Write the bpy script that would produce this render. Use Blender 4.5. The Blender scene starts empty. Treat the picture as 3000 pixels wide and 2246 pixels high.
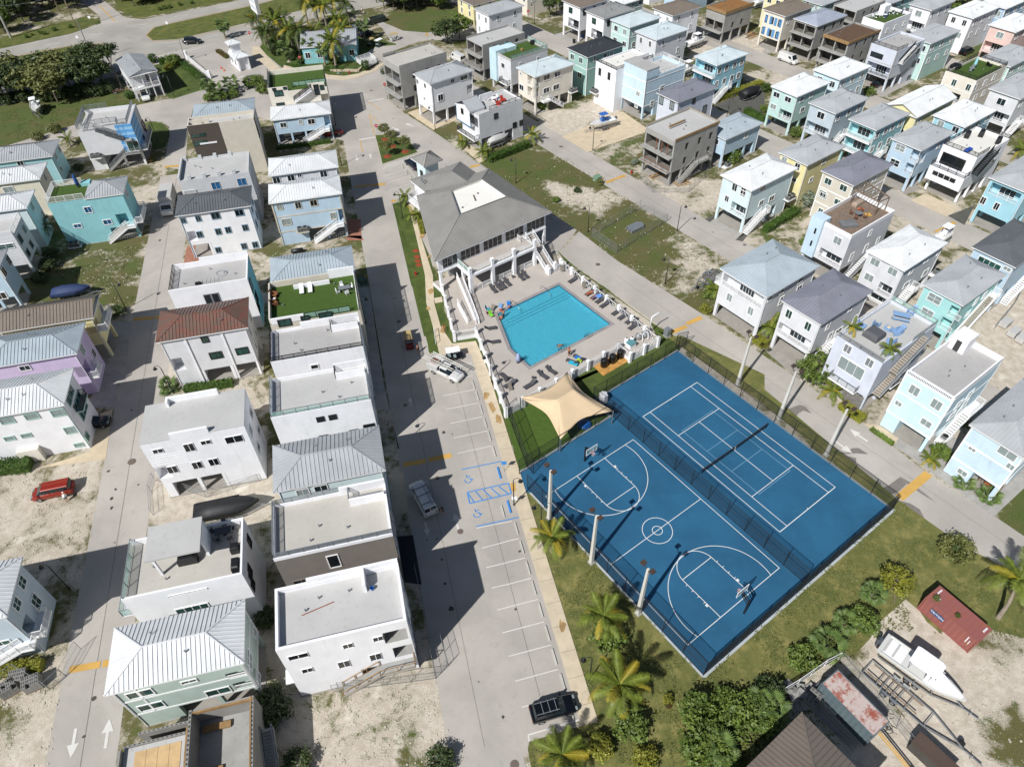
import bpy,math,random,bmesh
import numpy as np
from mathutils import Vector,Matrix,noise
random.seed(7)
S=bpy.context.scene
COL=S.collection
R=math.radians
# ---------------------------------------------------------------- camera
FPX,PITCH,ROLL,CAMH=2096.5,0.7981,-0.0272,75.865
cam=bpy.data.cameras.new('camera');camo=bpy.data.objects.new('camera',cam);COL.objects.link(camo)
cam.sensor_fit='HORIZONTAL';cam.sensor_width=36;cam.lens=36*FPX/3000;cam.clip_start=1;cam.clip_end=6000
_c,_s=math.cos(ROLL),math.sin(ROLL)
_fw=Vector((0,math.cos(PITCH),-math.sin(PITCH)));_up=Vector((0,math.sin(PITCH),math.cos(PITCH)));_r=Vector((1,0,0))
_X=_r*_c+_up*_s;_Y=-_r*_s+_up*_c;_Z=-_fw
camo.matrix_world=Matrix(((_X.x,_Y.x,_Z.x,0),(_X.y,_Y.y,_Z.y,0),(_X.z,_Y.z,_Z.z,CAMH),(0,0,0,1)))
S.camera=camo
# ---------------------------------------------------------------- world, sun, exposure
SUN_EL,SHADOW_AZ=R(44.8),R(51.0)
w=bpy.data.worlds.new('World');S.world=w;w.use_nodes=True
nt=w.node_tree;nt.nodes.clear()
sky=nt.nodes.new('ShaderNodeTexSky');sky.sky_type='NISHITA';sky.sun_disc=False
sky.sun_elevation=SUN_EL;sky.sun_rotation=R(219.0)
bg=nt.nodes.new('ShaderNodeBackground');bg.inputs[1].default_value=0.06
wo=nt.nodes.new('ShaderNodeOutputWorld')
nt.links.new(sky.outputs[0],bg.inputs[0]);nt.links.new(bg.outputs[0],wo.inputs[0])
sl=bpy.data.lights.new('sun','SUN');sl.energy=5.0;sl.angle=R(0.53);sl.color=(1.0,0.985,0.955)
slo=bpy.data.objects.new('sun',sl);COL.objects.link(slo)
_d=Vector((math.cos(SHADOW_AZ)*math.cos(SUN_EL),math.sin(SHADOW_AZ)*math.cos(SUN_EL),-math.sin(SUN_EL)))
slo.rotation_euler=_d.to_track_quat('-Z','Y').to_euler();slo.location=(0,0,120)
S.view_settings.view_transform='Standard';S.view_settings.look='None';S.view_settings.gamma=1
S.view_settings.exposure=0.06;S.view_settings.use_curve_mapping=False
S.cycles.max_bounces=5;S.cycles.diffuse_bounces=3;S.cycles.glossy_bounces=2;S.cycles.transparent_max_bounces=12
S.cycles.transmission_bounces=3;S.cycles.caustics_reflective=False;S.cycles.caustics_refractive=False
# ---------------------------------------------------------------- photo survey -> ground coordinates
_T={c:(a,b)for c,(a,b)in zip('ABCDEFGHIJKLMNOP',[(a,b)for b in(0,560,1120,1676)for a in(0,740,1480,2240)])}
KT=760/2208
def px(s):
 t,x,y=s.replace(',',' ').split();x=float(x);y=float(y)
 if t=='o':return x*3000/2212,y*3000/2212
 if t=='n':return x,y
 if t=='z':return 1360+x*600/2208,780+y*600/2208
 if t=='y':return 1180+x*460/2005,420+y*460/2005
 return _T[t][0]+x*KT,_T[t][1]+y*KT
def ray(q):
 return _fw*FPX+_X*(q[0]-1500)-_Y*(q[1]-1123)
def at(s,z=0.0):
 d=ray(px(s));t=(z-CAMH)/d.z
 return Vector((d.x*t,d.y*t,z))
def pts(s,z=0.0):
 ''
 out=[];t='o'
 for k in s.split():
  if len(k)==1:t=k
  else:
   x,y=k.split(',');out.append(at(f'{t} {x} {y}',z))
 return out
AL,AR=R(12.6),R(35.7)
def Lp(u,v,z=0):return Vector((u*math.cos(AL)-v*math.sin(AL),u*math.sin(AL)+v*math.cos(AL),z))
def Rp(u,v,z=0):return Vector((u*math.cos(AR)-v*math.sin(AR),u*math.sin(AR)+v*math.cos(AR),z))
def Linv(p):return p.x*math.cos(AL)+p.y*math.sin(AL),-p.x*math.sin(AL)+p.y*math.cos(AL)
def Rinv(p):return p.x*math.cos(AR)+p.y*math.sin(AR),-p.x*math.sin(AR)+p.y*math.cos(AR)
# ---------------------------------------------------------------- materials
def lin(h):
 h=h.lstrip('#');o=[]
 for i in(0,2,4):
  c=int(h[i:i+2],16)/255;o.append(c/12.92 if c<=0.04045 else((c+0.055)/1.055)**2.4)
 return o
class NT:
 def __init__(s,m):s.t=m.node_tree;s.t.nodes.clear()
 def n(s,k,**kw):
  nd=s.t.nodes.new('ShaderNode'+k)
  for a,v in kw.items():
   if a.startswith('i_'):
    key=a[2:];key=int(key)if key.isdigit()else key.replace('_',' ')
    s.set(nd,key,v)
   else:setattr(nd,a,v)
  return nd
 def set(s,nd,key,v):
  i=nd.inputs[key]
  if isinstance(v,bpy.types.NodeSocket):s.t.links.new(v,i)
  else:
   if hasattr(i.default_value,'__len__')and len(i.default_value)==4 and len(v)==3:v=tuple(v)+(1,)
   i.default_value=v
 def pos(s):return s.n('NewGeometry').outputs['Position']
 def obj(s):return s.n('TexCoord').outputs['Object']
 def noise(s,v,sc,det=4,rough=.55,dist=0):
  return s.n('TexNoise',i_Vector=v,i_Scale=sc,i_Detail=det,i_Roughness=rough,i_Distortion=dist).outputs['Fac']
 def ramp(s,f,a,b,lo=0.,hi=1.):
  return s.n('MapRange',i_0=f,i_1=a,i_2=b,i_3=lo,i_4=hi,clamp=True,interpolation_type='SMOOTHSTEP').outputs[0]
 def mix(s,f,a,b,mode='MIX'):
  nd=s.n('MixRGB',blend_type=mode);s.set(nd,0,f);s.set(nd,1,a);s.set(nd,2,b);return nd.outputs[0]
 def math(s,op,a,b=0.):return s.n('Math',operation=op,i_0=a,i_1=b).outputs[0]
 def bsdf(s,col,rough=.7,metal=0.,bump=None,bd=.02,**kw):
  b=s.n('BsdfPrincipled');s.set(b,'Base Color',col);s.set(b,'Roughness',rough);s.set(b,'Metallic',metal)
  for k,v in kw.items():s.set(b,k.replace('_',' '),v)
  if bump is not None:
   bn=s.n('Bump',i_Height=bump,i_Distance=bd,i_Strength=.6);s.set(b,'Normal',bn.outputs[0])
  return b
 def out(s,sh):s.t.links.new(sh.outputs[0],s.n('OutputMaterial').inputs[0])
_M={}
def newmat(name):
 m=bpy.data.materials.new(name);m.use_nodes=True;return m,NT(m)
def mat(name,hexcol,rough=.75,metal=0.,var=.10,dirt=.0,scale=.6,bump=0.,fine=9.,gain=1.):
 ''
 k=(name,hexcol)
 if k in _M:return _M[k]
 m,n=newmat(name);c=[min(.84,x*gain)for x in lin(hexcol)];p=n.pos()
 f=n.noise(p,scale,5);g=n.noise(p,fine,3)
 lo=[x*(1-var)for x in c];hi=[min(1,x*(1+var))for x in c]
 col=n.mix(n.ramp(f,.3,.7),lo,hi)
 col=n.mix(n.ramp(g,.35,.65,0,.35*min(1,var*5)),col,[x*.82 for x in c])
 if dirt:
  sp=n.n('VectorMath',operation='MULTIPLY',i_0=p,i_1=(1.3,1.3,.22)).outputs[0]
  d=n.ramp(n.noise(sp,1.4,6,.7),.52,.75,0,dirt)
  col=n.mix(d,col,[c[0]*.45,c[1]*.42,c[2]*.38])
 n.out(n.bsdf(col,rough,metal,n.noise(p,fine*2,3)if bump else None,bump or .01))
 _M[k]=m;return m
class MB:
 def __init__(s):s.v=[];s.f=[]
 def add(s,vs,fs):
  o=len(s.v);s.v+=[tuple(x)for x in vs];s.f+=[tuple(i+o for i in f)for f in fs];return s
 def box(s,x0,y0,z0,x1,y1,z1):
  if x0>x1:x0,x1=x1,x0
  if y0>y1:y0,y1=y1,y0
  if z0>z1:z0,z1=z1,z0
  return s.add([(x0,y0,z0),(x1,y0,z0),(x1,y1,z0),(x0,y1,z0),(x0,y0,z1),(x1,y0,z1),(x1,y1,z1),(x0,y1,z1)],[(3,2,1,0),(4,5,6,7),(0,1,5,4),(1,2,6,5),(2,3,7,6),(3,0,4,7)])
 def bar(s,a,b,w=.05,h=None,up=(0,0,1)):
  ''
  a=Vector(a);b=Vector(b);d=b-a
  if d.length<1e-6:return s
  d.normalize();u=Vector(up)
  if abs(d.dot(u))>.98:u=Vector((1,0,0))
  x=d.cross(u).normalized()*(w/2);y=x.cross(d).normalized()*((h or w)/2)
  vs=[a-x-y,a+x-y,a+x+y,a-x+y,b-x-y,b+x-y,b+x+y,b-x+y]
  return s.add(vs,[(0,1,2,3),(7,6,5,4),(0,4,5,1),(1,5,6,2),(2,6,7,3),(3,7,4,0)])
 def tube(s,ps,rs,n=8,cap=True):
  ''
  ps=[Vector(p)for p in ps]
  if not hasattr(rs,'__len__'):rs=[rs]*len(ps)
  o=len(s.v);prev=None
  for i,p in enumerate(ps):
   d=(ps[min(i+1,len(ps)-1)]-ps[max(i-1,0)])
   d=d.normalized()if d.length>1e-7 else Vector((0,0,1))
   if prev is None:
    x=d.orthogonal().normalized()
   else:
    x=(prev-d*prev.dot(d));x=x.normalized()if x.length>1e-6 else d.orthogonal().normalized()
   prev=x;y=d.cross(x)
   for k in range(n):
    a=2*math.pi*k/n;s.v.append(tuple(p+x*math.cos(a)*rs[i]+y*math.sin(a)*rs[i]))
  for i in range(len(ps)-1):
   for k in range(n):
    s.f.append((o+i*n+k,o+i*n+(k+1)%n,o+(i+1)*n+(k+1)%n,o+(i+1)*n+k))
  if cap:
   s.f.append(tuple(o+k for k in reversed(range(n))));s.f.append(tuple(o+(len(ps)-1)*n+k for k in range(n)))
  return s
 def lathe(s,prof,n=12,c=(0,0,0)):
  ''
  o=len(s.v)
  for r,z in prof:
   for k in range(n):
    a=2*math.pi*k/n;s.v.append((c[0]+r*math.cos(a),c[1]+r*math.sin(a),c[2]+z))
  for i in range(len(prof)-1):
   for k in range(n):s.f.append((o+i*n+k,o+i*n+(k+1)%n,o+(i+1)*n+(k+1)%n,o+(i+1)*n+k))
  s.f.append(tuple(o+k for k in reversed(range(n))));s.f.append(tuple(o+(len(prof)-1)*n+k for k in range(n)))
  return s
 def prism(s,poly,z0,z1):
  ''
  n=len(poly);a=sum(poly[i][0]*poly[(i+1)%n][1]-poly[(i+1)%n][0]*poly[i][1]for i in range(n))
  P=list(poly)if a>0 else list(reversed(poly))
  vs=[(p[0],p[1],z0)for p in P]+[(p[0],p[1],z1)for p in P]
  return s.add(vs,[tuple(reversed(range(n))),tuple(range(n,2*n))]+[(i,(i+1)%n,n+(i+1)%n,n+i)for i in range(n)])
 def loft(s,secs,closed=True,caps=True):
  o=len(s.v);n=len(secs[0])
  for q in secs:s.v+=[tuple(p)for p in q]
  for i in range(len(secs)-1):
   for k in range(n if closed else n-1):
    s.f.append((o+i*n+k,o+i*n+(k+1)%n,o+(i+1)*n+(k+1)%n,o+(i+1)*n+k))
  if caps:
   s.f.append(tuple(o+k for k in reversed(range(n))));s.f.append(tuple(o+(len(secs)-1)*n+k for k in range(n)))
  return s
 def mesh(s,name,m=None,smooth=False):
  me=bpy.data.meshes.new(name);me.from_pydata(s.v,[],s.f);me.validate();me.update()
  if m:me.materials.append(m)
  if smooth:
   me.polygons.foreach_set('use_smooth',[True]*len(me.polygons))
  return me
 def build(s,name,m,parent=None,smooth=False,kind=None):
  if not s.v:return None
  return link(name,s.mesh(name,m,smooth),parent,kind)
def link(name,data,parent=None,kind=None):
 o=bpy.data.objects.new(name,data);COL.objects.link(o)
 if parent is not None:o.parent=parent
 if kind:o['kind']=kind
 return o
LABELS={}
def tag(o,label,cat,group=None):
 o['label']=' '.join(label.split()[:16]);o['category']=cat
 if group:o['group']=group
 return o
def thing(name,label,cat,loc,rot=0.,group=None):
 o=link(name,None);o.location=Vector(loc);o.rotation_euler=(0,0,rot)
 return tag(o,label,cat,group)
def copy_tree(o,parent=None):
 c=o.copy();COL.objects.link(c)
 if parent is not None:c.parent=parent
 for ch in o.children:copy_tree(ch,c)
 return c
def struct(name,mb,m,kind='structure',smooth=False):return mb.build(name,m,None,smooth,kind)
def sheet(name,poly,z,m,kind='structure',thick=0):
 P=[(p[0],p[1])for p in poly]
 mb=MB()
 if thick:mb.prism(P,z-thick,z)
 else:
  n=len(P);a=sum(P[i][0]*P[(i+1)%n][1]-P[(i+1)%n][0]*P[i][1]for i in range(n))
  if a<0:P.reverse()
  mb.add([(x,y,z)for x,y in P],[tuple(range(n))])
 return struct(name,mb,m,kind)
LAND=[]
def near(x,y,k=0):
 return sorted(LAND,key=lambda l:(l[0]-x)**2+(l[1]-y)**2)[k][2]
def ground_mat():
 m,n=newmat('scrub ground');p=n.pos()
 ga=n.n('Attribute',attribute_name='grass').outputs['Fac'];lu=n.n('Attribute',attribute_name='lush').outputs['Fac']
 big=n.noise(p,.16,6,.62,.6);mid=n.noise(p,.9,5,.65);fine=n.noise(p,7.,4,.7);vf=n.noise(p,26,2,.6)
 x=n.math('ADD',n.math('MULTIPLY',big,.55),n.math('MULTIPLY',mid,.32));x=n.math('ADD',x,n.math('MULTIPLY',fine,.2))
 thr=n.math('SUBTRACT',.80,n.math('MULTIPLY',ga,.56))
 cov=n.n('MapRange',i_0=n.math('SUBTRACT',x,thr),i_1=-.035,i_2=.05,clamp=True).outputs[0]
 sand=n.mix(n.ramp(mid,.3,.7),lin('#aea393'),lin('#cbc2b4'));sand=n.mix(n.ramp(fine,.45,.7,0,.45),sand,lin('#8d806e'))
 sand=n.mix(n.ramp(n.noise(p,.35,4),.58,.72,0,.6),sand,lin('#dcd6c8'))
 dry=n.mix(n.ramp(fine,.3,.7),lin('#4c4729'),lin('#716a40'));wet=n.mix(n.ramp(fine,.3,.7),lin('#39481a'),lin('#586a2a'))
 k=n.math('ADD',lu,n.math('MULTIPLY',n.math('SUBTRACT',n.noise(p,.25,5),.5),1.1))
 g=n.mix(n.ramp(k,.2,.8),dry,wet);g=n.mix(n.ramp(vf,.4,.7,0,.5),g,[c*.5 for c in lin('#4d5726')])
 g=n.mix(n.ramp(n.noise(p,.12,5,.6),.55,.75,0,.5),g,lin('#6d5d3c'))
 col=n.mix(cov,sand,g)
 rc=n.ramp(n.n('TexVoronoi',i_Vector=p,i_Scale=2.2).outputs['Distance'],.05,.10,1,0)
 col=n.mix(n.math('MULTIPLY',rc,n.math('MULTIPLY',n.ramp(mid,.5,.62),n.ramp(ga,.8,.6))),col,lin('#e2ddd0'))
 n.out(n.bsdf(col,.95,0,n.math('ADD',fine,n.math('MULTIPLY',cov,.5)),.06));return m
def lawn_mat(name,a,b,dry,dr=.4,sc=.35):
 m,n=newmat(name);p=n.pos()
 f=n.noise(p,sc,6,.6,.5);g=n.noise(p,12,4,.7);h=n.noise(p,3,4,.6)
 c=n.mix(n.ramp(f,.35,.65),lin(a),lin(b));c=n.mix(n.ramp(n.noise(p,.5,5,.65),.45,.7,0,dr),c,lin(dry))
 c=n.mix(n.ramp(g,.42,.7,0,.55),c,[x*.5 for x in lin(a)]);c=n.mix(n.ramp(h,.5,.75,0,.25),c,lin(dry))
 n.out(n.bsdf(c,.95,0,g,.05));return m
def road_mat(name,base,dark,stain=.5,joints=0):
 m,n=newmat(name);p=n.pos();b=lin(base)
 f=n.noise(p,.12,5,.55,.4);g=n.noise(p,22,3,.7);q=n.noise(p,1.1,6,.7)
 c=n.mix(n.ramp(f,.3,.7),[x*.86 for x in b],[x*1.1 for x in b]);c=n.mix(n.ramp(n.noise(p,.5,7,.72,1.),.5,.72,0,.28),c,[x*.68 for x in b])
 c=n.mix(n.ramp(g,.4,.7,0,.25),c,[x*.72 for x in b])
 c=n.mix(n.ramp(q,.55,.72,0,.22),c,lin(dark))
 sp=n.n('VectorMath',operation='ADD',i_0=p,i_1=n.n('VectorMath',operation='SCALE',i_0=n.n('TexNoise',i_Vector=p,i_Scale=3.).outputs['Color'],i_Scale=.35).outputs[0]).outputs[0]
 v=n.n('TexVoronoi',i_Vector=sp,i_Scale=.30).outputs['Distance']
 c=n.mix(n.math('MULTIPLY',n.ramp(v,.04,.11,1,0),n.math('MULTIPLY',n.ramp(n.noise(p,.22,2),.5,.6),stain)),c,lin('#3c3630'))
 v2=n.n('TexVoronoi',i_Vector=sp,i_Scale=1.3).outputs['Distance']
 c=n.mix(n.math('MULTIPLY',n.ramp(v2,.03,.08,1,0),n.math('MULTIPLY',n.ramp(n.noise(p,.4,2),.56,.64),stain)),c,lin('#463f38'))
 n.out(n.bsdf(c,.88,0,g,.01));return m
def paver_mat(name,a,b,c3,sx=2.2,sy=4.4):
 m,n=newmat(name);p=n.pos()
 mp=n.n('Mapping',i_Vector=p,i_Rotation=(0,0,AR)).outputs[0]
 br=n.n('TexBrick',i_Vector=mp,i_Color1=lin(a)+[1],i_Color2=lin(b)+[1],i_Mortar=lin(c3)+[1],i_Scale=1.6,i_Mortar_Size=.025,i_Bias=0.)
 c=n.mix(n.ramp(n.noise(p,.8,5),.35,.7,0,.5),br.outputs[0],lin(c3));n.out(n.bsdf(c,.85));return m
M_GROUND=ground_mat()
M_ROAD=road_mat('pale road','#aca69e','#77736b');M_HWY=road_mat('highway','#a19d95','#7b7770',.2)
M_WALK=mat('concrete walk','#c4b69e',.85,var=.08,dirt=.35);M_KERB=mat('kerb','#b9b2a4',.85)
M_LAWN=lawn_mat('court lawn','#565d2c','#6d6d3a','#8f8650',.85,.22);M_LUSH=lawn_mat('lush lawn','#3c4c18','#4c5c20','#68703a',.4)
M_DRYLAWN=lawn_mat('verge lawn','#48551e','#5f6528','#7b7142',.6)
M_TURF=mat('artificial turf','#435a1a',.9,var=.10,scale=1.5,fine=14);M_ROOFTURF=mat('roof turf','#3c5416',.9,var=.12,scale=2,fine=16)
M_PAINT=mat('white road paint','#cfccc6',.7,var=.05,dirt=.3);M_YEL=mat('yellow road paint','#c49b50',.7,var=.08,dirt=.2);M_BLUEP=mat('blue road paint','#3f86c8',.7,dirt=.25)
M_DECK=mat('pool deck concrete','#b0a8a0',.85,var=.05,dirt=.15,scale=.25);M_SLAB=mat('garage slab','#98938c',.85,dirt=.3)
M_SANDLOT=mat('raked coral sand','#c4b49a',.95,var=.09,dirt=.25,scale=.8,bump=.03);M_PAVE=paver_mat('grey pavers','#9a9793','#87847f','#b0ada8');M_REDPAVE=paver_mat('red pavers','#97604d','#80503f','#a87c69')
M_TARMAC=mat('dark gravel','#55544f',.95,var=.2,fine=20)
# ================================================================ terrain
GRASS=[('o -800,-400 3200,-400 3200,400 -800,400',.55,.4),('A 0,900 700,830 1060,790 1180,900 640,1065 60,1240 0,1260 -600,1300 -600,900',.98,.62),('o -300,480 320,480 310,660 80,660 -300,760',.62,.45),('o -200,1000 225,1000 175,1250 -200,1300',.42,.05),('o -200,1440 140,1440 110,1800 -400,1800',.40,.35),('o 560,480 790,480 830,1100 560,1100',.5,.4),('o 600,1330 960,1440 1010,1800 540,1800',.43,.45),('o 320,1000 600,1000 600,1130 320,1130',.3,.4),('o 780,400 900,420 960,770 840,800',.98,.9),('G 0,100 600,330 950,590 1700,1060 1960,900 1980,600 930,0 500,-300 C -300,1200 0,1500',.70,.45),('o 1040,310 1330,420 1250,440 1040,360',.85,.6),('o 1150,380 1330,420 1300,460 1230,450',.25,.3),('o 1450,500 1580,560 1500,680 1430,640',.45,.4),('C 240,1000 750,860 1000,960 480,1160',.28,.5),('C 700,1290 1200,1130 1250,1500 900,1400',.5,.55),('C 1180,1400 1900,1600 2208,1500 2208,1656 1300,1656',.3,.4),('o 1600,420 1760,440 1700,560 1590,500',.5,.5),('o 1690,130 1860,190 1840,220 1660,180',.2,.3),('o 2010,220 2100,190 2120,290 1990,280',.12,.3),('o 2100,560 2300,500 2300,900 2080,860',.25,.4),('o 2180,1000 2400,1100 2400,1170 2200,1160',.95,.8),('o 850,20 1010,20 1010,60 900,80 870,60',.9,.6),('o 1100,40 1180,60 1150,100 1090,80',.8,.6),('P 980,420 1180,430 1330,330 1500,500 1720,680 2208,760 2600,900 2208,1200 2050,1130 1890,1350 1930,1656 1900,2300 900,2300 600,1200 640,760 900,700',.30,.3),('P 700,760 1100,1000 1500,1400 1200,1656 700,1300',.42,.3),('P 1900,1350 2080,1130 2208,1180 2208,1656 1950,1656',.9,.5),('o 2060,20 2130,60 2110,130 2050,100',.9,.7),('o 1500,60 1640,80 1640,130 1500,120',.15,.3),]
def inside(x,y,P):
 c=np.zeros(x.shape,bool);n=len(P)
 for i in range(n):
  x1,y1=P[i][0],P[i][1];x2,y2=P[(i+1)%n][0],P[(i+1)%n][1]
  if y1==y2:continue
  k=((y1>y)!=(y2>y))&(x<(x2-x1)*(y-y1)/(y2-y1)+x1);c^=k
 return c
def blur(a,k):
 for ax in(0,1):
  b=a.copy()
  for d in range(1,k+1):b=b+np.roll(a,d,ax)+np.roll(a,-d,ax)
  a=b/(2*k+1)
 return a
def terrain():
 X0,X1,Y0,Y1,st=-230,330,-20,420,1.6
 xs=np.arange(X0,X1,st);ys=np.arange(Y0,Y1,st);gx,gy=np.meshgrid(xs,ys)
 g=np.full(gx.shape,.45);l=np.full(gx.shape,.4)
 for P,a,b in GRASS:
  k=inside(gx,gy,pts(P));g[k]=a;l[k]=b
 g=blur(g,1);l=blur(l,2);nx,ny=len(xs),len(ys)
 idx=np.arange(nx*ny).reshape(ny,nx)
 me=bpy.data.meshes.new('ground');V=np.stack([gx.ravel(),gy.ravel(),np.zeros(nx*ny)],1)
 F=np.stack([idx[:-1,:-1].ravel(),idx[:-1,1:].ravel(),idx[1:,1:].ravel(),idx[1:,:-1].ravel()],1)
 B=2600;ov=np.array([[-B,-400,0],[B,-400,0],[B,4200,0],[-B,4200,0]],float);o=nx*ny
 V=np.vstack([V,ov]);c=[idx[0,0],idx[0,-1],idx[-1,-1],idx[-1,0]]
 me.vertices.add(len(V));me.vertices.foreach_set('co',V.ravel())
 quads=np.vstack([F,[[o+i,o+(i+1)%4,c[(i+1)%4],c[i]]for i in range(4)]])
 me.loops.add(quads.size);me.loops.foreach_set('vertex_index',quads.ravel().astype(np.int32))
 me.polygons.add(len(quads));me.polygons.foreach_set('loop_start',np.arange(0,quads.size,4,dtype=np.int32))
 me.update();me.validate()
 for nm,arr in(('grass',g),('lush',l)):
  at_=me.attributes.new(nm,'FLOAT','POINT');at_.data.foreach_set('value',np.concatenate([arr.ravel(),[.5]*4]).astype(np.float32))
 me.materials.append(M_GROUND);o_=link('ground',me);o_['kind']='structure'
terrain()
# ================================================================ roads, car park, walks, lawns (each sheet 4 mm or more above the one below)
Z1,Z2,Z3=.006,.014,.022
sheet('highway',pts('A -900,560 0,418 600,290 850,205 1050,163 1230,165 2208,-30 B 1000,-200 2600,-520')+pts('B 2600,-250 1000,70 400,180 0,300 A 2208,262 1900,345 1240,490 800,720 0,900 -900,1100'),Z1,M_HWY)
sheet('side_road',pts('A 560,-190 700,20 850,140 860,210 1240,170 1060,150 900,20 760,-190'),Z1+.004,M_ROAD)
sheet('entry_road',pts('A 1240,494 1900,350 2208,266 B 60,320 120,470 270,560 600,650 650,870 730,900 780,1200 A 2208,1000 1650,900 1600,1100 1575,1450 1390,1420 1445,1150 1440,1080 1380,1040 1250,1030 900,1100 640,1172 380,1230 60,1330 -500,1500 -500,1400 60,1240 640,1063 1180,893 1450,842 1640,790 1700,770 1600,640 1590,560 1310,545'),Z1+.008,M_ROAD)
sheet('junction',pts('B 600,645 640,668 780,675 900,655 1060,595 1115,540 860,500 960,462 1040,400 1170,345 1110,250 1050,200 1110,190 1290,268 1480,280 1535,340 1400,360 1190,440 1180,560 1145,840 1290,962 1525,1110 1990,1430')+[Rp(76.6,80)]+pts('G 610,330 440,540')+[Rp(69.2,100)]+pts('B 1640,1400 1690,1500 1400,1470')+[Lp(11.5,104),Lp(5.05,104),Lp(5.05,100),Lp(-2.0,100),Lp(-2.3,155)]+pts('B 730,900 650,870 590,800 560,700'),Z1+.012,M_ROAD)
sheet('main_road',[Lp(-1.9,-30),Lp(5.1,-30),Lp(5.1,101),Lp(-2.05,101)],Z1+.016,M_ROAD)
sheet('car_park',[Lp(5.1,22.3),Lp(11.5,24.2),Lp(11.5,80.3),Lp(9.5,80.6),Lp(5.1,86)],Z1+.010,M_ROAD)
sheet('west_street',[Lp(-40.8,-30),Lp(-34.0,-30),Lp(-34.0,150),Lp(-40.9,150)],Z1+.004,M_ROAD)
sheet('court_street',[Rp(71.6,-60),Rp(77.0,-60)]+pts('L 1960,1140 1340,740 860,360 G 1700,1060 950,590 610,330')+[Rp(76.6,84)]+pts('G 450,540 600,640 1430,1230 L 1150,1010 1700,1400 2200,1650'),Z1+.020,M_ROAD)
sheet('middle_street',[Rp(91.4,-60),Rp(98,-60),Rp(98,165),Rp(91.4,165)],Z1,M_ROAD)
sheet('third_street',[Rp(127,-40),Rp(134.5,-40),Rp(134.5,205),Rp(127,205)],Z1+.004,M_ROAD)
sheet('fourth_street',[Rp(161.4,-20),Rp(168.8,-20),Rp(168.8,220),Rp(161.4,220)],Z1,M_ROAD)
sheet('fifth_street',[Rp(196,0),Rp(203,0),Rp(203,240),Rp(196,240)],Z1,M_ROAD)
sheet('outer_road',[Rp(231,0),Rp(238.5,0),Rp(238.5,260),Rp(231,260)],Z1,M_ROAD)
sheet('north_link_road',pts('B 1110,250 1480,280 C 165,200 300,240 165,330 B 1535,345'),Z1+.016,M_ROAD)
def lawn(name,s,m=M_LAWN,z=.035):return sheet(name,pts(s)if isinstance(s,str)else s,z,m)
lawn('median_lawn','A 1250,300 1320,235 1450,205 2208,38 B 300,-30 1200,-220 2400,-430 2400,-330 1200,-110 900,-20 350,105 0,185 A 1500,338 1300,345',M_DRYLAWN)
lawn('median_lawn','A -700,640 0,512 560,402 730,376 860,378 925,412 900,470 700,530 368,590 0,660 -700,790',M_DRYLAWN)
lawn('verge_lawn','A -700,520 0,415 600,288 800,215 850,190 840,165 700,150 0,330 -700,430',M_DRYLAWN)
lawn('verge_lawn','A 1010,90 1170,158 1500,100 2208,-40 2208,-120 960,-20',M_DRYLAWN)
lawn('entry_lawn','A 1300,560 1560,500 1620,560 1770,700 1740,760 1470,845 1420,825 1360,640',M_LUSH)
lawn('green_strip',[Lp(5.05,127)]+pts('F 1190,110 1310,72 1395,400 1468,720 1478,950 1545,1190 1590,1385 1530,1395 1500,1370 1490,1300 1440,1100 1400,900 1350,800'),M_LUSH)
lawn('green_strip','F 1430,380 1510,560 1600,905 1545,910 1535,720',M_LUSH);lawn('green_strip','F 1555,958 1612,948 1700,1240 1720,1242 1925,1210 2060,1656 2020,1656 1900,1278 1700,1300 1650,1290 1600,1150',M_LUSH)
lawn('green_strip',[Lp(13.3,73)]+pts('J 1975,0 2060,0 2210,380 2208,600'),M_LUSH)
lawn('traffic_island','B 1045,1155 1120,1150 1320,1185 1405,1300 1107,1398',M_LUSH,.11)
sheet('island_kerb',pts('B 1041,1150 1122,1145 1323,1181 1410,1301 1104,1403'),.10,M_KERB,thick=.1)
lawn('cul_de_sac_lawn','A 1270,1040 1380,1050 1440,1110 1445,1160 1400,1260 1330,1275 1220,1200',M_LUSH)
lawn('court_lawn',[Lp(13.3,54),Lp(13.3,24)]+pts('O 780,1275 560,1330 205,1440 192,1500 260,1900')+[Rp(30,0)]+pts('P -300,1400 0,1000 250,960 480,800 600,740 780,690 900,560 960,440 1060,350 1200,230 1320,330 1380,420 1500,520 1600,440 1900,480 2208,560 2500,100 L 2400,1660 2200,1648 1700,1398 1150,1008 1040,1060 430,1656')+[Rp(33,13)]+pts('O 1690,900 K 230,940 200,930'),M_LAWN)
lawn('court_verge','G 1430,1235 1300,1190 L 0,190 1035,1055 1150,1010 0,60 G 2208,1560 1500,1230',M_LAWN)
lawn('pool_side_lawn','z 480,1590 1260,1130 1800,960 2110,800 2208,680 G 1440,1240 1500,1300 1480,1375 960,1660 K 860,100 900,300 600,200 150,160',M_LUSH,.03)
lawn('street_verge','G 440,500 500,560 600,650 800,790 1250,1120 1430,1235 1300,1260 1230,1110 500,590',M_LUSH)
sheet('dog_park_turf',pts('K 10,240 170,170 900,60 1000,345 600,590 200,745 120,780 30,400'),.045,M_TURF)
sheet('walkway',pts('F 1325,102 1372,95 1430,380 1535,720 1545,950 1600,1150 1700,1300 1900,1278')+[Lp(13.25,76)]+[Lp(13.25,23.7),Lp(11.5,23.9),Lp(11.5,80)]+pts('F 1590,1388 1545,1190 1478,950 1468,720 1395,400'),.10,M_WALK,thick=.1)
sheet('ramp_path',pts('F 1545,912 1612,902 1616,946 1552,958'),.09,M_WALK)
sheet('office_walk',pts('B 0,400 60,400 120,480 240,590 270,582 318,488 332,500 284,566 300,600 190,630 60,520 0,480'),.10,M_WALK,thick=.1)
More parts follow.
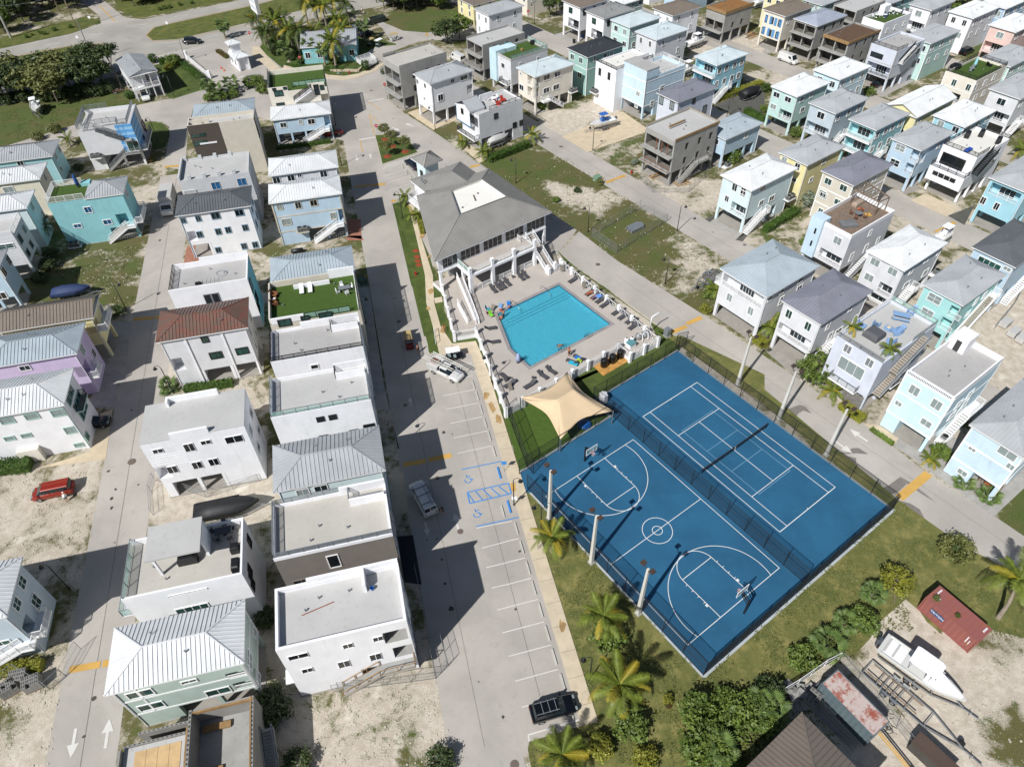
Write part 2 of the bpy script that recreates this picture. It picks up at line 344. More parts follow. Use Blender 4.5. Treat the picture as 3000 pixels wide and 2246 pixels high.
sheet('office_walk',pts('B 590,655 640,672 780,683 900,662 1060,600 1122,545 1085,530 1030,572 900,630 780,650 650,642 600,625'),.10,M_WALK,thick=.1)
lawn('office_garden','B 60,400 130,330 300,240 500,250 860,200 900,300 1060,330 1220,375 1225,385 1050,400 900,490 1090,528 1030,570 900,628 780,648 650,640 600,622 290,585 335,505 250,580 120,470',M_LUSH,.04)
for s in('C 480,1165 1000,950 1200,1090 1190,1130 700,1295',):sheet('sand_drive',pts(s),.03,M_SANDLOT)
for s in('B 1320,960 1540,1110 1760,1010 1500,900','L 1050,400 985,370 840,350 1100,530 1400,740 1560,640 1500,500','I 900,655 960,230 760,300 770,590 320,730'):
 sheet('sand_drive',pts(s),.034,M_SANDLOT)
for s,m in(('L 1100,540 1420,760 1530,700 1660,480 1300,380 1180,410',M_PAVE),('L 1420,765 1950,1140 2208,900 2208,700 1700,600',M_PAVE),('F 800,380 925,380 945,420 800,420',M_REDPAVE),('E 1590,470 1690,460 1840,560 1560,640',M_REDPAVE),('F 800,240 920,240 930,410 800,390',M_REDPAVE),('E 880,1110 1120,1110 1060,1656 I 1010,0 980,210 760,220 E 860,1390',M_PAVE),('H 15,1368 100,1270 420,1420 430,1560 290,1605',M_SLAB),('C 1790,900 2208,700 2208,960 1960,1000',M_TARMAC),('H 1560,210 1790,120 1700,290',M_TARMAC),('H 1240,80 1370,20 1650,150 1550,220',M_WALK),('G 1740,260 1840,175 2090,330 1990,400',M_PAVE),('G 1700,240 1840,170 1850,180 1740,265',M_TARMAC),('G 1960,415 2060,330 2090,345 2020,430',M_TARMAC),('C 410,300 600,240 700,330 590,380',M_PAVE),('J 1150,790 1280,765 1330,1105 1200,1130',M_WALK),('F 900,820 990,810 1120,1656 J 1170,240 1050,220',M_PAVE),('D 1000,1500 1180,1400 1320,1620 1190,1656',M_SLAB),('D 880,720 1030,640 1280,690 1000,830',M_PAVE),('J 1230,1310 1365,1300 1440,1720 1290,1700',mat('black tarmac drive','#23262b',.8)),('B 1780,1250 1830,1200 1950,1290 2010,1350 1930,1390',M_WALK),('D 0,350 80,300 130,420 0,470',M_PAVE)):
 sheet('driveway',pts(s),.040,m)
def stripe(a,b,w,m,name='road_line',z=.05):
 a=Vector(a[:2]+(0,))if isinstance(a,tuple)else a.copy();b=b.copy();d=(b-a);d.z=0;d.normalize();q=Vector((-d.y,d.x,0))*(w/2)
 mb=MB().add([(p.x,p.y,z)for p in(a-q,b-q,b+q,a+q)],[(0,1,2,3)]);return struct(name,mb,m)
LOTZ=.036
for s in('O 0,108 220,50','O 0,302 278,230','O 0,508 332,420','O 30,714 392,617','O 85,925 452,824','O 142,1145 250,1118','J 1622,114 1890,62','J 1650,230 1925,176','J 1682,350 1958,292','J 1712,474 2000,412','J 1745,604 2035,540','J 1903,1240 2208,1180','J 1950,1410 2150,1357','J 1990,1575 2150,1536','K 0,1355 118,1328','K 0,1535 170,1492','N 2034,134 2150,106','N 2080,320 2150,304','N 2127,515 2150,509','F 1790,1480 1870,1460','F 1650,1620 1880,1570','B 1128,1500 1330,1435','B 1145,1560 1370,1490','B 1160,1622 1370,1560','B 1290,1390 1385,1510','B 1108,1440 1340,1370','B 985,430 1120,470','B 1010,400 1160,420','B 960,465 1130,485'):
 P=pts(s);stripe(P[0],P[1],.12,M_PAINT,'parking_line',LOTZ)
for k in range(11):
 P=pts(f'B {1120+24*k},{1432-7*k} {1150+22*k},{1398-7*k}');stripe(P[0],P[1],.14,M_PAINT,'parking_line',LOTZ)
def outline(ring,w,m,name='parking_line',z=LOTZ,closed=True):
 for i in range(len(ring)-(0 if closed else 1)):stripe(ring[i],ring[(i+1)%len(ring)],w,m,name,z+.0005*i)
outline(pts('O 205,1435 196,1382 640,1252'),.16,M_PAINT,closed=False)
outline(pts('J 1778,742 2115,672'),.15,M_BLUEP,closed=False);outline(pts('J 1903,1226 2208,1160 K 115,1148'),.15,M_BLUEP,closed=False)
outline(pts('J 1828,935 2178,858 2203,945 1848,1030'),.17,M_BLUEP,z=LOTZ+.001)
for k in range(5):P=pts(f'J {1832+66*k},{942-14*k} {1885+75*k},{1018-16*k}');stripe(P[0],P[1],.15,M_BLUEP,'parking_line',LOTZ+.004)
def flatpoly(c,ang,shape,m,name,z=LOTZ,sc=1.):
 ca,sa=math.cos(ang),math.sin(ang);return sheet(name,[(c.x+(x*ca-y*sa)*sc,c.y+(x*sa+y*ca)*sc)for x,y in shape],z,m)
def ring_line(c,r,a0,a1,w,m,name,z,n=40,ang=0.):
 mb=MB();vs=[]
 for i in range(n+1):
  a=a0+(a1-a0)*i/n+ang
  for rr in(r-w/2,r+w/2):vs.append((c.x+rr*math.cos(a),c.y+rr*math.sin(a),z))
 mb.add(vs,[(2*i,2*i+1,2*i+3,2*i+2)for i in range(n)]);return struct(name,mb,m)
ARROW=[(-.12,-1.1),(.12,-1.1),(.12,.1),(.45,.1),(0,1.15),(-.45,.1),(-.12,.1)]
ARROW_L=[(-.11,-1.1),(.11,-1.1),(.11,-.1),(.3,-.1),(0,1.0),(-.3,-.1),(-.11,-.1)]
for s,a,sc in(('J 1735,1180',AL,1.1),('J 1480,1245',AL+math.pi,.9),('B 888,1348',AL+math.pi,1.),('B 1003,1330',AL,1.),('B 1335,1065',AR+.2,1.1),('B 1220,1100',AR+math.pi+.2,1.1),('L 800,450',AR,1.25),('L 668,548',AR+math.pi,1.25),('M 625,1450',AL+math.pi,1.3),('M 915,1370',AL,1.3),('J 1345,165',AL,.8)):
 flatpoly(at(s),a,ARROW,M_PAINT,'road_arrow',.034,sc)
for s in('J 1283,700 1475,668','J 1498,660 1692,620','B 865,1592 995,1578','B 1005,1578 1128,1567','M 590,830 855,782','M 873,780 990,760','E 1138,1090 1305,1078','E 1320,1076 1400,1070','B 1850,1425 1930,1405','C 855,1555 940,1525','C 945,1520 1025,1495','G 1410,1205 1545,1150','G 1545,1130 1672,1075','L 1145,985 1395,775','H 1455,350 1540,315','H 1530,300 1620,265','A 1400,1420 1535,1412','F 1180,88 1220,80'):
 P=pts(s);stripe(P[0],P[1],.8 if s[0]!='L' else 1.1,M_YEL,'speed_hump_band',.040)
for s in('B 988,870 1095,940','B 990,975 1040,1150','B 1000,978 1085,1050','B 915,1195 938,1300','A 850,55 975,180'):P=pts(s);stripe(P[0],P[1],.18 if s[0]=='B' else .35,M_YEL,z=.034)
for s in('B 985,865 1115,842','B 908,1192 1050,1168','A 1700,758 2090,645'):P=pts(s);stripe(P[0],P[1],.45,M_PAINT,'stop_line',.034)
for s in('A 0,468 100,452','A 370,388 510,368','A 760,302 880,285','A 1130,222 1260,205','A 1480,145 1600,128','A 1840,75 1950,55','A 1418,402 1506,385','A 1750,320 1860,300','A 2100,235 2190,215','B 120,180 200,162'):P=pts(s);stripe(P[0],P[1],.22,M_PAINT,'lane_dash',.030)
for s in('A 1270,490 1620,410 1900,345','A 1130,520 1640,430 1830,365','A 0,428 600,298 850,212'):
 P=pts(s);outline(P,.16,M_PAINT,'edge_line',.026,closed=False)
M_YLINE=mat('yellow edge line','#b98a3a',.7)
for s in('A -700,632 0,505 560,396 730,370 870,372 935,410','A 1245,305 1315,230 1450,200 2208,32 B 300,-38','A 1242,300 1300,352 1500,345 2208,190 B 0,192 350,112'):
 outline(pts(s),.2,M_YLINE,'edge_line',.028,closed=False)
def wheelchair(c):
 ring_line(c,.42,R(150),R(400),.12,M_BLUEP,'wheelchair_symbol',LOTZ,18,AL)
 for a,b in(((-.05,.35),(-.1,.95)),((-.1,.6),(.4,.6)),((.1,.3),(.55,-.1)),((.5,-.1),(.7,.0))):
  A=c+Vector((a[0]*math.cos(AL)-a[1]*math.sin(AL),a[0]*math.sin(AL)+a[1]*math.cos(AL),0));B=c+Vector((b[0]*math.cos(AL)-b[1]*math.sin(AL),b[0]*math.sin(AL)+b[1]*math.cos(AL),0))
  stripe(A,B,.12,M_BLUEP,'wheelchair_symbol',LOTZ+.002)
wheelchair(at('J 1835,832'));wheelchair(at('J 1910,1125'))
for s,r in(('J 1768,1268',.38),('O 80,1635',.45),('J 1572,815',.32),('G 790,625',.42),('L 1145,1070',.2),('I 1122,675',.55),('G 2038,458',.3),('C 475,1250',.4),('F 1245,1110',.35),('B 1010,772',.35),('J 1300,195',.3)):
 c=at(s);sheet('manhole_cover',[(c.x+r*math.cos(k*math.pi/8),c.y+r*math.sin(k*math.pi/8))for k in range(16)],.045,mat('cast iron cover','#776a60',.6,.3))
WET=mat('damp asphalt','#77716b',.7)
for s in('L 160,240 300,190 345,205 400,265 330,240 290,262 240,330','L 565,575 700,600 740,560 800,558 885,612 780,604 650,612 780,645 775,735 650,690','L 890,822 985,850 1000,902 1060,872 1155,803 1240,850 1465,1025 1330,945 1210,862 1140,930 1060,960','L 1145,1005 1240,1030 1320,1080 1365,1165 1590,1325 1400,1240'):sheet('damp_patch',pts(s),.032,WET)
for s,r in(('J 1625,425',.5),('J 1700,440',.2),('N 1690,310',.55),('N 1640,95',.3),('N 2130,1230',.3),('O 90,315',.25),('K 125,1437',.28),('J 1480,1340',.2),('J 1610,1505',.25),('I 925,755',.35),('I 985,910',.3),('I 950,987',.4),('I 950,1068',.35),('I 1120,235',.25),('I 1178,870',.25),('M 800,1070',.4),('M 715,1395',.3),('E 1360,420',.5),('J 1568,1330',.2),('N 1925,930',.15),('G 380,1080',.3)):
 c=at(s);r*=.62;q=[(c.x+r*random.uniform(.6,1.3)*math.cos(k*.7),c.y+r*random.uniform(.6,1.3)*math.sin(k*.7))for k in range(9)];sheet('oil_stain',q,.0315,mat('oil stain','#4a4540',.8,var=.3))
JNT=mat('dark joint','#6f6a60',.9)  # dark tone of the walkway and road joints
for v in np.arange(25.5,78,2.9):stripe(Lp(11.55,v),Lp(13.2,v),.035,JNT,'walk_joint',.102)
for a,b in((Lp(8.2,26),Lp(8.2,79)),(Lp(1.6,24),Lp(1.4,98)),(Lp(-37.4,20),Lp(-37.5,148)),(Rp(74,-10),Rp(73,70)),(Rp(94.7,30),Rp(94.7,120))):stripe(a,b,.04,JNT,'road_joint',.0325)
RST=mat('rust water stain','#a98a5c',.9,var=.3)
for s,r in(('J 1990,110',.6),('J 2040,210',.7),('J 2090,320',.9),('F 1440,380',.6),('F 1500,560',.4),('F 1520,850',.7),('F 1500,1000',.5),('F 1620,1180',.7),('F 1700,1330',.4),('O 480,450',.5)):
 c=at(s);sheet('rust_stain',[(c.x+r*random.uniform(.3,1.1)*math.cos(k*.6+AL),c.y+r*random.uniform(.5,1.9)*math.sin(k*.6+AL))for k in range(10)],.101,RST)
M_WHITE=mat('white stucco','#e7e7ea',.8,var=.04,dirt=.22);M_TRIM=mat('white trim','#e6e6e6',.55,var=.02)
M_CONC=mat('raw concrete','#9b9a96',.9,var=.10,dirt=.45,scale=.5,bump=.01);M_BLOCK=mat('grey block','#8d8b87',.9,var=.1,dirt=.3)
M_WOOD=mat('form timber','#94764f',.8,var=.2,dirt=.3,scale=2);M_PLY=mat('plywood','#c4a67a',.8,var=.12,dirt=.15,scale=1.2);M_DECKWOOD=mat('weathered deck boards','#7b6a5c',.85,var=.2,scale=2)
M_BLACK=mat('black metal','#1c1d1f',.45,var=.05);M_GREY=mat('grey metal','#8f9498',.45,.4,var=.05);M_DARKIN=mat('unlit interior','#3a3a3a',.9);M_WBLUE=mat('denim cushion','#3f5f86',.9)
M_TAN=mat('tan slab','#a99f92',.85,dirt=.2);M_ACBODY=mat('ac casing','#8b8d8c',.5,.2);M_ROOFSLAB=mat('grey roof membrane','#a9a7a5',.8,var=.05,dirt=.35,scale=.3)
M_WROOF=mat('white roof membrane','#dcdad3',.7,var=.03,dirt=.15,scale=.3);M_LTGREY=mat('light grey slab','#b5b4b2',.8,var=.04,dirt=.3,scale=.3);M_BEIGEROOF=mat('beige roof coating','#b6b2aa',.8,var=.05,dirt=.25,scale=.3)
def glass_mat(name,h,tint=.0):
 m,n=newmat(name);p=n.pos();c=n.mix(n.ramp(n.noise(p,.7,2),.35,.65),[x*.5 for x in lin(h)],lin(h))
 n.out(n.bsdf(c,.06,0,IOR=1.5,Specular_IOR_Level=.6));return m
M_GLASS=glass_mat('window glass','#27343a');M_GLASSG=glass_mat('green tinted glass','#2f524c');M_GLASSB=glass_mat('blue protective film','#1a5d8c');M_SCREEN=glass_mat('dark glazing','#1c2226')
M_BLIND=mat('window blind','#84908f',.7,var=.05)
def clear_mat(name,h,a):
 m,n=newmat(name);tr=n.n('BsdfTransparent');b=n.bsdf(lin(h),.05);mx=n.n('MixShader',i_0=a);n.t.links.new(tr.outputs[0],mx.inputs[1]);n.t.links.new(b.outputs[0],mx.inputs[2]);n.out(mx);return m
M_CLEAR=clear_mat('balustrade glass','#a9cfc4',.32)
_ROOFC={'white':'#d3d5d6','grey':'#a6a9ac','blue':'#a3aeb5','dark':'#606468','lav':'#7e7f8a','brown':'#6b584e','tan':'#7a7066','pale':'#bcc6ca','mid':'#8b8c8c','char':'#3b3e42','club':'#8b8985','under':'#9ca3b0'}
def roof_mat(k):
 key=('roof',k)
 if key in _M:return _M[key]
 m,n=newmat(k+' metal roof');p=n.pos();c=lin(_ROOFC[k])
 col=n.mix(n.ramp(n.noise(p,.4,4),.3,.7),[x*.92 for x in c],[min(1,x*1.06)for x in c]);r=n.ramp(n.noise(p,3,3),.3,.7,.28,.45)
 if k=='brown':col=n.mix(n.ramp(n.noise(p,.9,3),.4,.62,0,.6),col,lin('#7d4f44'))
 n.out(n.bsdf(col,r,.0));_M[key]=m;return m
WALLC={'white':'#e9e9eb','offw':'#cfc9bd','cream':'#cdc7b6','grey':'#b3b5b7','lgrey':'#c6c7ca','teal':'#80b4ba','aqua':'#93bdc2','mint':'#abc6c1','sage':'#a2b1a9','blue':'#92adc4','pblue':'#b5c9d6','lblue':'#b9d0d8','cyan':'#90bbc8','turq':'#9ac8c6','lilac':'#bdaeca','yel':'#d2c99a','tan':'#bdb7aa','pink':'#cdb2aa','conc':None,'brown':'#77706a','pale':'#bfcfd2','beige':'#bdb7aa','seagreen':'#8fb1aa','grblue':'#a9b6bf','deep':'#5b8fbd','mblue':'#a6bbcb','dkbrown':'#4e4640','vlav':'#bdc2cd'}
def wm(k):
 if k=='conc':return M_CONC
 if k=='white':return M_WHITE
 return mat(k+' stucco',WALLC[k],.82,var=.05,dirt=.24,gain=1. if k in('brown','dkbrown','deep')else 1.13)
def railing(name,P,h,parent,m=None,style='v',z=None,gap=.13,post=1.6):
 ''
 m=m or M_TRIM;P=[Vector(p)for p in P];a=MB();b=MB();g=MB()
 for p,q in zip(P,P[1:]):
  L=(q-p).length;n=max(1,round(L/post));U=Vector((0,0,1))
  for i in range(n+1):t=p.lerp(q,i/n);a.bar(t,t+U*h,.07)
  a.bar(p+U*h,q+U*h,.07,.06);a.bar(p+U*.1,q+U*.1,.05)
  if style=='v':
   k=max(2,round(L/gap))
   for i in range(1,k):t=p.lerp(q,i/k);b.bar(t+U*.1,t+U*h,.028)
  elif style=='h':
   for j in range(1,6):b.bar(p+U*(.1+(h-.1)*j/6),q+U*(.1+(h-.1)*j/6),.028)
  elif style=='x':
   k=max(1,round(L/.9))
   for i in range(k):t0,t1=p.lerp(q,i/k),p.lerp(q,(i+1)/k);b.bar(t0+U*.1,t1+U*h,.04);b.bar(t0+U*h,t1+U*.1,.04)
  elif style=='g':
   d=(q-p).normalized();g.bar(p+U*(h/2+.02),q+U*(h/2+.02),.015,h-.12)
 o=a.build(name,m,parent)
 if b.v:b.build('balusters',m,o if parent else None,kind='stuff')
 if g.v:g.build('glass_panel',M_CLEAR,o)
 return o
def seam_roof(W,D,z,rise,m,parent,kind='hip',pw=.46,near_=True,over=(0,0),name='roof',ribs=.055,top=None):
 ''
 T=.07;run=D/2 if W>=D else W/2
 if top:run=top
 slope=rise/run
 base=MB()
 def ht(dx):return z+dx*slope
 base.box(0,0,z-.16,W,D,z-.02)
 ro=base.build(name,M_TRIM,parent)
 stuff=MB();caps=MB()
 def panel(plane,a0,a1,mfun,L):
  xs=[a0]+[b for b in breaks[plane]if a0<b<a1]+[a1]
  lo=[(a,0.)for a in(a0,a1)];hi=[(a,mfun(a))for a in reversed(xs)]
  poly=lo+[h for h in hi if h[1]>1e-4]
  if len(poly)<3:return
  def P(a,d,up=0):
   h=ht(d)+up
   return{0:(a,d,h),1:(W-d,a,h),2:(W-a,D-d,h),3:(d,D-a,h)}[plane]
  mb=MB();n=len(poly)
  vs=[P(a,d,0)for a,d in poly]+[P(a,d,.035)for a,d in poly]
  mb.add(vs,[tuple(reversed(range(n))),tuple(range(n,2*n))]+[(i,(i+1)%n,n+(i+1)%n,n+i)for i in range(n)])
  d1=mfun(a0)
  if d1>.15:mb.bar(P(a0+.012,.0,.06),P(a0+.012,d1,.06),.022,ribs*1.6)
  if near_:mb.build('roof_panel',m,ro)
  else:stuff.add(mb.v,mb.f)
 lim=run
 if kind=='hip':
  f0=lambda a:max(0,min(a,W-a,lim));f1=lambda a:max(0,min(a,D-a,lim))
  breaks={0:[lim,W-lim],2:[lim,W-lim],1:[lim,D-lim,D/2],3:[lim,D-lim,D/2]}
  planes=[(0,W,f0),(1,D,f1),(2,W,f0),(3,D,f1)]
 elif kind=='gable':
  breaks={0:[],2:[]};planes=[(0,W,lambda a:D/2),(2,W,lambda a:D/2)]
 elif kind=='gable_y':
  slope=rise/(W/2);breaks={1:[],3:[]};planes=[(1,D,lambda a:W/2),(3,D,lambda a:W/2)]
 for pl,L,fn in planes:
  n=max(1,round(L/pw))
  for i in range(n):panel(pl,L*i/n,L*(i+1)/n,fn,L)
 if stuff.v:stuff.build('roof_panels',m,ro,kind='stuff')
 R_=MB();e=.075;hgt=lambda d:ht(d)+e
 if kind=='hip':
  c=[(0,0,hgt(0)),(W,0,hgt(0)),(W,D,hgt(0)),(0,D,hgt(0))]
  k=[(lim,lim,hgt(lim)),(W-lim,lim,hgt(lim)),(W-lim,D-lim,hgt(lim)),(lim,D-lim,hgt(lim))]
  for p,q in zip(c,k):R_.bar(p,q,.16,.035)
  es=[]
  for i in range(4):
   e_=(Vector(k[i]),Vector(k[(i+1)%4]))
   if(e_[0]-e_[1]).length>.05 and not any((m_-(e_[0]+e_[1])/2).length<.05 for m_ in es):es.append((e_[0]+e_[1])/2);R_.bar(*e_,.16,.035)
 elif kind=='gable':R_.bar((0,D/2,hgt(D/2)),(W,D/2,hgt(D/2)),.18,.035)
 else:R_.bar((W/2,0,z+rise+e),(W/2,D,z+rise+e),.18,.035)
 R_.build('ridge_cap',m,ro)
 if kind.startswith('gable'):
  g=MB();o_=.45
  if kind=='gable':
   for x in(o_,W-o_-.1):g.add([(x,o_,z-.1),(x,D-o_,z-.1),(x,D/2,z+rise*(1-2*o_/D)),(x+.1,o_,z-.1),(x+.1,D-o_,z-.1),(x+.1,D/2,z+rise*(1-2*o_/D))],[(0,2,1),(3,4,5),(0,3,5,2),(1,2,5,4),(0,1,4,3)])
  else:
   for y in(o_,D-o_-.1):g.add([(o_,y,z-.1),(W-o_,y,z-.1),(W/2,y,z+rise*(1-2*o_/W)),(o_,y+.1,z-.1),(W-o_,y+.1,z-.1),(W/2,y+.1,z+rise*(1-2*o_/W))],[(0,1,2),(3,5,4),(0,2,5,3),(1,4,5,2),(0,3,4,1)])
  return ro,g
 return ro,None
class House:
 def __init__(s,zone,corners,z,label,short,wall='white',oh=.42,name='house',trim=None,glass=None,cat='house',ang=None,W=None,D=None,ax='l',ay='n'):
  P=pts(corners,z);a=ang if ang is not None else{'L':AL,'R':AR}[zone]
  s.u=Vector((math.cos(a),math.sin(a),0));s.v=Vector((-math.sin(a),math.cos(a),0));s.a=a
  us=[p.dot(s.u)for p in P];vs=[p.dot(s.v)for p in P]
  o=s.u*min(us)+s.v*min(vs);s.W=max(us)-min(us);s.D=max(vs)-min(vs);s.z=z;s.oh=oh
  if W:o=o+s.u*((s.W-W)if ax=='r' else 0);s.W=W
  if D:o=o+s.v*((s.D-D)if ay=='f' else 0);s.D=D
  s.o=Vector((o.x,o.y,0));s.short=short
  s.root=thing(name,label,cat,s.o,a);c=s.o+s.u*s.W/2+s.v*s.D/2
  LAND.append((c.x,c.y,short));s.dist=(c-Vector((0,0,CAMH))).length
  s.wall=wm(wall);s.trim=trim or M_TRIM;s.glass=glass or M_GLASS
  s.x0,s.y0,s.x1,s.y1=oh,oh,s.W-oh,s.D-oh
  s.pockets=[];s.near=s.dist<128
 def loc(s,spec,z=0.):
  p=at(spec,z)-s.o;return Vector((p.dot(s.u),p.dot(s.v),z))
 def onface(s,f,spec):
  ''
  d=ray(px(spec));o=Vector((0,0,CAMH));n,c={'f':(s.v,s.y0),'b':(s.v,s.y1),'w':(s.u,s.x0),'e':(s.u,s.x1)}[f]
  t=(c+s.o.dot(n)-o.dot(n))/d.dot(n);p=o+d*t;q=p-s.o
  return(q.dot(s.u)if f in 'fb' else q.dot(s.v)),p.z
 def face_box(s,mb,f,a0,a1,z0,z1,d0,d1):
  ''
  if f=='f':mb.box(a0,s.y0-d1,z0,a1,s.y0-d0,z1)
  elif f=='b':mb.box(a0,s.y1+d0,z0,a1,s.y1+d1,z1)
  elif f=='w':mb.box(s.x0-d1,a0,z0,s.x0-d0,a1,z1)
  else:mb.box(s.x1+d0,a0,z0,s.x1+d1,a1,z1)
 def body(s,z0=2.75,z1=None,open_=None,slab=True,cols=True,mw=None,colm=None,now=False):
  s.z0=z0
  if s.oh==0 and not now:s.later=(z0,open_,slab,cols,mw,colm)
  else:s.body_(z0,z1,open_,slab,cols,mw,colm)
 def body_(s,z0=2.75,z1=None,open_=None,slab=True,cols=True,mw=None,colm=None):
  ''
  z1=z1 or s.z;m=mw or s.wall;s.z0=z0;mb=MB();x0,y0,x1,y1=s.x0,s.y0,s.x1,s.y1
  inners=[]
  for f in 'fbwe':
   L0,L1=(x0,x1)if f in 'fb' else(y0,y1)
   pk=[p for p in s.pockets if p[0]==f]
   as_=sorted({L0,L1,*[max(L0,min(L1,p[1]))for p in pk],*[max(L0,min(L1,p[2]))for p in pk]})
   zs=sorted({z0,z1,*[max(z0,min(z1,p[3]))for p in pk],*[max(z0,min(z1,p[4]))for p in pk]})
   def P3(a,z,d=0.):
    return{'f':(a,y0+d,z),'b':(a,y1-d,z),'w':(x0+d,a,z),'e':(x1-d,a,z)}[f]
   fl=f in 'bw'
   def quad(M,vs):
    M.add(vs,[(3,2,1,0)]if fl else[(0,1,2,3)])
   for i in range(len(as_)-1):
    for j in range(len(zs)-1):
     ca,cz=(as_[i]+as_[i+1])/2,(zs[j]+zs[j+1])/2
     if any(p[1]<ca<p[2]and p[3]<cz<p[4]for p in pk):continue
     quad(mb,[P3(as_[i],zs[j]),P3(as_[i+1],zs[j]),P3(as_[i+1],zs[j+1]),P3(as_[i],zs[j+1])])
   for p in pk:
    inner=MB();a0,a1,b0,b1,d=max(L0,p[1]),min(L1,p[2]),max(z0,p[3]),min(z1,p[4]),p[5]
    quad(inner,[P3(a0,b0,d),P3(a1,b0,d),P3(a1,b1,d),P3(a0,b1,d)])
    quad(inner,[P3(a0,b0),P3(a1,b0),P3(a1,b0,d),P3(a0,b0,d)]);quad(inner,[P3(a0,b1,d),P3(a1,b1,d),P3(a1,b1),P3(a0,b1)])
    quad(inner,[P3(a0,b0),P3(a0,b0,d),P3(a0,b1,d),P3(a0,b1)]);quad(inner,[P3(a1,b0,d),P3(a1,b0),P3(a1,b1),P3(a1,b1,d)]);inners.append(inner)
  mb.add([(x0,y0,z0),(x1,y0,z0),(x1,y1,z0),(x0,y1,z0),(x0,y0,z1),(x1,y0,z1),(x1,y1,z1),(x0,y1,z1)],[(3,2,1,0),(4,5,6,7)])
  w=mb.build('wall',m,s.root)
  for q_ in inners:q_.build('recess',s.pocketm if hasattr(s,'pocketm')else m,w)
  s.w=w
  if z0>.3:
   open_=[(0,1)]if open_ is None else open_;W=x1-x0;cur=0.;enc=MB()
   for a,b in sorted(open_)+[(1,1)]:
    if a>cur+.01:enc.box(x0+W*cur+(.04 if cur else 0),y0+.004,0,x0+W*a-.002,y1-.004,z0-.002)
    cur=max(cur,b)
   if enc.v:enc.build('ground_floor_wall',m,s.root)
   if cols:
    k=.42;us=set()
    for a,b in open_:
     n=max(1,round(W*(b-a)/3.4))
     for i in range(n+1):
      u=x0+W*(a+(b-a)*i/n);u=min(max(u,x0),x1-k)if(b>.99 or i<n)else u-k
      us.add(round(u,2))
    for u in sorted(us):
     for v in(y0,y1-k):MB().box(u,v,0,u+k,v+k,z0-.003).build('column',colm or m,s.root)
   if slab:MB().box(x0-.1,y0-.1,0,x1+.1,y1+.1,.09).build('garage_floor',M_SLAB,s.root)
 def pocket(s,f,spec,d=1.3):
  ''
  out=[]
  for a,z,w,h in s.parse(f,spec,2.2,2.2):
   p=(f,a-w/2,a+w/2,z-h/2,z+h/2,d);s.pockets.append(p);out.append(p)
  return out
 def parse(s,f,spec,dw,dh):
  out=[];t='o'
  for k in spec.split():
   if len(k)==1:t=k;continue
   q=k.split(':');x,y=q[0].split(',');a,z=s.onface(f,f'{t} {x} {y}')
   out.append((a,z,float(q[1])if len(q)>1 and q[1]else dw,float(q[2])if len(q)>2 and q[2]else dh))
  return out
 def window(s,f,a,z,w=1.,h=1.2,trim=None,glass=None,n=2,inset=0.,tw=.11,rows=1):
  L0,L1=(s.x0,s.x1)if f in 'fb' else(s.y0,s.y1)
  a=min(max(a,L0+w/2+.06),L1-w/2-.06);z=min(z,s.z-.15-h/2)
  d=-inset;trim=trim or s.trim;glass=glass or(random.choice((s.glass,s.glass,M_BLIND,M_SCREEN))if s.glass is M_GLASS else s.glass);fr=MB();q=.09
  for(p0,p1,r0,r1)in((a-w/2-tw,a+w/2+tw,z+h/2,z+h/2+tw),(a-w/2-tw,a+w/2+tw,z-h/2-tw,z-h/2),(a-w/2-tw,a-w/2,z-h/2,z+h/2),(a+w/2,a+w/2+tw,z-h/2,z+h/2)):
   s.face_box(fr,f,p0,p1,r0,r1,d-.02,d+q)
  for i in range(1,n):c=a-w/2+w*i/n;s.face_box(fr,f,c-.03,c+.03,z-h/2,z+h/2,d,d+.045)
  for i in range(1,rows):c=z-h/2+h*i/rows;s.face_box(fr,f,a-w/2,a+w/2,c-.025,c+.025,d,d+.04)
  fo=fr.build('window',trim,s.root)
  for i in range(n):
   pm=MB();s.face_box(pm,f,a-w/2+w*i/n+(.03 if i else 0),a-w/2+w*(i+1)/n-(.03 if i<n-1 else 0),z-h/2,z+h/2,d-.01,d+.02);pm.build('pane',glass or s.glass,fo)
  return fo
 def wins(s,f,spec,w=1.,h=1.2,**kw):
  for a,z,ww,hh in s.parse(f,spec,w,h):s.window(f,a,z,ww,hh,**kw)
 def auto(s,f,z0,rows,cols,w=.95,h=1.25,skip=(),**kw):
  L0,L1=(s.x0,s.x1)if f in 'fb' else(s.y0,s.y1)
  for j,z in enumerate(rows):
   for i in range(cols):
    if(i,j)in skip:continue
    s.window(f,L0+(L1-L0)*(i+.5)/cols+random.uniform(-.25,.25),z,w,h,**kw)
 def hip(s,col,rise=None,kind='hip',pw=.46,gcol=None):
  D=min(s.W,s.D);rise=rise or D*.5*.36
  ro,g=seam_roof(s.W,s.D,s.z+.16,rise,roof_mat(col),s.root,kind,pw,s.near)
  if g:g.build('gable_wall',gcol or s.wall,s.root)
  for u,v in((s.x0,s.y0),(s.x1,s.y0),(s.x0,s.y1))if s.dist<190 else():
   u+=.12 if u<1 else-.12;v+=-.06 if v<1 else .06;MB().tube([(u,v,.1),(u,v,s.z-.15)],.05,6).build('downpipe',s.trim,s.root)
  for k in range(random.choice((2,3))):
   u=random.uniform(.25,.75)*s.W;v=random.choice((.28,.7))*s.D+random.uniform(-.3,.3)
   b=s.z+.2+min(v,s.D-v,u,s.W-u)*rise/(D/2)
   MB().lathe([(.06,0),(.06,.35),(.10,.36),(.10,.44)],8,(u,v,b-.05)).build('vent_pipe',M_GREY,s.root)
  return ro
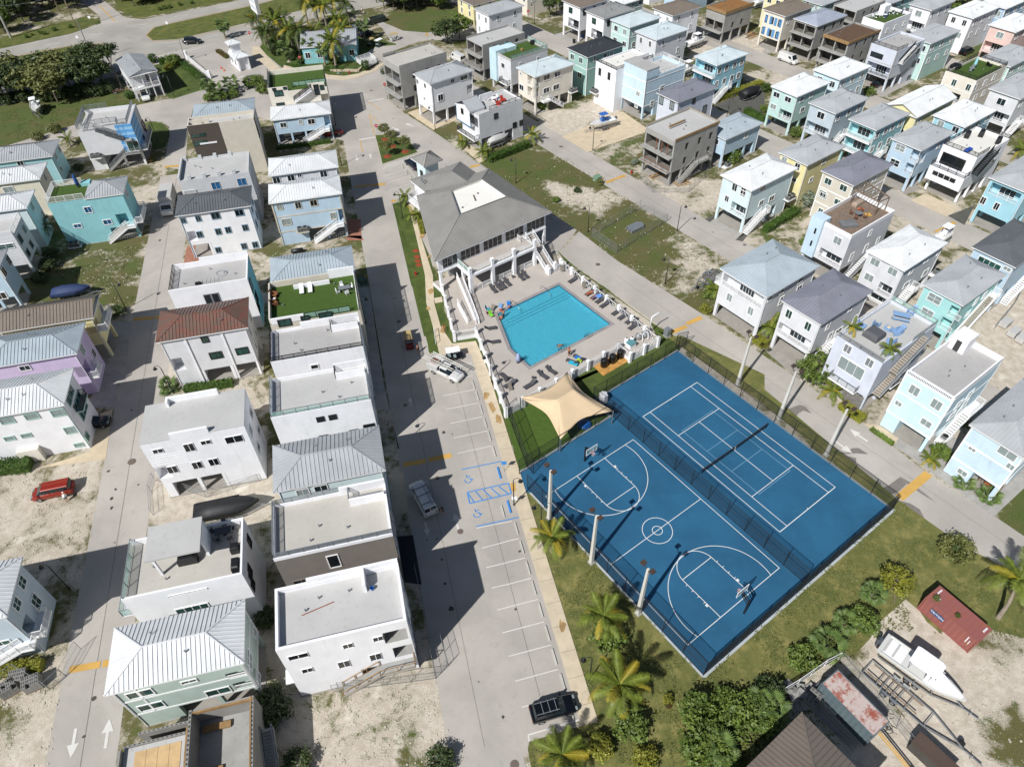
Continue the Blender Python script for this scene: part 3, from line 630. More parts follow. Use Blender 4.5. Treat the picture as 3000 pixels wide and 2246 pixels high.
 def flat(s,ph=.9,slab=None,z=None,x=None,sides='fbwe',pm=None,t=.22,zs=None):
  ''
  z=z or s.z;pm=pm or s.wall;x0,y0,x1,y1=x or(s.x0,s.y0,s.x1,s.y1)
  if getattr(s,'later',None):a=s.later;s.later=None;s.body_(a[0],z-ph,*a[1:])
  MB().box(x0+.02,y0+.02,z-ph-.12,x1-.02,y1-.02,z-ph+.02).build('roof',slab or M_ROOFSLAB,s.root)
  o=MB()
  if 'f' in sides:o.box(x0,y0,z-ph,x1,y0+t,z)
  if 'b' in sides:o.box(x0,y1-t,z-ph,x1,y1,z)
  if 'w' in sides:o.box(x0,y0+t,z-ph,x0+t,y1-t,z)
  if 'e' in sides:o.box(x1-t,y0+t,z-ph,x1,y1-t,z)
  o.build('parapet',pm,s.root)
  for k in range(3):q=MB().lathe([(.07,0),(.07,.25),(.11,.27),(.11,.34)],8,(x0+(x1-x0)*random.uniform(.15,.85),y0+(y1-y0)*random.uniform(.2,.8),z-ph+.02)).build('vent_pipe',M_GREY,s.root)
  return z-ph+.02
 def box(s,name,x0,y0,z0,x1,y1,z1,m=None,parent=None):
  return MB().box(x0,y0,z0,x1,y1,z1).build(name,m or s.wall,parent or s.root)
 def rail(s,P,h=1.05,m=None,style='v',name='railing'):return railing(name,P,h,s.root,m,style)
 def band(s,zs,m=None,faces='fwe',h=.22):
  b=MB()
  for z in zs:
   for f in faces:
    L0,L1=(s.x0,s.x1)if f in 'fb' else(s.y0,s.y1);s.face_box(b,f,L0-.05,L1+.05,z-h/2,z+h/2,-.01,.05)
  for f,a in(('f',s.x0),('f',s.x1),('w',s.y0),('w',s.y1),('e',s.y0),('e',s.y1)):
   if f in faces:s.face_box(b,f,a-.1,a+.1,s.z0,s.z-.02,-.01,.042)
  b.build('trim_band',m or s.trim,s.root)
 def balcony(s,f,a0,a1,z,d=1.4,style='v',m=None,slabm=None,col=False):
  b=MB();s.face_box(b,f,a0,a1,z-.25,z,.0,d);b.build('balcony_slab',slabm or s.trim,s.root)
  def P(a,o):return{'f':(a,s.y0-o,z),'b':(a,s.y1+o,z),'w':(s.x0-o,a,z),'e':(s.x1+o,a,z)}[f]
  s.rail([P(a0+.05,.05),P(a0+.05,d-.06),P(a1-.05,d-.06),P(a1-.05,.05)],1.05,m,style)
  if col:
   for a in(a0+.15,a1-.15):
    q=MB();s.face_box(q,f,a-.15,a+.15,0,z-.252,d-.45,d-.12);q.build('column',s.trim,s.root)
 def pane_door(s,f,a,z,w,h,n=3,inset=1.3,glass=None,trim=None):return s.window(f,a,z+h/2,w,h,trim or s.trim,glass or s.glass,n,inset-.03,.06)
 def stairs(s,f,a_top,a_bot,ztop,zbot=0.,w=1.05,off=.1,m=None,rm=None,style='v',land=1.2,tread=None):
  ''
  n=max(4,round((ztop-zbot)/.19));T=MB();Sg=MB()
  def P(a,o,z):return{'f':(a,s.y0-o,z),'b':(a,s.y1+o,z),'w':(s.x0-o,a,z),'e':(s.x1+o,a,z)}[f]
  for i in range(n):
   a=a_top+(a_bot-a_top)*(i+.5)/n;zz=ztop-(ztop-zbot)*(i+1)/n;st=abs(a_bot-a_top)/n
   q=MB();s.face_box(q,f,a-st*.55,a+st*.55,zz-.06+.19,zz+.19,off,off+w);T.add(q.v,q.f)
  for o in(off,off+w):Sg.bar(P(a_top,o,ztop-.12),P(a_bot,o,zbot+.1),.08,.3)
  st_=Sg.build('staircase',m or s.trim,s.root);T.build('stair_treads',tread or m or s.trim,st_,kind='stuff')
  for o in(off,off+w):
   railing('handrail',[P(a_top,o,ztop),P(a_bot,o,zbot+.15)],1.,st_,rm or s.trim,style)
  if land:
   sgn=1 if a_top>a_bot else-1;q=MB();s.face_box(q,f,a_top,a_top+sgn*land,ztop-.2,ztop,0,off+w+.05);q.build('landing',m or s.trim,st_)
   railing('handrail',[P(a_top,off+w,ztop),P(a_top+sgn*land,off+w,ztop),P(a_top+sgn*land,.05,ztop)],1.05,st_,rm or s.trim,style)
  return st_
 def xyz(s,x,y,z=0.):return s.o+s.u*x+s.v*y+Vector((0,0,z))
_AC=[]
def ac_unit(p,rot,label,n=1):
 if not _AC:
  t=thing('ac_unit','x','ac unit',(0,0,0));b=MB().box(-.42,-.42,.06,.42,.42,.82);b.build('casing',M_ACBODY,t)
  MB().lathe([(.36,.82),(.36,.86),(.30,.88)],14).build('fan_guard',M_BLACK,t);MB().box(-.44,-.44,0,.44,.44,.06).build('base_pan',M_GREY,t)
  l=MB()
  for k in range(5):
   l.box(-.43,-.36,.15+k*.12,-.42,.36,.2+k*.12);l.box(-.36,-.43,.15+k*.12,.36,-.42,.2+k*.12)
  l.build('louvres',M_BLACK,t,kind='stuff');_AC.append(t);t['used']=0
 t=_AC[0]
 if not t.get('used'):t['used']=1
 else:t=copy_tree(t)
 t.location=p;t.rotation_euler=(0,0,rot);tag(t,label,'ac unit','air conditioning units outside houses');return t
def ac_pair(h,f,spec,z,shelf=True,n=2):
 a,_=h.onface(f,spec);a=a
 if shelf:q=MB();h.face_box(q,f,a-1.1,a+1.1,z-.18,z,0,1.15);q.build('ac_ledge',h.trim,h.root)
 for i in range(n):
  aa=a+(i-(n-1)/2)*.98;x,y={'f':(aa,h.y0-.62),'b':(aa,h.y1+.62),'w':(h.x0-.62,aa),'e':(h.x1+.62,aa)}[f]
  side=('left' if(i==0)==(f in 'fe')else 'right')if n>1 else 'only'
  ac_unit(h.xyz(x,y,z if shelf else .09),h.a,f'grey ac unit, {side} one of the pair on the {h.short}' if n>1 else f'single grey ac unit beside the {h.short}')
def letters(txt,parent,loc,rot,size,m,name='lettering'):
 c=bpy.data.curves.new(name,'FONT');c.body=txt;c.size=size;c.extrude=.01;c.align_x='CENTER';c.align_y='CENTER';tmp=bpy.data.objects.new('tmp',c);dg=bpy.context.evaluated_depsgraph_get();me=bpy.data.meshes.new_from_object(tmp.evaluated_get(dg));me.materials.clear();me.materials.append(m);bpy.data.objects.remove(tmp)
 o=link(name,me,parent);o.location=loc;o.rotation_euler=rot;return o
def mid(h,f,spec):return h.onface(f,spec)
G=M_GLASSG
# --- row along the main road, far to near
h=House('L','B 125,605 622,697',10.1,'white flat-roofed house with a turf roof deck by the junction, dark handrail stair','turf-decked white house by the junction','offw',0)
h.pocket('f','B 618,842:1.6:2.2',1.2);h.body(0,10.1-.02)
zz=h.flat(1.0,M_ROOFTURF,sides='bw');h.box('parapet',0,0,9.1,4.2,.22,10.1);h.box('parapet',8.6,0,9.1,h.W-.4,.22,10.1)
h.rail([(5.2,1.2,zz),(5.2,1.9,zz),(h.W-.1,1.9,zz)],1.,M_BLACK,'g');h.rail([(h.W-.1,.1,zz),(h.W-.1,h.D-.1,zz)],1.,M_BLACK,'g');h.rail([(.1,.3,10.1),(.1,h.D,10.1)],.6,M_BLACK,'g')
h.wins('f','B 222,795:1.7:1.1 590,745:.7:.9 240,898:1.6:1 178,742:.6:.4 270,730:.6:.4',trim=M_BLACK,glass=G);h.wins('f','B 545,765:.9:2.1',n=1,trim=M_BLACK)
h.stairs('f',9.2,5.0,9.1,6.6,.9,.02,M_WHITE,M_BLACK,land=0)
h=House('L','B 153,1035 655,858',5.9,'low sky blue stilt house with white hip roof and white side stair, boat and pickup beneath','low sky blue house','mblue')
h.pocket('f','B 637,1030:1.3:2.1',1.1);h.body(2.6);h.hip('white');h.wins('f','B 262,1065:1.2:1 410,1040:.7:.9 500,1035:1.4:1.1');h.stairs('f',h.W-2.2,h.W-7.2,2.6)
H_LOW=h
h=House('L','B 137,1508 712,1280',8.6,'white hip-roofed pale grey house nearer than the low sky blue one, roof tightly ribbed','pale grey house with white hip roof','lgrey')
h.body(0);h.hip('white');h.wins('f','B 205,1535:1.2:1.2 328,1515:1.2:1.1 400,1493:.7:.7 605,1480:1.2:1.2');h.auto('e',0,(4.5,7.4),2)
h=House('L','F 137,115 B 740,1495',8.9,'sky blue three-level house with white hip roof, beige bands and white stair to the road','sky blue house with beige bands','mblue',trim=mat('beige trim','#c4bbaa',.7))
h.pocket('f','F 762,195:1.2:2.5',1.2);h.body(2.7,open_=[(.38,1)]);h.hip('white');h.band([5.9,2.8],faces='fe')
h.wins('f','F 232,135:.8:.9 388,120:.9:1.2 520,100:1.1:1.1 290,262:1.5:1.2 688,210:.9:1.2');h.stairs('f',h.W-2.0,h.W-6.6,3.0,rm=M_TRIM,m=M_TRIM);ac_pair(h,'f','F 430,330',2.85)
h=House('L','F 150,575 875,680',8.4,'teal-walled house with slate blue hip roof squeezed behind the turf deck house','slate-roofed teal house','cyan')
h.body(0);h.hip('blue');h.auto('e',0,(4.2,7),2,trim=M_TRIM);h.wins('f','F 480,760:1.3:.5')
h=House('L','F 132,775 905,968',9.6,'light house with green turf roof terrace, white loungers and brown deck chairs on top','turf terrace house','beige',0)
h.body(0,9.58);zz=h.flat(1.0,M_ROOFTURF,sides='w');h.box('parapet',.22,h.D-.22,8.5,9.6-.6,h.D,9.6);h.box('parapet',9.,h.D-.22,8.5,h.W,h.D,10.2,M_WHITE)
h.box('parapet',0.22,0,8.5,4.9,.22,9.6,M_WHITE);h.box('planter_wall',3.6,h.D-1.5,8.6,9.,h.D-1.25,9.3,M_WHITE)
h.rail([(5.,.15,zz),(11.5,.15,zz)],1.,M_BLACK,'g');h.rail([(h.W-.15,.1,zz),(h.W-.15,h.D-.3,zz)],1.,M_TRIM,'v')
h.wins('f','F 273,1118:1.7:1.1 445,1078:1:.6 620,1057:1.7:1',glass=G,trim=M_BLACK);H_TURF=h
h=House('L','F 150,1190 940,1320',10.,'white flat house with dark horizontal railing round a bare grey roof','white house railed in dark bars','white',0)
h.body(0,9.98);zz=h.flat(.45,M_ROOFSLAB);h.rail([(.1,h.D-.1,10),(.1,.1,10),(h.W-.1,.1,10)],.75,M_BLACK,'h');h.rail([(h.W-.1,.1,10),(h.W-.1,h.D-2,10)],.75,M_BLACK,'h')
h.box('stair_wall',8.4,h.D-2.0,zz,h.W-.25,h.D-1.8,10.75,M_WHITE);h.box('stair_wall',4.2,h.D-.25,9.9,h.W,h.D-.02,10.75,M_WHITE);h.rail([(8.3,h.D-1.9,9.6),(8.3,h.D-.4,9.6)],1.,M_BLACK,'h');h.box('stairwell_shade',8.5,h.D-1.78,zz-.03,h.W-.3,h.D-.3,zz+.03,M_DARKIN)  # dark plate on the slab stands in for shade down the stair recess
h.wins('f','F 528,1492:.9:.7',n=1);h.auto('e',0,(4,7.4),2,w=1.6,h=1.6)
h=House('L','F 150,1600 J 1005,145',10.,'white flat house with frameless glass balustrade around pale roof','white house with glass balustrade','white',0)
h.body(0,9.98);zz=h.flat(.5,M_LTGREY);h.rail([(.1,h.D-.1,10),(.1,.1,10),(h.W-.1,.1,10),(h.W-.1,h.D-1.7,10)],.85,M_GREY,'g')
h.box('stair_wall',8.4,h.D-1.9,zz,h.W-.25,h.D-1.7,10.7,M_WHITE);h.box('stair_wall',8.2,h.D-.25,9.98,h.W,h.D-.02,10.8,M_WHITE);h.rail([(8.3,h.D-1.8,9.7),(8.3,h.D-.3,9.7)],1.,M_BLACK,'h')
h.wins('f','J 578,312:.8:.7 682,294:.8:.7 992,372:1.3:.7 608,460:1:.4 860,413:1:.4',glass=M_SCREEN,trim=M_BLACK);h.auto('e',0,(4,7.4),2,w=1.6,h=1.6)
h=House('L','J 172,547 1135,755',9.2,'pale blue house with mid grey ribbed hip roof between two flat white roofs','pale blue house with grey hip roof','pale')
h.body(0);h.hip('blue' if 0 else 'grey',pw=.5);h.wins('f','J 428,932:1.3:1.1 583,900:1.4:1.1');h.auto('e',0,(4,7),2)
h=House('L','J 170,1040 1190,1285',9.7,'taupe flat house with grey bar railing and cream roof slab beside the road','taupe railed house','brown',0)
h.body(0,9.68);zz=h.flat(.5,M_BEIGEROOF,pm=M_WHITE);h.rail([(.6,h.D-.1,9.7),(.1,h.D-.1,9.7),(.1,.1,9.7),(h.W-.1,.1,9.7)],.8,M_GREY,'h');h.rail([(.4,h.D-.1,9.7),(7.4,h.D-.1,9.7)],.8,M_GREY,'h')
h.box('stair_wall',8.4,h.D-2.1,zz,h.W-.25,h.D-1.85,10.4,M_WHITE);h.box('stair_wall',7.4,h.D-.3,9.0,h.W,h.D-.02,10.5,M_WHITE);h.rail([(8.4,h.D-.4,9.7),(8.4,h.D-1.8,9.7),(h.W-.4,h.D-1.8,9.7)],.9,M_GREY,'h')
h.box('edge_wall',h.W-.28,.3,9.6,h.W,h.D-2.1,10.3,M_WHITE);h.wins('f','J 692,1518:1.1:2.3',n=1,glass=M_SCREEN);h.wins('f','J 732,1640:.8:1.8 800,1635:4.2:1.2 N 415,75:1.6:.7',glass=M_SCREEN,trim=wm('brown'));h.auto('e',0,(4,7),2,w=1.8,h=1.8)
h=House('L','N 187,140 1310,405',11.0,'new white flat house, nearest the camera, with open corner loggias and unfinished stair','new white house with corner loggias','white',0)
h.pocketm=M_CONC;h.pocket('f','N 1218,540:2.3:2.3 1285,665:2:2.2',2.4)
h.body(2.8,10.98,open_=[(.5,1)],colm=M_WHITE);zz=h.flat(.75,M_LTGREY,t=.28);h.box('parapet',3.2,h.D-.25,10.5,8.6,h.D+.02,11.7,M_WHITE);h.box('parapet',8.6,h.D-2.2,10.2,8.9,h.D+.02,11.7,M_WHITE);h.box('parapet',8.9,h.D-.25,10.5,h.W,h.D+.02,11.7,M_WHITE)
h.wins('f','N 390,712:1.8:.9 468,830:1:.9 780,778:1.1:1.4 1048,716:1.1:1.4 1068,562:.9:.9 812,622:.9:.9',glass=M_SCREEN,trim=M_WHITE,tw=.02);h.stairs('f',h.W-3.8,h.W-8.0,2.9,m=M_CONC,rm=M_WOOD,style='n',land=3.6)
h.box('ledge',-1.0,.4,2.6,0,1.9,2.8,M_WHITE);h.auto('e',0,(4.3,8),2,w=1.5,h=1.8,glass=M_SCREEN);H_NEW=h
# --- second column, beside the west street
h=House('L','A 650,1105 1155,885',9.2,'white modern house with blue and white striped corner and outside stair to the roof','white house with blue striped corner','lgrey',0)
h.body(3.1,9.18,open_=[(.22,1)],colm=M_TRIM);zz=h.flat(.8,M_LTGREY,sides='be');MBL=mat('azure cladding','#5d9fd6',.6);MBL2=mat('pale azure cladding','#94bfe2',.6)
for k in range(10):h.box('cladding_board',h.W-3.2,-.05,3.3+k*.59,h.W+.04,-.004,3.3+k*.59+.56,MBL if k%2 else MBL2);h.box('cladding_board',h.W+.004,0,3.3+k*.59,h.W+.05,h.D*.62,3.3+k*.59+.56,MBL if k%2 else MBL2)
for q in([(.1,3.2,zz),(.1,h.D-.2,9.2)],[(.1,.12,9.2),(.1,h.D-.1,9.2),(4.6,h.D-.1,9.2)],[(.1,.12,9.2),(3.4,.12,9.2)],[(3.4,1.5,9.2),(7.8,1.5,9.2),(7.8,.12,9.2),(9.8,.12,9.2),(9.8,h.D-.1,9.2)]):h.rail(q,1.,M_GREY)
h.stairs('f',3.6,8.2,9.0,6.2,.9,.02,mat('dark steel','#4a4c4e',.6),M_GREY,land=0);h.box('landing',8.1,-1.1,6.0,9.6,0,6.2,M_CONC)
h.wins('f','A 1030,1100:.9:2.1',n=1,trim=MBL,glass=G);h.wins('f','A 1180,1235:2.2:2.1',n=2,trim=M_TRIM,glass=G,inset=-.06);h.wins('e','A 1228,1030:1.6:1.6 1250,1130:1:1.3 1228,1190:1:1.6',trim=M_BLACK,inset=-.06)
h.balcony('e',.1,h.D-.2,3.3,1.2,m=M_GREY);h.stairs('f',h.W-3.0,h.W-7.3,3.3,m=M_CONC,rm=M_GREY,land=3.0);ac_pair(h,'f','A 822,1330',3.2)
h=House('L','A 1640,985 2170,838',9.0,'house with slate grey hip roof tucked behind the beige modern block','slate roof behind the beige block','lgrey',D=7,ay='f');h.body(0);h.hip('blue');h.auto('e',0,(4,7),2)
h=House('L','A 1590,1075 2160,935',11.6,'tall beige modern block with dark brown panel and slanted green glass stair window','beige block with brown panel','beige',0)
h.body(0,11.58);zz=h.flat(.7,M_LTGREY);h.box('dark_panel',-.03,-.06,1.0,5.9,-.004,11.62,wm('dkbrown'));h.box('parapet',.22,1.9,zz,4.0,2.1,11.7,wm('beige'));h.wins('f','A 1690,1150:2.6:.7 1700,1215:2.6:.9',glass=G,trim=wm('dkbrown'),n=4,inset=-.07,tw=.02)
h.wins('e','A 2165,1040:1:3 2195,1220:1:2',trim=M_BLACK);h.box('stair_stringer',1.3,-.2,7.6,4.6,-.07,7.9,M_WHITE)
h=House('L','A 1515,1530 2120,1285',10.6,'grey block house still under construction with square parapet stubs on its roof','grey unfinished house with parapet stubs','grey',0)
h.body(0,10.58);zz=h.flat(.35,M_LTGREY,sides='be')
for k in range(4):h.box('parapet_stub',1.6+k*2.6,-.02,10.2,2.2+k*2.6,.35,11.1,wm('grey'));h.box('parapet_stub',.4+k*2.7,h.D-.35,10.2,1.0+k*2.7,h.D,11.1,wm('grey'))
h.box('parapet',0,0,10.2,.3,h.D,11.,wm('grey'));h.wins('f','A 1838,1580:1.4:1.4 2058,1548:1.4:1.4',glass=M_GLASSB,trim=wm('grey'),tw=.03);h.rail([(0,-.2,7.4),(2.2,-.2,7.4)],1,M_TRIM)
for k in range(4):h.wins('e',f'E 2190,{60+k*70}:.9:1.2',trim=M_WHITE)
h=House('L','E 1490,220 2140,130',8.9,'white house with charcoal grey hip roof and blue-grey window surrounds','white house with blue window surrounds','white',trim=mat('blue grey trim','#7593a5',.6),D=6.9)
h.pocket('f','E 1628,385:1.7:2',1.4);h.body(2.7,open_=[(0,.3)],colm=M_WHITE);h.hip('dark')
h.wins('f','E 1560,250:.7:.9 1687,232:.7:1 1835,210:1.3:1.1 2037,183:1.3:1.1 1700,368:.8:1.1 1858,343:.8:1.1 1942,330:.8:1.1 2087,310:.8:1.1 1858,500:.8:1 2078,468:.8:1.1 2172,455:.8:1.1',glass=M_SCREEN);h.auto('e',0,(4.2,7.2),2)
h=House('L','E 1430,850 2110,530',9.7,'white flat house with recessed concrete roof terrace scattered with tools and hoses','white house with bare concrete terrace','white',0)
h.body(0,9.68);zz=h.flat(.9,M_ROOFSLAB,sides='fbe');h.box('parapet',4.2,h.D-.24,9.0,h.W,h.D,10.3,M_WHITE);h.rail([(.15,.2,zz),(.15,h.D-.2,zz)],1.1,M_BLACK,'h');h.rail([(.15,.2,6.2),(.15,h.D-.2,6.2)],1.0,M_BLACK,'h')
h.wins('f','E 1775,918:.9:1.7 1840,908:.9:1.7',n=1,trim=M_GREY,glass=M_SCREEN);h.box('blue_panel',h.W+.004,.3,0.5,h.W+.04,h.D-.3,9.6,wm('teal'));h.wins('e','E 2135,800:1.4:1.8 2180,905:1.4:1.8 2195,1100:1.2:1.8',trim=M_BLACK,inset=-.05);H_CT=h
h=House('L','E 1325,1298 2120,910',9.4,'off-white house with rusty brown ribbed hip roof beside the west street','brown-roofed cream house','lgrey')
h.pocket('f','E 1495,1478:2.3:2.4',1.6);h.body(2.7,open_=[(.3,1)],colm=M_WHITE);h.hip('brown');h.wins('f','E 1745,1262:.8:.9 1840,1395:1.6:1.1 2062,1358:1.6:1.1',glass=G,trim=M_BLACK)
for x in(3.6,8.6):h.box('wall_rib',x,-.0+h.y0-.16,0,x+.25,h.y0+.01,9.3,M_WHITE)
h.auto('e',0,(4.2,7.2),2)
h=House('L','I 1185,535 2085,50',10.6,'bright white flat house with stepped parapets and open corner on posts','white house with stepped parapets','white',0)
h.pocket('f','I 1385,765:1.7:2.3',1.6);h.body(2.8,10.58,open_=[(.05,.62)],colm=M_WHITE,now=True)
h.box('roof',0,0,10.582,h.W,h.D,10.66,M_LTGREY);h.box('parapet',3.6,-.02,10.3,8.0,.3,11.5,M_WHITE);h.box('parapet',2.7,h.D-.3,10.66,8.9,h.D+.02,11.5,M_WHITE);h.box('parapet',2.7,h.D-1.,10.66,3.0,h.D-.3,11.5,M_WHITE)
h.wins('f','I 1345,582:1.1:.7 1612,552:1.1:1.4 1752,508:1.1:.7 1993,482:2:1.2 1470,740:1.1:1.3 1680,702:1.1:1.3 1820,675:1.1:1.3',glass=M_SCREEN,trim=M_WHITE,tw=.03,inset=-.0)
for k in range(6):h.box('clapboard_strip',.1,-.035,8.2-k*.42,4.4,-.004,8.23-k*.42+.02,M_TRIM)
h.auto('e',0,(4.3,7.8),2,w=1.2,h=1.2)
h=House('L','M 1030,235 I 2070,1145',9.6,'white terrace house with big overhanging grey roof slab and dining set on the roof','white house with overhanging roof slab','white',0)
h.body(0,9.58);zz=h.flat(.8,M_BEIGEROOF,sides='fbe');H_SLAB=h
s0=h.loc('I 1225,1530',12.3);s1=h.loc('I 1720,1140',12.3);h.box('roof_canopy',s0.x,s0.y,12.1,s1.x,s1.y,12.35,M_LTGREY)
for(x,y)in((s0.x+.4,s0.y+.4),(s0.x+.4,s1.y-.5)):h.box('canopy_wall',x,y,zz,x+.25,y+.25,12.1,M_WHITE)
h.box('canopy_wall',s1.x-.35,s1.y-2.6,zz,s1.x-.1,s1.y-.2,12.1,M_WHITE);h.box('canopy_wall',s0.x+1.,s1.y-.4,zz,s1.x-.1,s1.y-.15,12.1,M_WHITE)
h.rail([(.15,.1,zz),(.15,h.D-.1,zz)],1.2,M_GREY,'g');h.box('balcony_slab',-1.1,.1,6.2,0,h.D-.2,6.4,M_WHITE);h.rail([(-.05,.1,6.4),(-1.05,.1,6.4),(-1.05,h.D-.3,6.4),(-.05,h.D-.3,6.4)],1.1,M_GREY,'g')
h.wins('f','M 1640,305:3.2:1',n=4,glass=G,trim=M_WHITE);h.wins('f','M 1515,185:1.9:.2 1680,150:1.9:.2',n=1,tw=.02);h.wins('e','M 2128,20:1:1.2 2150,100:1:1.3 I 2120,1350:.8:1.6 2125,1600:.8:1.6',glass=M_SCREEN,trim=M_BLACK)
h=House('L','M 890,1060 2092,235',9.0,'sage green house with bright white ribbed hip roof and arched corner balconies','sage green house with arched balconies','sage')
h.pocket('f','M 2020,870:2.0:1.4 2090,950:2.2:1.5',1.5);h.body(2.7,open_=[(.3,1)]);h.hip('white',pw=.43);h.band([8.7,6.1,3.0],faces='fwe')
for x in(2.2,):h.box('trim_band',x,h.y0-.05,3.0,x+.2,h.y0,8.7,M_TRIM)
h.wins('f','M 1195,1030:2.2:1.2 1290,1135:2.2:1.2 1610,925:1.3:.5 1860,1010:2.2:1.2',glass=G)
for p in h.pockets:h.rail([(p[1],h.y0+.05,p[3]),(p[2],h.y0+.05,p[3])],.8,M_TRIM)
h.wins('e','M 2165,510:.8:1.2 2120,740:1.6:1.8 2195,900:1.2:1.4');H_SAGE=h
# --- first column at the left edge
h=House('L','A 450,1335 500,1195',6.0,'aqua house with grey ribbed hip roof at the left edge near the street bend','aqua house at the street bend','aqua',W=12.8,ax='r')
h.body(0);h.hip('grey');h.wins('f','A 175,1392:1.1:.9');h.wins('e','A 472,1330:1.2:1.2 505,1275:1:1.2 520,1440:.7:1.1')
h=House('L','A 345,1530 405,1385',7.3,'beige house with bright white hip roof between two aqua houses on the left edge','beige house with white roof','cream',W=12.8,ax='r')
h.body(0);h.hip('white');h.wins('f','A 75,1615:1.7:1.1');h.wins('e','A 382,1510:.9:1.3 460,1590:.8:1.2')
h=House('L','E 400,110 A 1075,1510',9.0,'turquoise house half roofed in grey metal, half a turf deck with white balustrade','turquoise house with turf deck','teal',.0)
h.pocket('f','E 1045,238:1.9:2.2',1.5);h.body(2.6,8.98,open_=[(.6,1)],now=True);T0=h.loc('E 715,60',9.1).x
ro,g=seam_roof(h.W-T0+.3,h.D+.5,9.1,1.2,roof_mat('grey'),h.root,'hip',.46,True);ro.location=(T0,-.2,0)
h.box('roof',.05,.05,8.85,T0,h.D-.05,9.0,M_ROOFTURF);h.box('upper_wall',5.0,h.D-1.3,9.0,T0+.4,h.D,9.6,wm('teal'));h.rail([(T0,.1,9.0),(.1,.1,9.0),(.1,h.D-.1,9.0),(5.,h.D-.1,9.0)],1.1,M_TRIM,'v')
h.wins('f','E 750,158:1.1:1.1 662,295:1.2:.7 915,262:1.3:.9',glass=M_GLASSB);h.wins('e','E 1075,20:1:1.3');h.balcony('e',.2,h.D-.3,2.9,1.3);h.stairs('f',h.W-1.4,h.W-5.4,2.8,tread=M_TAN,land=1.6);ac_pair(h,'f','E 650,460',.35,True);H_TQ=h
h=House('L','E 235,150 290,-5',8.2,'pale seafoam house with white hip roof on the left edge, behind the white terrace','seafoam house on the left edge','pale',W=12.8,ax='r');h.body(0);h.hip('white');h.wins('e','E 272,130:1.1:1.4 362,195:.9:1.2')
h=House('L','E 90,340 155,180',9.4,'narrow white clapboard house at the left edge with roof terrace and grey seating','white clapboard terrace house','lgrey',0,W=12.8,ax='r');h.body(2.7,9.38);zz=h.flat(.95,M_LTGREY,sides='fb')
h.rail([(h.W-.1,.2,zz),(h.W-.1,h.D-.2,zz)],1.1,M_TRIM);h.wins('e','E 170,405:1.1:1.5 207,325:.7:1 265,452:.9:1.2 238,525:1:1.2',trim=M_GREY);h.wins('f','E 50,470:2.4:.8',glass=G)
for k in range(9):h.box('clapboard_strip',.1,-.03,8.2-k*.5,h.W-.1,-.004,8.23-k*.5,M_TRIM)
h.box('roof_sofa',h.W-5,.6,zz,h.W-3.6,1.4,zz+.7,M_GREY)
h=House('L','E 70,495 0,655',8.6,'sky blue house with grey ribbed roof cut by the left edge of the picture','sky blue house at the left edge','mblue',W=12.8,ax='r');h.body(2.7);h.hip('grey');h.wins('e','E 72,590:1.1:1.5 30,690:1.2:1.5');h.wins('f','E 10,890:1.5:1.2')
h=House('L','E -30,1215 850,880',8.0,'yellow house with taupe ribbed gable roof and wooden corner balcony','yellow gabled house on the west street','yel')
h.pocket('e','E 830,1140:1.6:2',1.3);h.body(2.7,open_=[(0,1)]);h.hip('tan',1.35,'gable');h.wins('e','E 858,1000:1:1.3');h.balcony('e',.5,h.D-.6,5.3,1.2)
h=House('L','E 660,1390 728,1122',8.0,'lilac house with pale blue-grey ribbed hip roof and recessed white balcony','lilac house','lilac',W=12.8,ax='r')
h.pocket('e','E 740,1500:1.8:2',1.4);h.body(0);h.hip('blue');h.wins('f','E 213,1503:1.3:.8');h.wins('e','E 698,1350:1.3:1.5 795,1378:1:1.4');h.balcony('e',.6,3.4,2.9,1.1)
h=House('L','I 550,200 E 622,1510',8.8,'large off-white house with white ribbed hip roof and pale green window surrounds','off-white house with green surrounds','white',trim=mat('pale green trim','#9cbab2',.6),W=12.8,ax='r')
h.body(0,open_=[]);h.hip('white',pw=.43);h.wins('f','I 60,322:1.5:1 272,287:1.5:.9 490,258:1.3:1.1 595,405:1.1:1.1 82,475:1.1:.6 225,450:1.1:.6 672,530:1:.6',glass=M_BLIND);h.wins('e','I 600,80:1.6:1.2 585,150:1.2:1.2 685,200:3:3 740,460:1:1',glass=G,n=3,rows=1)
h.balcony('e',2.2,5.4,5.4,.9,m=M_BLACK);h.box('shed_wall',h.W-8.9,-.35,0,h.W-6.2,.42,2.3,wm('offw'))
h=House('L','M 65,385 I 195,1490',8.6,'pale grey house with white ribbed roof and white balcony stair, bottom left','pale grey house at bottom left','grblue',W=12.8,ax='r')
h.pocket('e','M 245,450:1.7:2.1',1.5);h.body(0);h.hip('white');h.wins('e','M 185,85:1.2:1.3 140,270:1.2:1.3 305,250:1.2:1.9',glass=G,n=2,rows=2);h.wins('f','M 20,600:1.6:.8',glass=G)
h.balcony('e',.6,3.6,2.9,1.3);h.stairs('f',h.W-1.4,h.W-6.4,2.9,land=1.4)
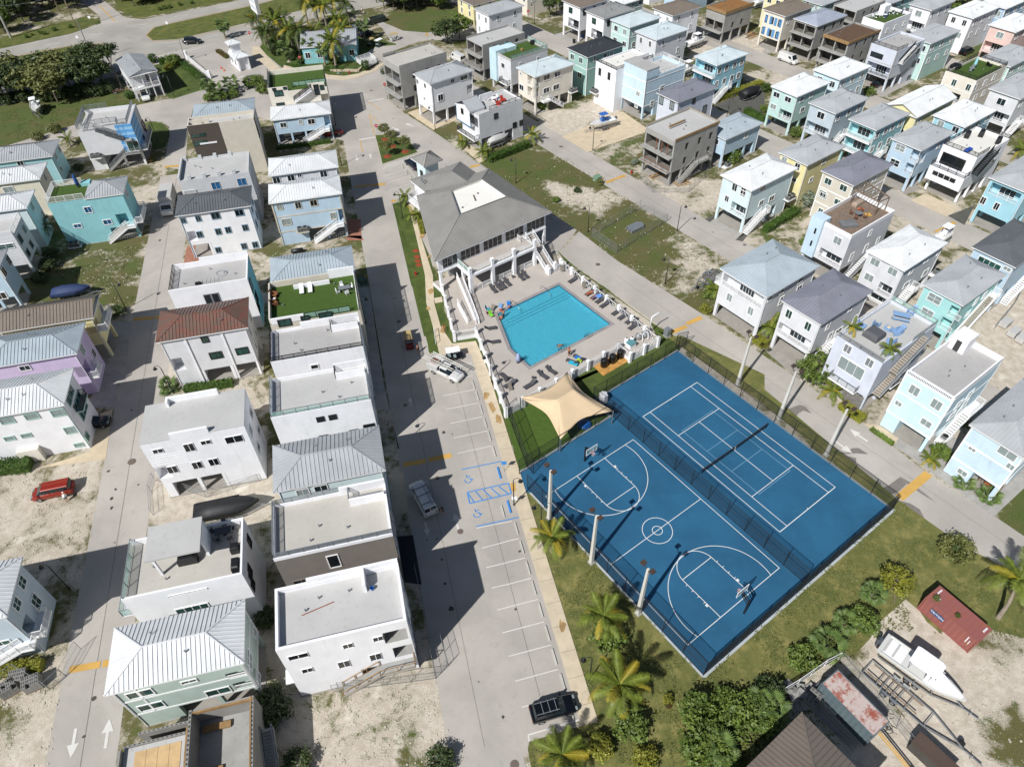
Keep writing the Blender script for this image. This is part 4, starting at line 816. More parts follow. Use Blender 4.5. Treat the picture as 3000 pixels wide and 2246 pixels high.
# --- gabled cottage by the entrance
h=House('Q','A 1120,662 1345,607 1215,470 985,527',5.9,'small white gabled cottage on stilts with red chairs on its porch, by the entrance','white gabled cottage','lgrey',.3,ang=math.atan2(*(lambda d:(d.y,d.x))(at('A 1345 607',5.9)-at('A 1120 662',5.9))))
h.y0=2.2;h.body(2.7,open_=[(0,1)]);h.y0=.3;h.hip('grey',1.1,'gable_y');h.box('porch_floor',.3,.3,2.55,h.W-.3,2.2,2.75,M_TRIM);h.rail([(.4,2.1,2.75),(.4,.4,2.75),(h.W-.4,.4,2.75),(h.W-.4,2.1,2.75)],1.)
for u in(.35,h.W*.4,h.W*.66,h.W-.6):h.box('column',u,.35,0,u+.25,.6,5.85,M_TRIM)
h.y0=2.2;h.wins('f','A 1255,650:1:1.9',n=2);h.y0=.3;h.wins('w','A 1040,640:.9:1.2 1085,720:.9:1.2',w=.9)
for k in range(2):h.box('porch_chair',h.W*.68+k*.0,1.0+k*.9,2.75,h.W*.68+.5,1.45+k*.9,3.5,mat('red chair paint','#a8342a',.6))
# ================================================================ houses right of the court street (long sides run away up-right)
def stack_pockets(h,f,spec,d=1.2,rail=True,style='v',m=None):
 for p in h.pocket(f,spec,d):
  if rail:
   P={'w':[(h.x0+.06,p[1],p[3]),(h.x0+.06,p[2],p[3])],'f':[(p[1],h.y0+.06,p[3]),(p[2],h.y0+.06,p[3])],'e':[(h.x1-.06,p[1],p[3]),(h.x1-.06,p[2],p[3])]}[f]
   h.rail(P,.95,m,style)
def porch(h,rows,v0,v1,d=1.3,hh=2.1,rail=True,f='w',n=3,style='v',m=None,trim=None):
 ''
 L0,L1=(h.y0,h.y1)if f in 'we' else(h.x0,h.x1);L=L1-L0
 for z in rows:
  a0,a1=L0+L*v0+.15,L0+L*v1-.15;h.pockets.append((f,a0,a1,z,z+hh,d))
  h.pane_door(f,(a0+a1)/2,z+.03,min(2.6,(a1-a0)*.8),1.95,n,d,trim=trim)
  if rail:h.rail({'w':[(h.x0+.06,a0,z),(h.x0+.06,a1,z)],'f':[(a0,h.y0+.06,z),(a1,h.y0+.06,z)]}[f],.95,m,style)
H2=M_BLIND
# --- houses facing the courts
h=House('R','ov'[0]+' 1565,588 1665,640 1758,568 1662,522',9.0,'white house with pale metal hip roof and upper veranda, nearest the boat trailer lot','white veranda house by the trailer lot','lgrey')
porch(h,(6.2,),.02,.98,1.4,2.3,n=5,style='h');h.body(2.7,open_=[(0,1)]);h.hip('blue');h.wins('w','G 1910,905:.9:1.4 2090,1020:.9:1.4',glass=H2);h.wins('f','H 60,860:.8:1.3 165,800:.8:1.3 320,710:1:1.3 140,930:.8:1.5 295,825:1.2:1.1');h.balcony('b',.6,3,5.9,1.2)
h=House('R','H 137,935 480,1145 915,855 580,665',9.0,'light grey house with violet-grey ribbed hip roof and two white balconies','violet-roofed grey house','lgrey')
porch(h,(3.1,),.02,.98,1.3,2.2,n=4,style='h');h.body(2.75,open_=[(0,.6)]);h.hip('lav');h.wins('w','H 208,1045:.9:1.4 370,1150:.9:1.4',glass=G);h.wins('f','H 540,1145:.7:1.3 730,1000:.7:.8 628,1190:1.6:1 550,1245:.9:1.9 770,1080:.7:1.');h.stairs('f',5.5,.6,2.75,land=1.2)
h=House('R','H 635,1235 1005,1470 1440,1120 1060,930',9.3,'pale lavender house with furnished roof deck, black spa cover and potted palms','roof deck house with spa','vlav',0)
h.body(2.75,open_=[(0,.55)]);zz=h.flat(.45,M_LTGREY);h.rail([(.1,h.D-.1,9.3),(.1,.1,9.3)],.75,M_GREY,'v');h.rail([(h.W-.1,h.D-.1,9.3),(h.W-.1,.1,9.3),(7,.1,9.3)],.8,M_GREY,'g');h.rail([(.1,h.D-.1,9.3),(h.W-.1,h.D-.1,9.3)],.75,M_TRIM,'h')
h.wins('w','H 708,1342:1:1.3 893,1460:1:1.3',glass=M_GREY);h.wins('w','H 735,1505:3.7:2',n=3,glass=M_BLIND);h.balcony('w',2.6-1.2,5.6,3.0,.9,m=M_GREY)
h.stairs('f',9.4,3.4,9.2,5.9,1.1,.05,M_WHITE,M_GREY,land=0,tread=M_TAN);h.stairs('f',6.2,1.2,5.9,2.9,1.1,.05,M_WHITE,M_GREY,land=0,tread=M_TAN);ac_pair(h,'f','L 1035,20',2.9)
h.box('stone_panel',-.06,.2,.1,-.004,3.2,2.6,mat('dark stone cladding','#77746f',.9,var=.25,scale=3));H_SPA=h
h=House('R','H 1225,1520 1640,1720 2040,1415 1690,1225',10.7,'pale aqua flat house with lattice parapet and small white roof stair hut','pale aqua flat house','lblue',0)
h.pocket('w','L 1290,440:3.1:2.6',3.0)if 0 else None
h.body(2.75,open_=[(0,.4)]);zz=h.flat(.85,M_ROOFSLAB,pm=M_WHITE)
b=MB()
for k in range(30):b.box(-.03,.3+k*.21,10.2,-.005,.42+k*.21,10.55)
for k in range(56):b.box(.3+k*.21,-.03,10.2,.42+k*.21,-.005,10.55)
b.build('parapet_lattice',M_GREY,h.root,kind='stuff')
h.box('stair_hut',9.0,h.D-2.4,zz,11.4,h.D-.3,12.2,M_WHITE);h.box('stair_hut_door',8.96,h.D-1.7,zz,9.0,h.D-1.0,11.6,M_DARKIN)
h.band([10.05,6.9,3.0],faces='wf',h=.2);h.wins('w','L 1275,68:1.2:1.4 1463,188:1.2:1.4 1375,345:1.3:1 1140,180:.8:.7',glass=M_BLIND);h.wins('f','L 1650,185:1.2:1.2 1745,100:1.2:1.2 1590,280:1.2:1.2 1700,180:1.2:1.2 1650,250:1:1.2',glass=M_BLIND)
h.box('ground_floor_wall',.05,4.2,0,4.8,h.D-.02,2.74);h.stairs('f',8.,2.6,2.9,land=3,m=M_TRIM);ac_pair(h,'f','L 1500,450',.3,True)
h=House('R','L 1785,375 2208,660 2430,470',9.0,'pale lavender house with grey hip roof and carport dining table, lower right edge','lavender house at the right edge','pblue',W=12.8,D=6.9)
h.body(2.75,open_=[(0,.4)]);h.hip('grey');h.band([6.1,3.0],faces='wf');h.wins('w','L 1768,565:.8:.6 2065,605:2:1.1 1683,765:1.1:.8 2195,780:.8:.8',glass=M_BLIND);h.box('ground_floor_wall',.45,3.6,0,5.3,h.D-.45,2.74);ac_pair(h,'f','L 2140,850',.3);H_LAVR=h
# --- next row back
h=House('R','H 460,215 745,380 1090,165 790,10',9.6,'white and pale blue house with timber pergola and lounge furniture on its roof deck','pergola roof deck house','lgrey',0)
porch(h,(2.95,),.0,.62,1.3,2.1,n=3,style='h');h.body(2.75,open_=[(0,1)]);zz=h.flat(.7,M_DECKWOOD,pm=M_TRIM);h.box('stair_tower',-.5,h.D-2.2,2.7,1.5,h.D+.12,9.9,wm('pblue'))
h.wins('w','H 622,422:1.3:1.3',glass=M_BLIND);h.wins('f','H 897,357:.7:1 962,420:.7:1 860,485:.8:1.4 738,560:.8:1.5',glass=M_BLIND)
for a,z in((h.D-1.3,7.6),(h.D-1.3,5.2)):f=MB();f.box(-.56,a-.16,z-.5,-.505,a+.16,z+.5);f.build('window',M_SCREEN,h.root)
h.stairs('f',6.6,1.6,2.9,m=M_TRIM,rm=M_GREY);H_PERG=h
h=House('R','H 870,510 1190,690 1560,450 1240,293',8.8,'white house with bright white hip roof between the pergola house and the aqua house','white house with white hip roof','lgrey')
porch(h,(3.0,),.03,.45,1.3,2.1,n=2);h.body(2.75,open_=[(0,1)]);h.hip('white');h.wins('w','H 942,605:1.4:1.2 1090,685:1.4:1.2 890,735:1.4:1.2',glass=M_BLIND);h.wins('f','H 1245,685:.8:.8 1375,590:.9:.6 1490,515:.8:1 1205,795:1.4:1 1365,695:1.3:1.2',glass=M_BLIND);ac_pair(h,'f','H 1400,740',2.9,n=1);h.stairs('f',5.2,1.0,2.9)
h=House('R','H 1343,793 1690,985 2050,718 1710,548',8.9,'aqua green house with silver hip roof, corner loggias and long outside stair','aqua green house','turq')
stack_pockets(h,'w','H 1620,1040:1.9:2 1545,1140:1.9:2.1');stack_pockets(h,'f','H 1735,1030:1.6:2',1.1);h.body(2.7,open_=[(0,.5)]);h.hip('grey');h.wins('w','H 1447,915:1.9:1.3 1385,1035:1.7:1.2',rows=2,glass=M_BLIND);h.wins('f','H 1795,940:.7:1.2 1868,885:.7:1.2',glass=M_BLIND);h.stairs('f',10.4,2.6,5.6,0,tread=M_TAN)
h=House('R','H 1780,490 2140,655 2480,400',9.0,'light blue house with charcoal ribbed hip roof at the right edge','light blue house with charcoal roof','mblue',W=12.8,D=6.9)
h.body(2.7);h.hip('dark');h.wins('w','H 1910,620:3.4:1.2',n=4,glass=G);h.wins('w','H 2065,662:1:.6');h.wins('f','H 2205,740:.8:.8');h.stairs('f',9,4,2.7)
# --- sage house row along the middle street
h=House('R','o 1560,382 1628,413 1722,364 1650,335',8.9,'sage green house with white hip roof, white cross-braced balconies and AC ledge','sage house with white roof','pale')
porch(h,(3.0,),.0,.55,1.3,2.2,n=3,style='x');h.body(2.75,open_=[(0,.8)]);h.hip('white');h.wins('w','C 1955,1595:1:1.3 2030,1620:1:1.3 G 1888,65:.8:1.1 2025,20:1:1',glass=M_GLASSB if 0 else M_GLASS);h.wins('f','C 2190,1600:1.4:.9 G 2180,100:1.2:1 H 60,60:1.4:1');ac_pair(h,'f','H 190,60',3.0);h.stairs('f',5,.8,2.9)
h=House('R','D 115,1300 365,1412 690,1255 440,1145',9.2,'pale yellow house with silver hip roof behind the sage house','pale yellow house','yel');h.body(0);h.hip('grey');h.wins('w','D 168,1365:1:1.2 280,1418:1:1.2 250,1530:1:.7');h.wins('f','D 505,1370:1:1 395,1530:.9:.9')
h=House('R','D 480,1455 760,1590 1085,1405 830,1290',9.2,'tan stucco house with slate-grey ribbed hip roof and teal-tinted windows','tan house','tan');h.body(0,open_=[]);h.hip('dark' if 0 else 'lav');h.band([6.2,3.2],faces='wf');h.wins('w','D 542,1545:1.3:1.1 672,1600:1.3:1.1 495,1650:1.3:1.1 H 500,40:1.3:1 625,95:1.3:1 478,170:.9:1',glass=G);h.wins('f','D 935,1520:.9:1 870,1555:.9:1 940,1620:1:1')
h=House('R','D 1080,1180 1330,1290 1615,1140 1370,1038',8.8,'light blue house with silver hip roof and stacked corner loggias above a carport','light blue loggia house','mblue')
stack_pockets(h,'w','D 1280,1330:1.7:2.1 1230,1440:1.7:2.1',1.1);stack_pockets(h,'f','D 1345,1350:1.4:2.1',1.);h.body(2.75,open_=[(0,.8)]);h.hip('grey');h.wins('w','D 1155,1260:1.8:1.2 1108,1385:1.8:1.2',rows=2);h.wins('f','D 1480,1240:.8:1 1560,1190:.8:1')
h=House('R','D 1535,1220 1765,1325 2075,1190 1830,1085',9.4,'large white modern house with covered black grills on white roof, dark outside stair','white modern house with covered grills','white',0)
h.body(2.75,open_=[(0,.8)],colm=M_WHITE);zz=h.flat(.5,M_WROOF);h.rail([(.1,h.D-.1,9.4),(.1,.1,9.4),(4,.1,9.4)],.8,M_BLACK,'h');h.rail([(.1,h.D-.1,9.4),(h.W-.1,h.D-.1,9.4),(h.W-.1,.1,9.4)],.7,M_BLACK,'h')
h.wins('w','D 1600,1375:4.4:2.1',n=3,glass=M_SCREEN,trim=M_BLACK,tw=.05);h.box('terrace_block',-1.6,-.1,3.0,0,h.D+.1,5.7,M_WHITE)
for k in range(4):q=MB();q.box(-1.65,1.2+k*1.15,4.2,-1.605,2.25+k*1.15,5.0);q.build('window',M_SCREEN,h.root)
h.rail([(-.05,h.D,5.7),(-1.55,h.D,5.7),(-1.55,0,5.7),(-.05,0,5.7)],1.,M_BLACK,'h');h.stairs('f',5.6,.8,9.2,5.8,1.1,.02,M_BLACK,M_BLACK,land=0);h.wins('f','D 1990,1290:.9:.5 1940,1370:1:.6',n=1);H_GRILL=h
h=House('R','D 1905,1515 2208,1640 2500,1480',9.0,'turquoise house with silver hip roof and broad pink-floored balcony at the right edge','turquoise balcony house at the right edge','cyan',W=12.8,D=6.9)
porch(h,(6.2,),.05,.95,1.5,2.2,n=3);h.body(2.75);h.hip('grey');h.wins('w','H 1860,80:.8:1.3 1975,130:.8:1.3')
# --- third row
for sp,z,lab,sh,wall,roof,cfg in(('D 50,740 265,828 560,712 345,625',8.8,'mint green house with white hip roof and white corner balcony, beside the gravel lot','mint house by the gravel lot','mint','white','a'),('D 370,880 600,972 890,845 660,755',8.8,'blue-grey clapboard house with grey hip roof and full-width white veranda','clapboard house with veranda','grblue','grey','b'),('D 710,1018 960,1115 1240,975 1000,885',8.8,'aqua house with two white balconies one above the other facing the third street','double balcony aqua house','aqua','grey','c'),('D 415,595 635,685 910,572 690,492',8.8,'pale aqua house with bright white hip roof and arched loggia behind the mint house','pale aqua arched house','lblue','white','d'),('D 1250,285 1385,370 1635,285 1485,215',8.8,'mint house with grey ribbed hip roof beside the lavender flat house','mint house beside the flat one','mint','grey','d'),('D 1430,985 1700,1090 1970,950 1720,852',8.4,'cyan house with bright white hip roof behind the light blue loggia house','cyan house with white roof','cyan','white','d'),('D 1905,755 2170,850 2460,700',9.0,'grey clapboard house with tall dark glazed doors near the right edge','grey clapboard house','lgrey','grey','b'),('D 1860,480 2085,575 2350,450',8.8,'seafoam house with silver hip roof at the right edge behind the turf roof house','seafoam house at the right edge','mint','grey','d'),('D 1925,212 2140,285 2380,170',8.8,'pink house with white hip roof and white balcony at the right edge','pink house','pink','white','b2'),('D 1865,28 2060,85 2290,-20',8.8,'blue house with white hip roof high on the right edge','blue house top right','blue','white','d2'),('D 1235,38 1420,97 1625,15 1430,-40',8.8,'white house with silver hip roof and wide glazed upper doors near the outer road','white house by the outer road','white','grey','b2'),('C 480,10 625,68 890,0 745,-55',8.8,'white house with taupe hip roof, green glass and dark balcony, top of third street','taupe-roofed white house','white','tan','m'),('C 680,98 825,160 1105,85 960,30',8.8,'white house with mid-grey hip roof and black balcony rail on third street','grey-roofed white house','white','mid','m'),('C 893,175 1055,240 1330,157 1180,103',8.8,'mint green house with pale silver hip roof between two white houses','mint house between white houses','mint','pale','d'),('C 1105,272 1275,345 1570,255 1400,190',8.8,'white house with pale silver hip roof beside a parked motor boat','white house by the motor boat','lgrey','pale','e'),('C 1250,75 1410,130 1665,65 1505,2',8.8,'white house with dark taupe hip roof and narrow windows near the timber site','white house near the timber site','white','tan','e'),('C 1607,485 1785,560 2075,465 1890,393',8.8,'bright cyan house with pale silver hip roof and corner loggias by fourth street','bright cyan house','cyan','pale','c2'),('C 90,580 245,655 600,550 440,475',8.8,'cream house with silver hip roof and corner balconies beside the vacant lot','cream house by the vacant lot','offw','pale','f'),('C 1285,795 1475,873 1805,750 1630,668',8.8,'lavender house with violet-grey ribbed hip roof beside the concrete shell','lavender house','vlav','lav','g'),('B 1365,635 1500,720 1890,605 1745,530',9.3,'tall white house on square stilts with silver hip roof facing the junction','white stilt house at the junction','white','grey','h'),('B 1880,80 2005,128 C 163,55 30,0',8.8,'white house with pale grey hip roof and few windows above the concrete blocks','white house above the concrete blocks','white','grey','e'),('C 527,415 690,492 1018,390 870,325',9.2,'sea green house with near-black hip roof and white bands','black-roofed sea green house','seagreen','char','i'),('C 895,10 1040,30 1195,-10 1050,-60',8.0,'sage house with white roof at the top edge beyond the taupe-roofed house','sage house at the top edge','sage','white','d'),('B 1735,-10 1890,40 2080,0 1900,-60',6.8,'yellow stilt house with white stair cut by the top edge','yellow stilt house at the top','yel','tan','e'),('D 0,75 165,145 425,60 235,0',9.0,'white house with brown hip roof and blue striped front panels','blue striped white house','offw','tan','j'),('D 35,-60 150,-10 330,-60',8.8,'yellow house cut by the top edge of the picture behind the blue striped one','yellow house at the top edge','yel','grey','d2'),('D 300,-5 470,50 680,-10',8.0,'aqua green house with flat top at the upper edge','aqua green house at the top','mint','grey','e2'),('D 910,-10 1080,40 1180,0',8.0,'turquoise house with white veranda at the upper edge behind the turf roof party deck','turquoise house at the top','turq','grey','d2'),('C 1770,1120 1870,1195 2190,1060 1990,960',6.3,'powder blue one-storey stilt house with silver roof beside the concrete shell','powder blue low house','mblue','blue','k'),):
 kw={}
 n=len(sp.split())-len([t for t in sp.split()if len(t)==1])
 if n==3:kw=dict(W=12.8,D=6.9)
 h=House('R',sp,z,lab,sh,wall,**kw);c=cfg[0]
 z0=2.75
 if c=='a':porch(h,(3.0,),.0,.55,n=3);h.wins('w','D 103,808:1.5:1 200,848:1.5:1 75,908:1.4:1',trim=M_TRIM);h.wins('f','D 315,848:1:1 397,812:.8:1 322,935:1.3:1')
 elif c=='b':porch(h,(3.0,),.02,.98,1.4,2.3,n=4);h.window('w',h.D*.5,7.3,1.6,1.3);h.auto('f',0,(7.4,),3)
 elif c=='c':porch(h,(3.2,6.1),.02,.98,1.3,2.2,n=3,rail=False);h.balcony('w',.4,h.D-.4,6.1,.8);h.balcony('w',.4,h.D-.4,3.2,.8);h.auto('f',0,(4.3,7.3),4,1.1)
 elif c=='d':h.auto('w',0,(4.4,7.3),2,1.2,1.2);h.auto('f',0,(4.3,7.4),3,1.,1.1)
 elif c=='m':porch(h,(3.0,),.02,.7,1.3,2.3,n=2,m=M_BLACK,trim=M_BLACK);h.window('w',h.D*.55,7.2,1.3,1.2,trim=M_BLACK,glass=G);h.auto('f',0,(7.4,),3,.7,1.3,trim=M_BLACK)
 elif c=='e':h.auto('w',0,(4.2,7.3),2,.7,1.3);h.auto('f',0,(7.5,4.5),2,.7,1.1)
 elif c=='f':stack_pockets(h,'w','C 212,690:1.9:2.2 212,785:1.9:2.2',style='x');stack_pockets(h,'f','C 270,700:1.6:2.2 265,790:1.6:2.2',style='x');h.wins('w','C 135,628:.5:.5 140,745:1.5:1.2');h.wins('f','C 353,660:1.7:1.1 445,632:1.7:1.1 350,770:1.7:1.1 433,742:1.7:1.1');ac_pair(h,'f','C 560,850',2.8)
 elif c=='g':h.wins('w','C 1330,855:1:1.6 1420,900:1:1.6',trim=M_BLACK,glass=M_BLIND);h.wins('f','C 1605,860:.7:1 1695,930:1:1.6',trim=M_BLACK)
 elif c=='h':h.wins('w','B 1405,695:.8:1 1470,732:.8:1 1465,840:.6:.6');h.wins('f','B 1700,688:.8:.7 1798,662:1.8:.9 1600,832:1.3:1.4');stack_pockets(h,'f','B 1865,650:1.2:2 1850,760:1.6:2')
 elif c=='i':h.wins('w','C 573,485:1.2:1.2 645,515:1.2:1.2 635,640:1.4:1.2',glass=G);h.wins('f','C 760,500:.6:1.2 850,475:1:.9 905,460:1:.9')
 elif c=='j':
  for k in range(4):
   for zz_ in(3.2,6.1):q=MB();q.box(h.x0-.05,h.y0+.5+k*1.5,zz_,h.x0-.004,h.y0+1.3+k*1.5,zz_+1.9);q.build('blue_panel',wm('deep'),h.root)
  h.auto('w',0,(4.1,7.1),3,.5,1.4,trim=M_BLACK);h.auto('f',0,(7.4,),3,.7,1.2)
 elif c=='k':z0=2.7;h.wins('w','C 1800,1205:1:1');h.wins('f','C 2050,1155:.9:1');ac_pair(h,'f','C 1890,1310',.2,n=1)
 if cfg=='c2':pass
 if cfg in('d2','b2','e2'):pass
 h.body(z0,open_=[(0,.95)]if c in 'abcfhjmek' else[(0,.5)]if c in 'g' else[],colm=h.wall)if c in 'abcfghjmek' else h.body(0)
 h.hip(roof)
 if c in 'di':h.band([6.2],faces='wf',h=.16)
 if c in 'bce':h.stairs('f',4.6,.8,2.8)
 if c=='f':h.stairs('f',4.2,8.0,2.9,land=2.2,style='x')
 if c=='h':H_STILT=h
h=House('R','D 1070,905 1290,1010 1555,880 1470,778',8.0,'yellow house with brilliant white gable roof in the third row','yellow house with white gable roof','yel',D=7.4);h.body(0);h.hip('white',1.5,'gable');h.auto('f',0,(4.2,6.9),3);h.auto('w',0,(4.2,),2)
h=House('R','C 775,520 938,597 1262,490 1090,425',9.6,'plain white flat house with dark bar rail, two slit windows and AC shelf','white slit-window house','white',0);h.body(0);zz=h.flat(.4,M_WROOF);h.rail([(.1,h.D-.1,9.6),(.1,.1,9.6),(h.W-.1,.1,9.6)],.7,M_BLACK,'h');h.box('stair_wall',h.W-4,1.2,zz,h.W-.3,1.4,10.4,M_WHITE);h.wins('w','C 807,612:.8:1.6 885,650:.8:1.6',n=1,glass=M_SCREEN,trim=M_GREY,tw=.04);ac_pair(h,'w','C 775,785',2.8)
h=House('R','C 1030,600 1200,668 1522,560 1340,470',9.2,'light blue house with raised grey roof block, white bands and rear roof terrace','light blue banded house','pblue',0)
h.body(2.8,open_=[(0,.3)]);zz=h.flat(.6,M_LTGREY,sides='fbe');xx=h.loc('C 1395,605',11.).x;h.box('upper_block',0,0,8.6,xx,h.D-.02,11.,h.wall);h.box('roof',-.06,-.06,11.,xx+.06,h.D+.04,11.12,M_ROOFSLAB);h.rail([(xx,.1,9.2),(h.W-.1,.1,9.2),(h.W-.1,h.D-.1,9.2),(xx,h.D-.1,9.2)],.8);h.band([8.5,5.9,3.0],faces='wf',h=.18);h.wins('w','C 1132,795:1:1.2 1117,900:.8:.8');h.wins('f','C 1335,750:1.2:1 1250,880:1:1');H_BAND=h
h=House('R','D 925,362 1130,440 1372,332 1165,268',9.4,'lavender grey flat house with diagonal outside stair and long strip window','lavender flat house with outside stair','vlav',0)
porch(h,(3.1,),.0,.95,1.8,2.4,n=4,m=M_BLACK);h.body(2.8,open_=[(0,.6)]);zz=h.flat(.5,M_ROOFSLAB);h.rail([(.1,h.D-.1,9.4),(.1,.1,9.4),(4,.1,9.4)],.8,M_BLACK,'h');h.wins('w','D 955,472:3:.9',n=4,trim=M_BLACK);h.stairs('f',7.2,2.4,9.1,6.,1.1,.02,M_TRIM,M_BLACK,land=0);h.band([6.0,3.1],faces='wf',h=.16,m=M_LTGREY)
h.wins('f','D 1305,438:.9:1 1270,545:1:1.1 1225,665:1:1.1',trim=M_BLACK)
h=House('R','D 1565,610 1805,690 2040,555 1810,480',9.0,'cream house with green turf roof terrace ringed by black rail and spa','cream turf roof house','offw',0)
porch(h,(3.1,),.25,.75,1.2,2.2,n=3);h.body(0);zz=h.flat(.5,M_ROOFTURF);h.rail([(.1,.1,9.0),(h.W-.1,.1,9.0),(h.W-.1,h.D-.1,9.0),(.1,h.D-.1,9.0),(.1,.1,9.0)],.85,M_BLACK,'h');h.band([6.1],faces='wf',h=.16);h.wins('w','D 1613,705:.9:1.3 1735,745:.9:1.3 1555,805:1.1:1.3',glass=G);h.wins('f','D 1790,745:1:1.1 1875,705:1:1.1 1950,660:1:1.1 1790,830:1:1.1 1860,795:1:1.1');H_TR2=h
h=House('R','D 840,145 1020,200 1240,115 1090,60',9.2,'white house with green turf party roof full of white tables and blue chairs','white house with turf party roof','white',0);h.body(0);zz=h.flat(.7,M_ROOFTURF);h.rail([(h.W-.1,.1,9.2),(h.W-.1,h.D-.1,9.2),(4,h.D-.1,9.2)],.7,M_BLACK,'h');h.box('stair_hut',6,h.D-1.8,zz,8.6,h.D-.3,10.8,M_WHITE);h.auto('w',0,(6.7,),2,.7,.8,glass=G);h.auto('f',0,(7,),3,.7,.9);H_PARTY=h
h=House('R','B 2035,425 C 28,500 C 362,410 C 212,345',8.8,'white and light blue flat house with turf roof deck, aqua chairs and glass rail','turf roof deck house with aqua chairs','lgrey',0)
h.body(2.7,open_=[(0,.5)]);zz=h.flat(.5,M_ROOFTURF,pm=M_LTGREY);h.rail([(.1,.1,8.8),(h.W-.1,.1,8.8),(h.W-.1,h.D-.1,8.8)],.8,M_GREY,'g');h.box('blue_tower',-.6,h.D-2.6,2.2,2.2,h.D+.1,9.4,wm('lblue'));h.box('tower_top',-.1,h.D-2.5,8.3,5.6,h.D,9.2,wm('lblue'))
h.wins('w','B 2133,560:1.2:1.1');h.balcony('w',.3,3.6,2.9,1.,m=M_BLACK);h.auto('f',0,(4.6,7.),2,.6,.8);H_AQC=h
h=House('R','B 1925,975 C 175,830 20,735 B 1850,800',8.4,'white house with blue-edged box window, small roof gable and red chair roof terrace','white house with blue-edged box','lgrey',0,W=11.5,D=6.8)
h.body(2.8,open_=[(0,.8)]);zz=h.flat(.35,M_LTGREY,sides='fbe');h.box('box_window',-1.1,1.6,5.3,2.6,h.D+.1,8.7,M_WHITE);q=MB();BL=mat('blue edging','#2f6f95',.6)
for a in((-1.16,1.55,5.2,-1.1,h.D+.15,5.35),(-1.16,1.55,5.35,-1.1,1.7,8.8),(-1.16,h.D,5.35,-1.1,h.D+.15,8.8)):q.box(*a)
q.build('blue_edging',BL,h.root)
ro,g=seam_roof(3.9,h.D-1.3,8.7,1.1,roof_mat('grey'),h.root,'gable',.46,False);ro.location=(-1.3,1.5,0)
h.x0=-1.1;h.wins('w','B 1868,1000:1.3:1.6 1785,945:.7:1',trim=M_BLACK);h.x0=0;h.balcony('w',.1,h.D-.1,2.9,1.4,m=M_BLACK);h.rail([(2.8,.1,8.4),(h.W-.1,.1,8.4),(h.W-.1,h.D-.1,8.4)],.8,M_BLACK,'x');h.box('stair_wall',4.0,h.D-1.4,zz,7.4,h.D-1.2,9.4,M_WHITE)
h.wins('f','B 2070,988:.8:1 C 80,1065:.8:1 150,1040:.8:1',trim=M_BLACK);H_RED=h
# --- unfinished concrete shells
def shell(sp,z,lab,sh,roofm,rows,upper=None,**kw):
 h=House('R',sp,z,lab,sh,'conc',0,**kw);L=h.D
 for zz_ in rows:h.pockets.append(('w',.35,L*.48,zz_,zz_+2.2,2.2));h.pockets.append(('w',L*.52,L-.35,zz_,zz_+2.2,2.2))
 for k,zz_ in enumerate(rows):
  for u in(3.2,6.8,10.):
   if u<h.W-1:h.pockets.append(('f',u,u+.9,zz_+.5,zz_+1.9,.5))
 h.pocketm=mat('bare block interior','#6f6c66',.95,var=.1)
 h.body(2.8,open_=[(0,1)]);h.flat(.4,roofm,sides='fbe',t=.18)
 for zz_ in rows:h.box('floor_slab',-1.1,0,zz_-.3,0,L,zz_-.05,M_CONC)
 return h
h=shell('C 1210,1060 1450,1190 1805,1025 1585,920',9.9,'raw concrete house shell with timber-edged roof and outside concrete stair, mid lot','concrete shell beside the powder blue house',M_LTGREY,(3.2,6.2))
for a in((0,-.12,9.5,h.W,0,9.95),(h.W,0,9.5,h.W+.12,h.D,9.95),(0,h.D,9.5,h.W,h.D+.12,9.95)):h.box('timber_edge',*a,M_WOOD)
h.box('timber_parapet',2.5,4.1,9.95,7,4.3,10.3,M_WOOD);h.stairs('f',6.6,1.8,3.2,m=M_CONC,rm=M_CONC,style='n',land=3.6);H_SHELL=h
for k in range(3):MB().tube([(-.3,1.4+k*1.5,6.2),(-.3,1.4+k*1.5,8.5)],.07,6).build('steel_prop',mat('rust red prop','#8a4b32',.7),h.root)
h.rail([(-1.05,0,3.2),(-1.05,h.D,3.2)],1.,mat('rust red prop','#8a4b32',.7),'n')
h=shell('B 1170,460 1240,560 1690,430 1545,350',10.4,'large raw concrete shell with pale roof deck room and open terraces, by the junction','concrete shell at the junction',M_BEIGEROOF,(3.2,6.2),W=12.8,D=7.6)
h.rail([(0,.1,6.4),(0,4,6.4)],1,M_GREY,'h');h.box('parapet_frame',0,h.D-.3,10.4,3,h.D,10.9,M_CONC)
h=shell('B 1825,318 1960,385 C 155,270 C 0,195',8.8,'grey concrete house shell with recessed balconies behind the turf roof deck house','grey shell behind the turf roof',M_LTGREY,(3.0,6.0),W=13,D=7);h.rail([(-1.,.2,3.),(-1.,h.D-.2,3.)],1.,M_CONC,'h')
h=shell('D 565,20 740,80 935,40 800,-20',8.6,'bare grey concrete block house without balconies near the top edge','grey block near the top',M_LTGREY,(5.9,),W=12.5,D=7)
h=shell('D 525,285 720,365 960,250 780,190',8.8,'concrete shell with brown plywood flat roof and orange timber fascia','brown-decked shell',mat('brown sheathing','#5e4837',.85,var=.15,scale=1.2),(3.1,6.));h.box('timber_fascia',-.3,-.15,8.4,h.W,0,9.0,M_WOOD);h.box('timber_fascia',-.3,0,8.3,-.1,h.D,9.0,M_WOOD)
h=shell('D 265,160 445,225 690,135 500,75',8.6,'concrete shell with grey felt-covered hip roof awaiting its metal sheets','felt-roofed shell',M_LTGREY,(3.1,6.));ro,g=seam_roof(h.W+.6,h.D+.6,8.7,1.3,roof_mat('under'),h.root,'hip',1.6,False,ribs=.01);ro.location=(-.3,-.3,0)
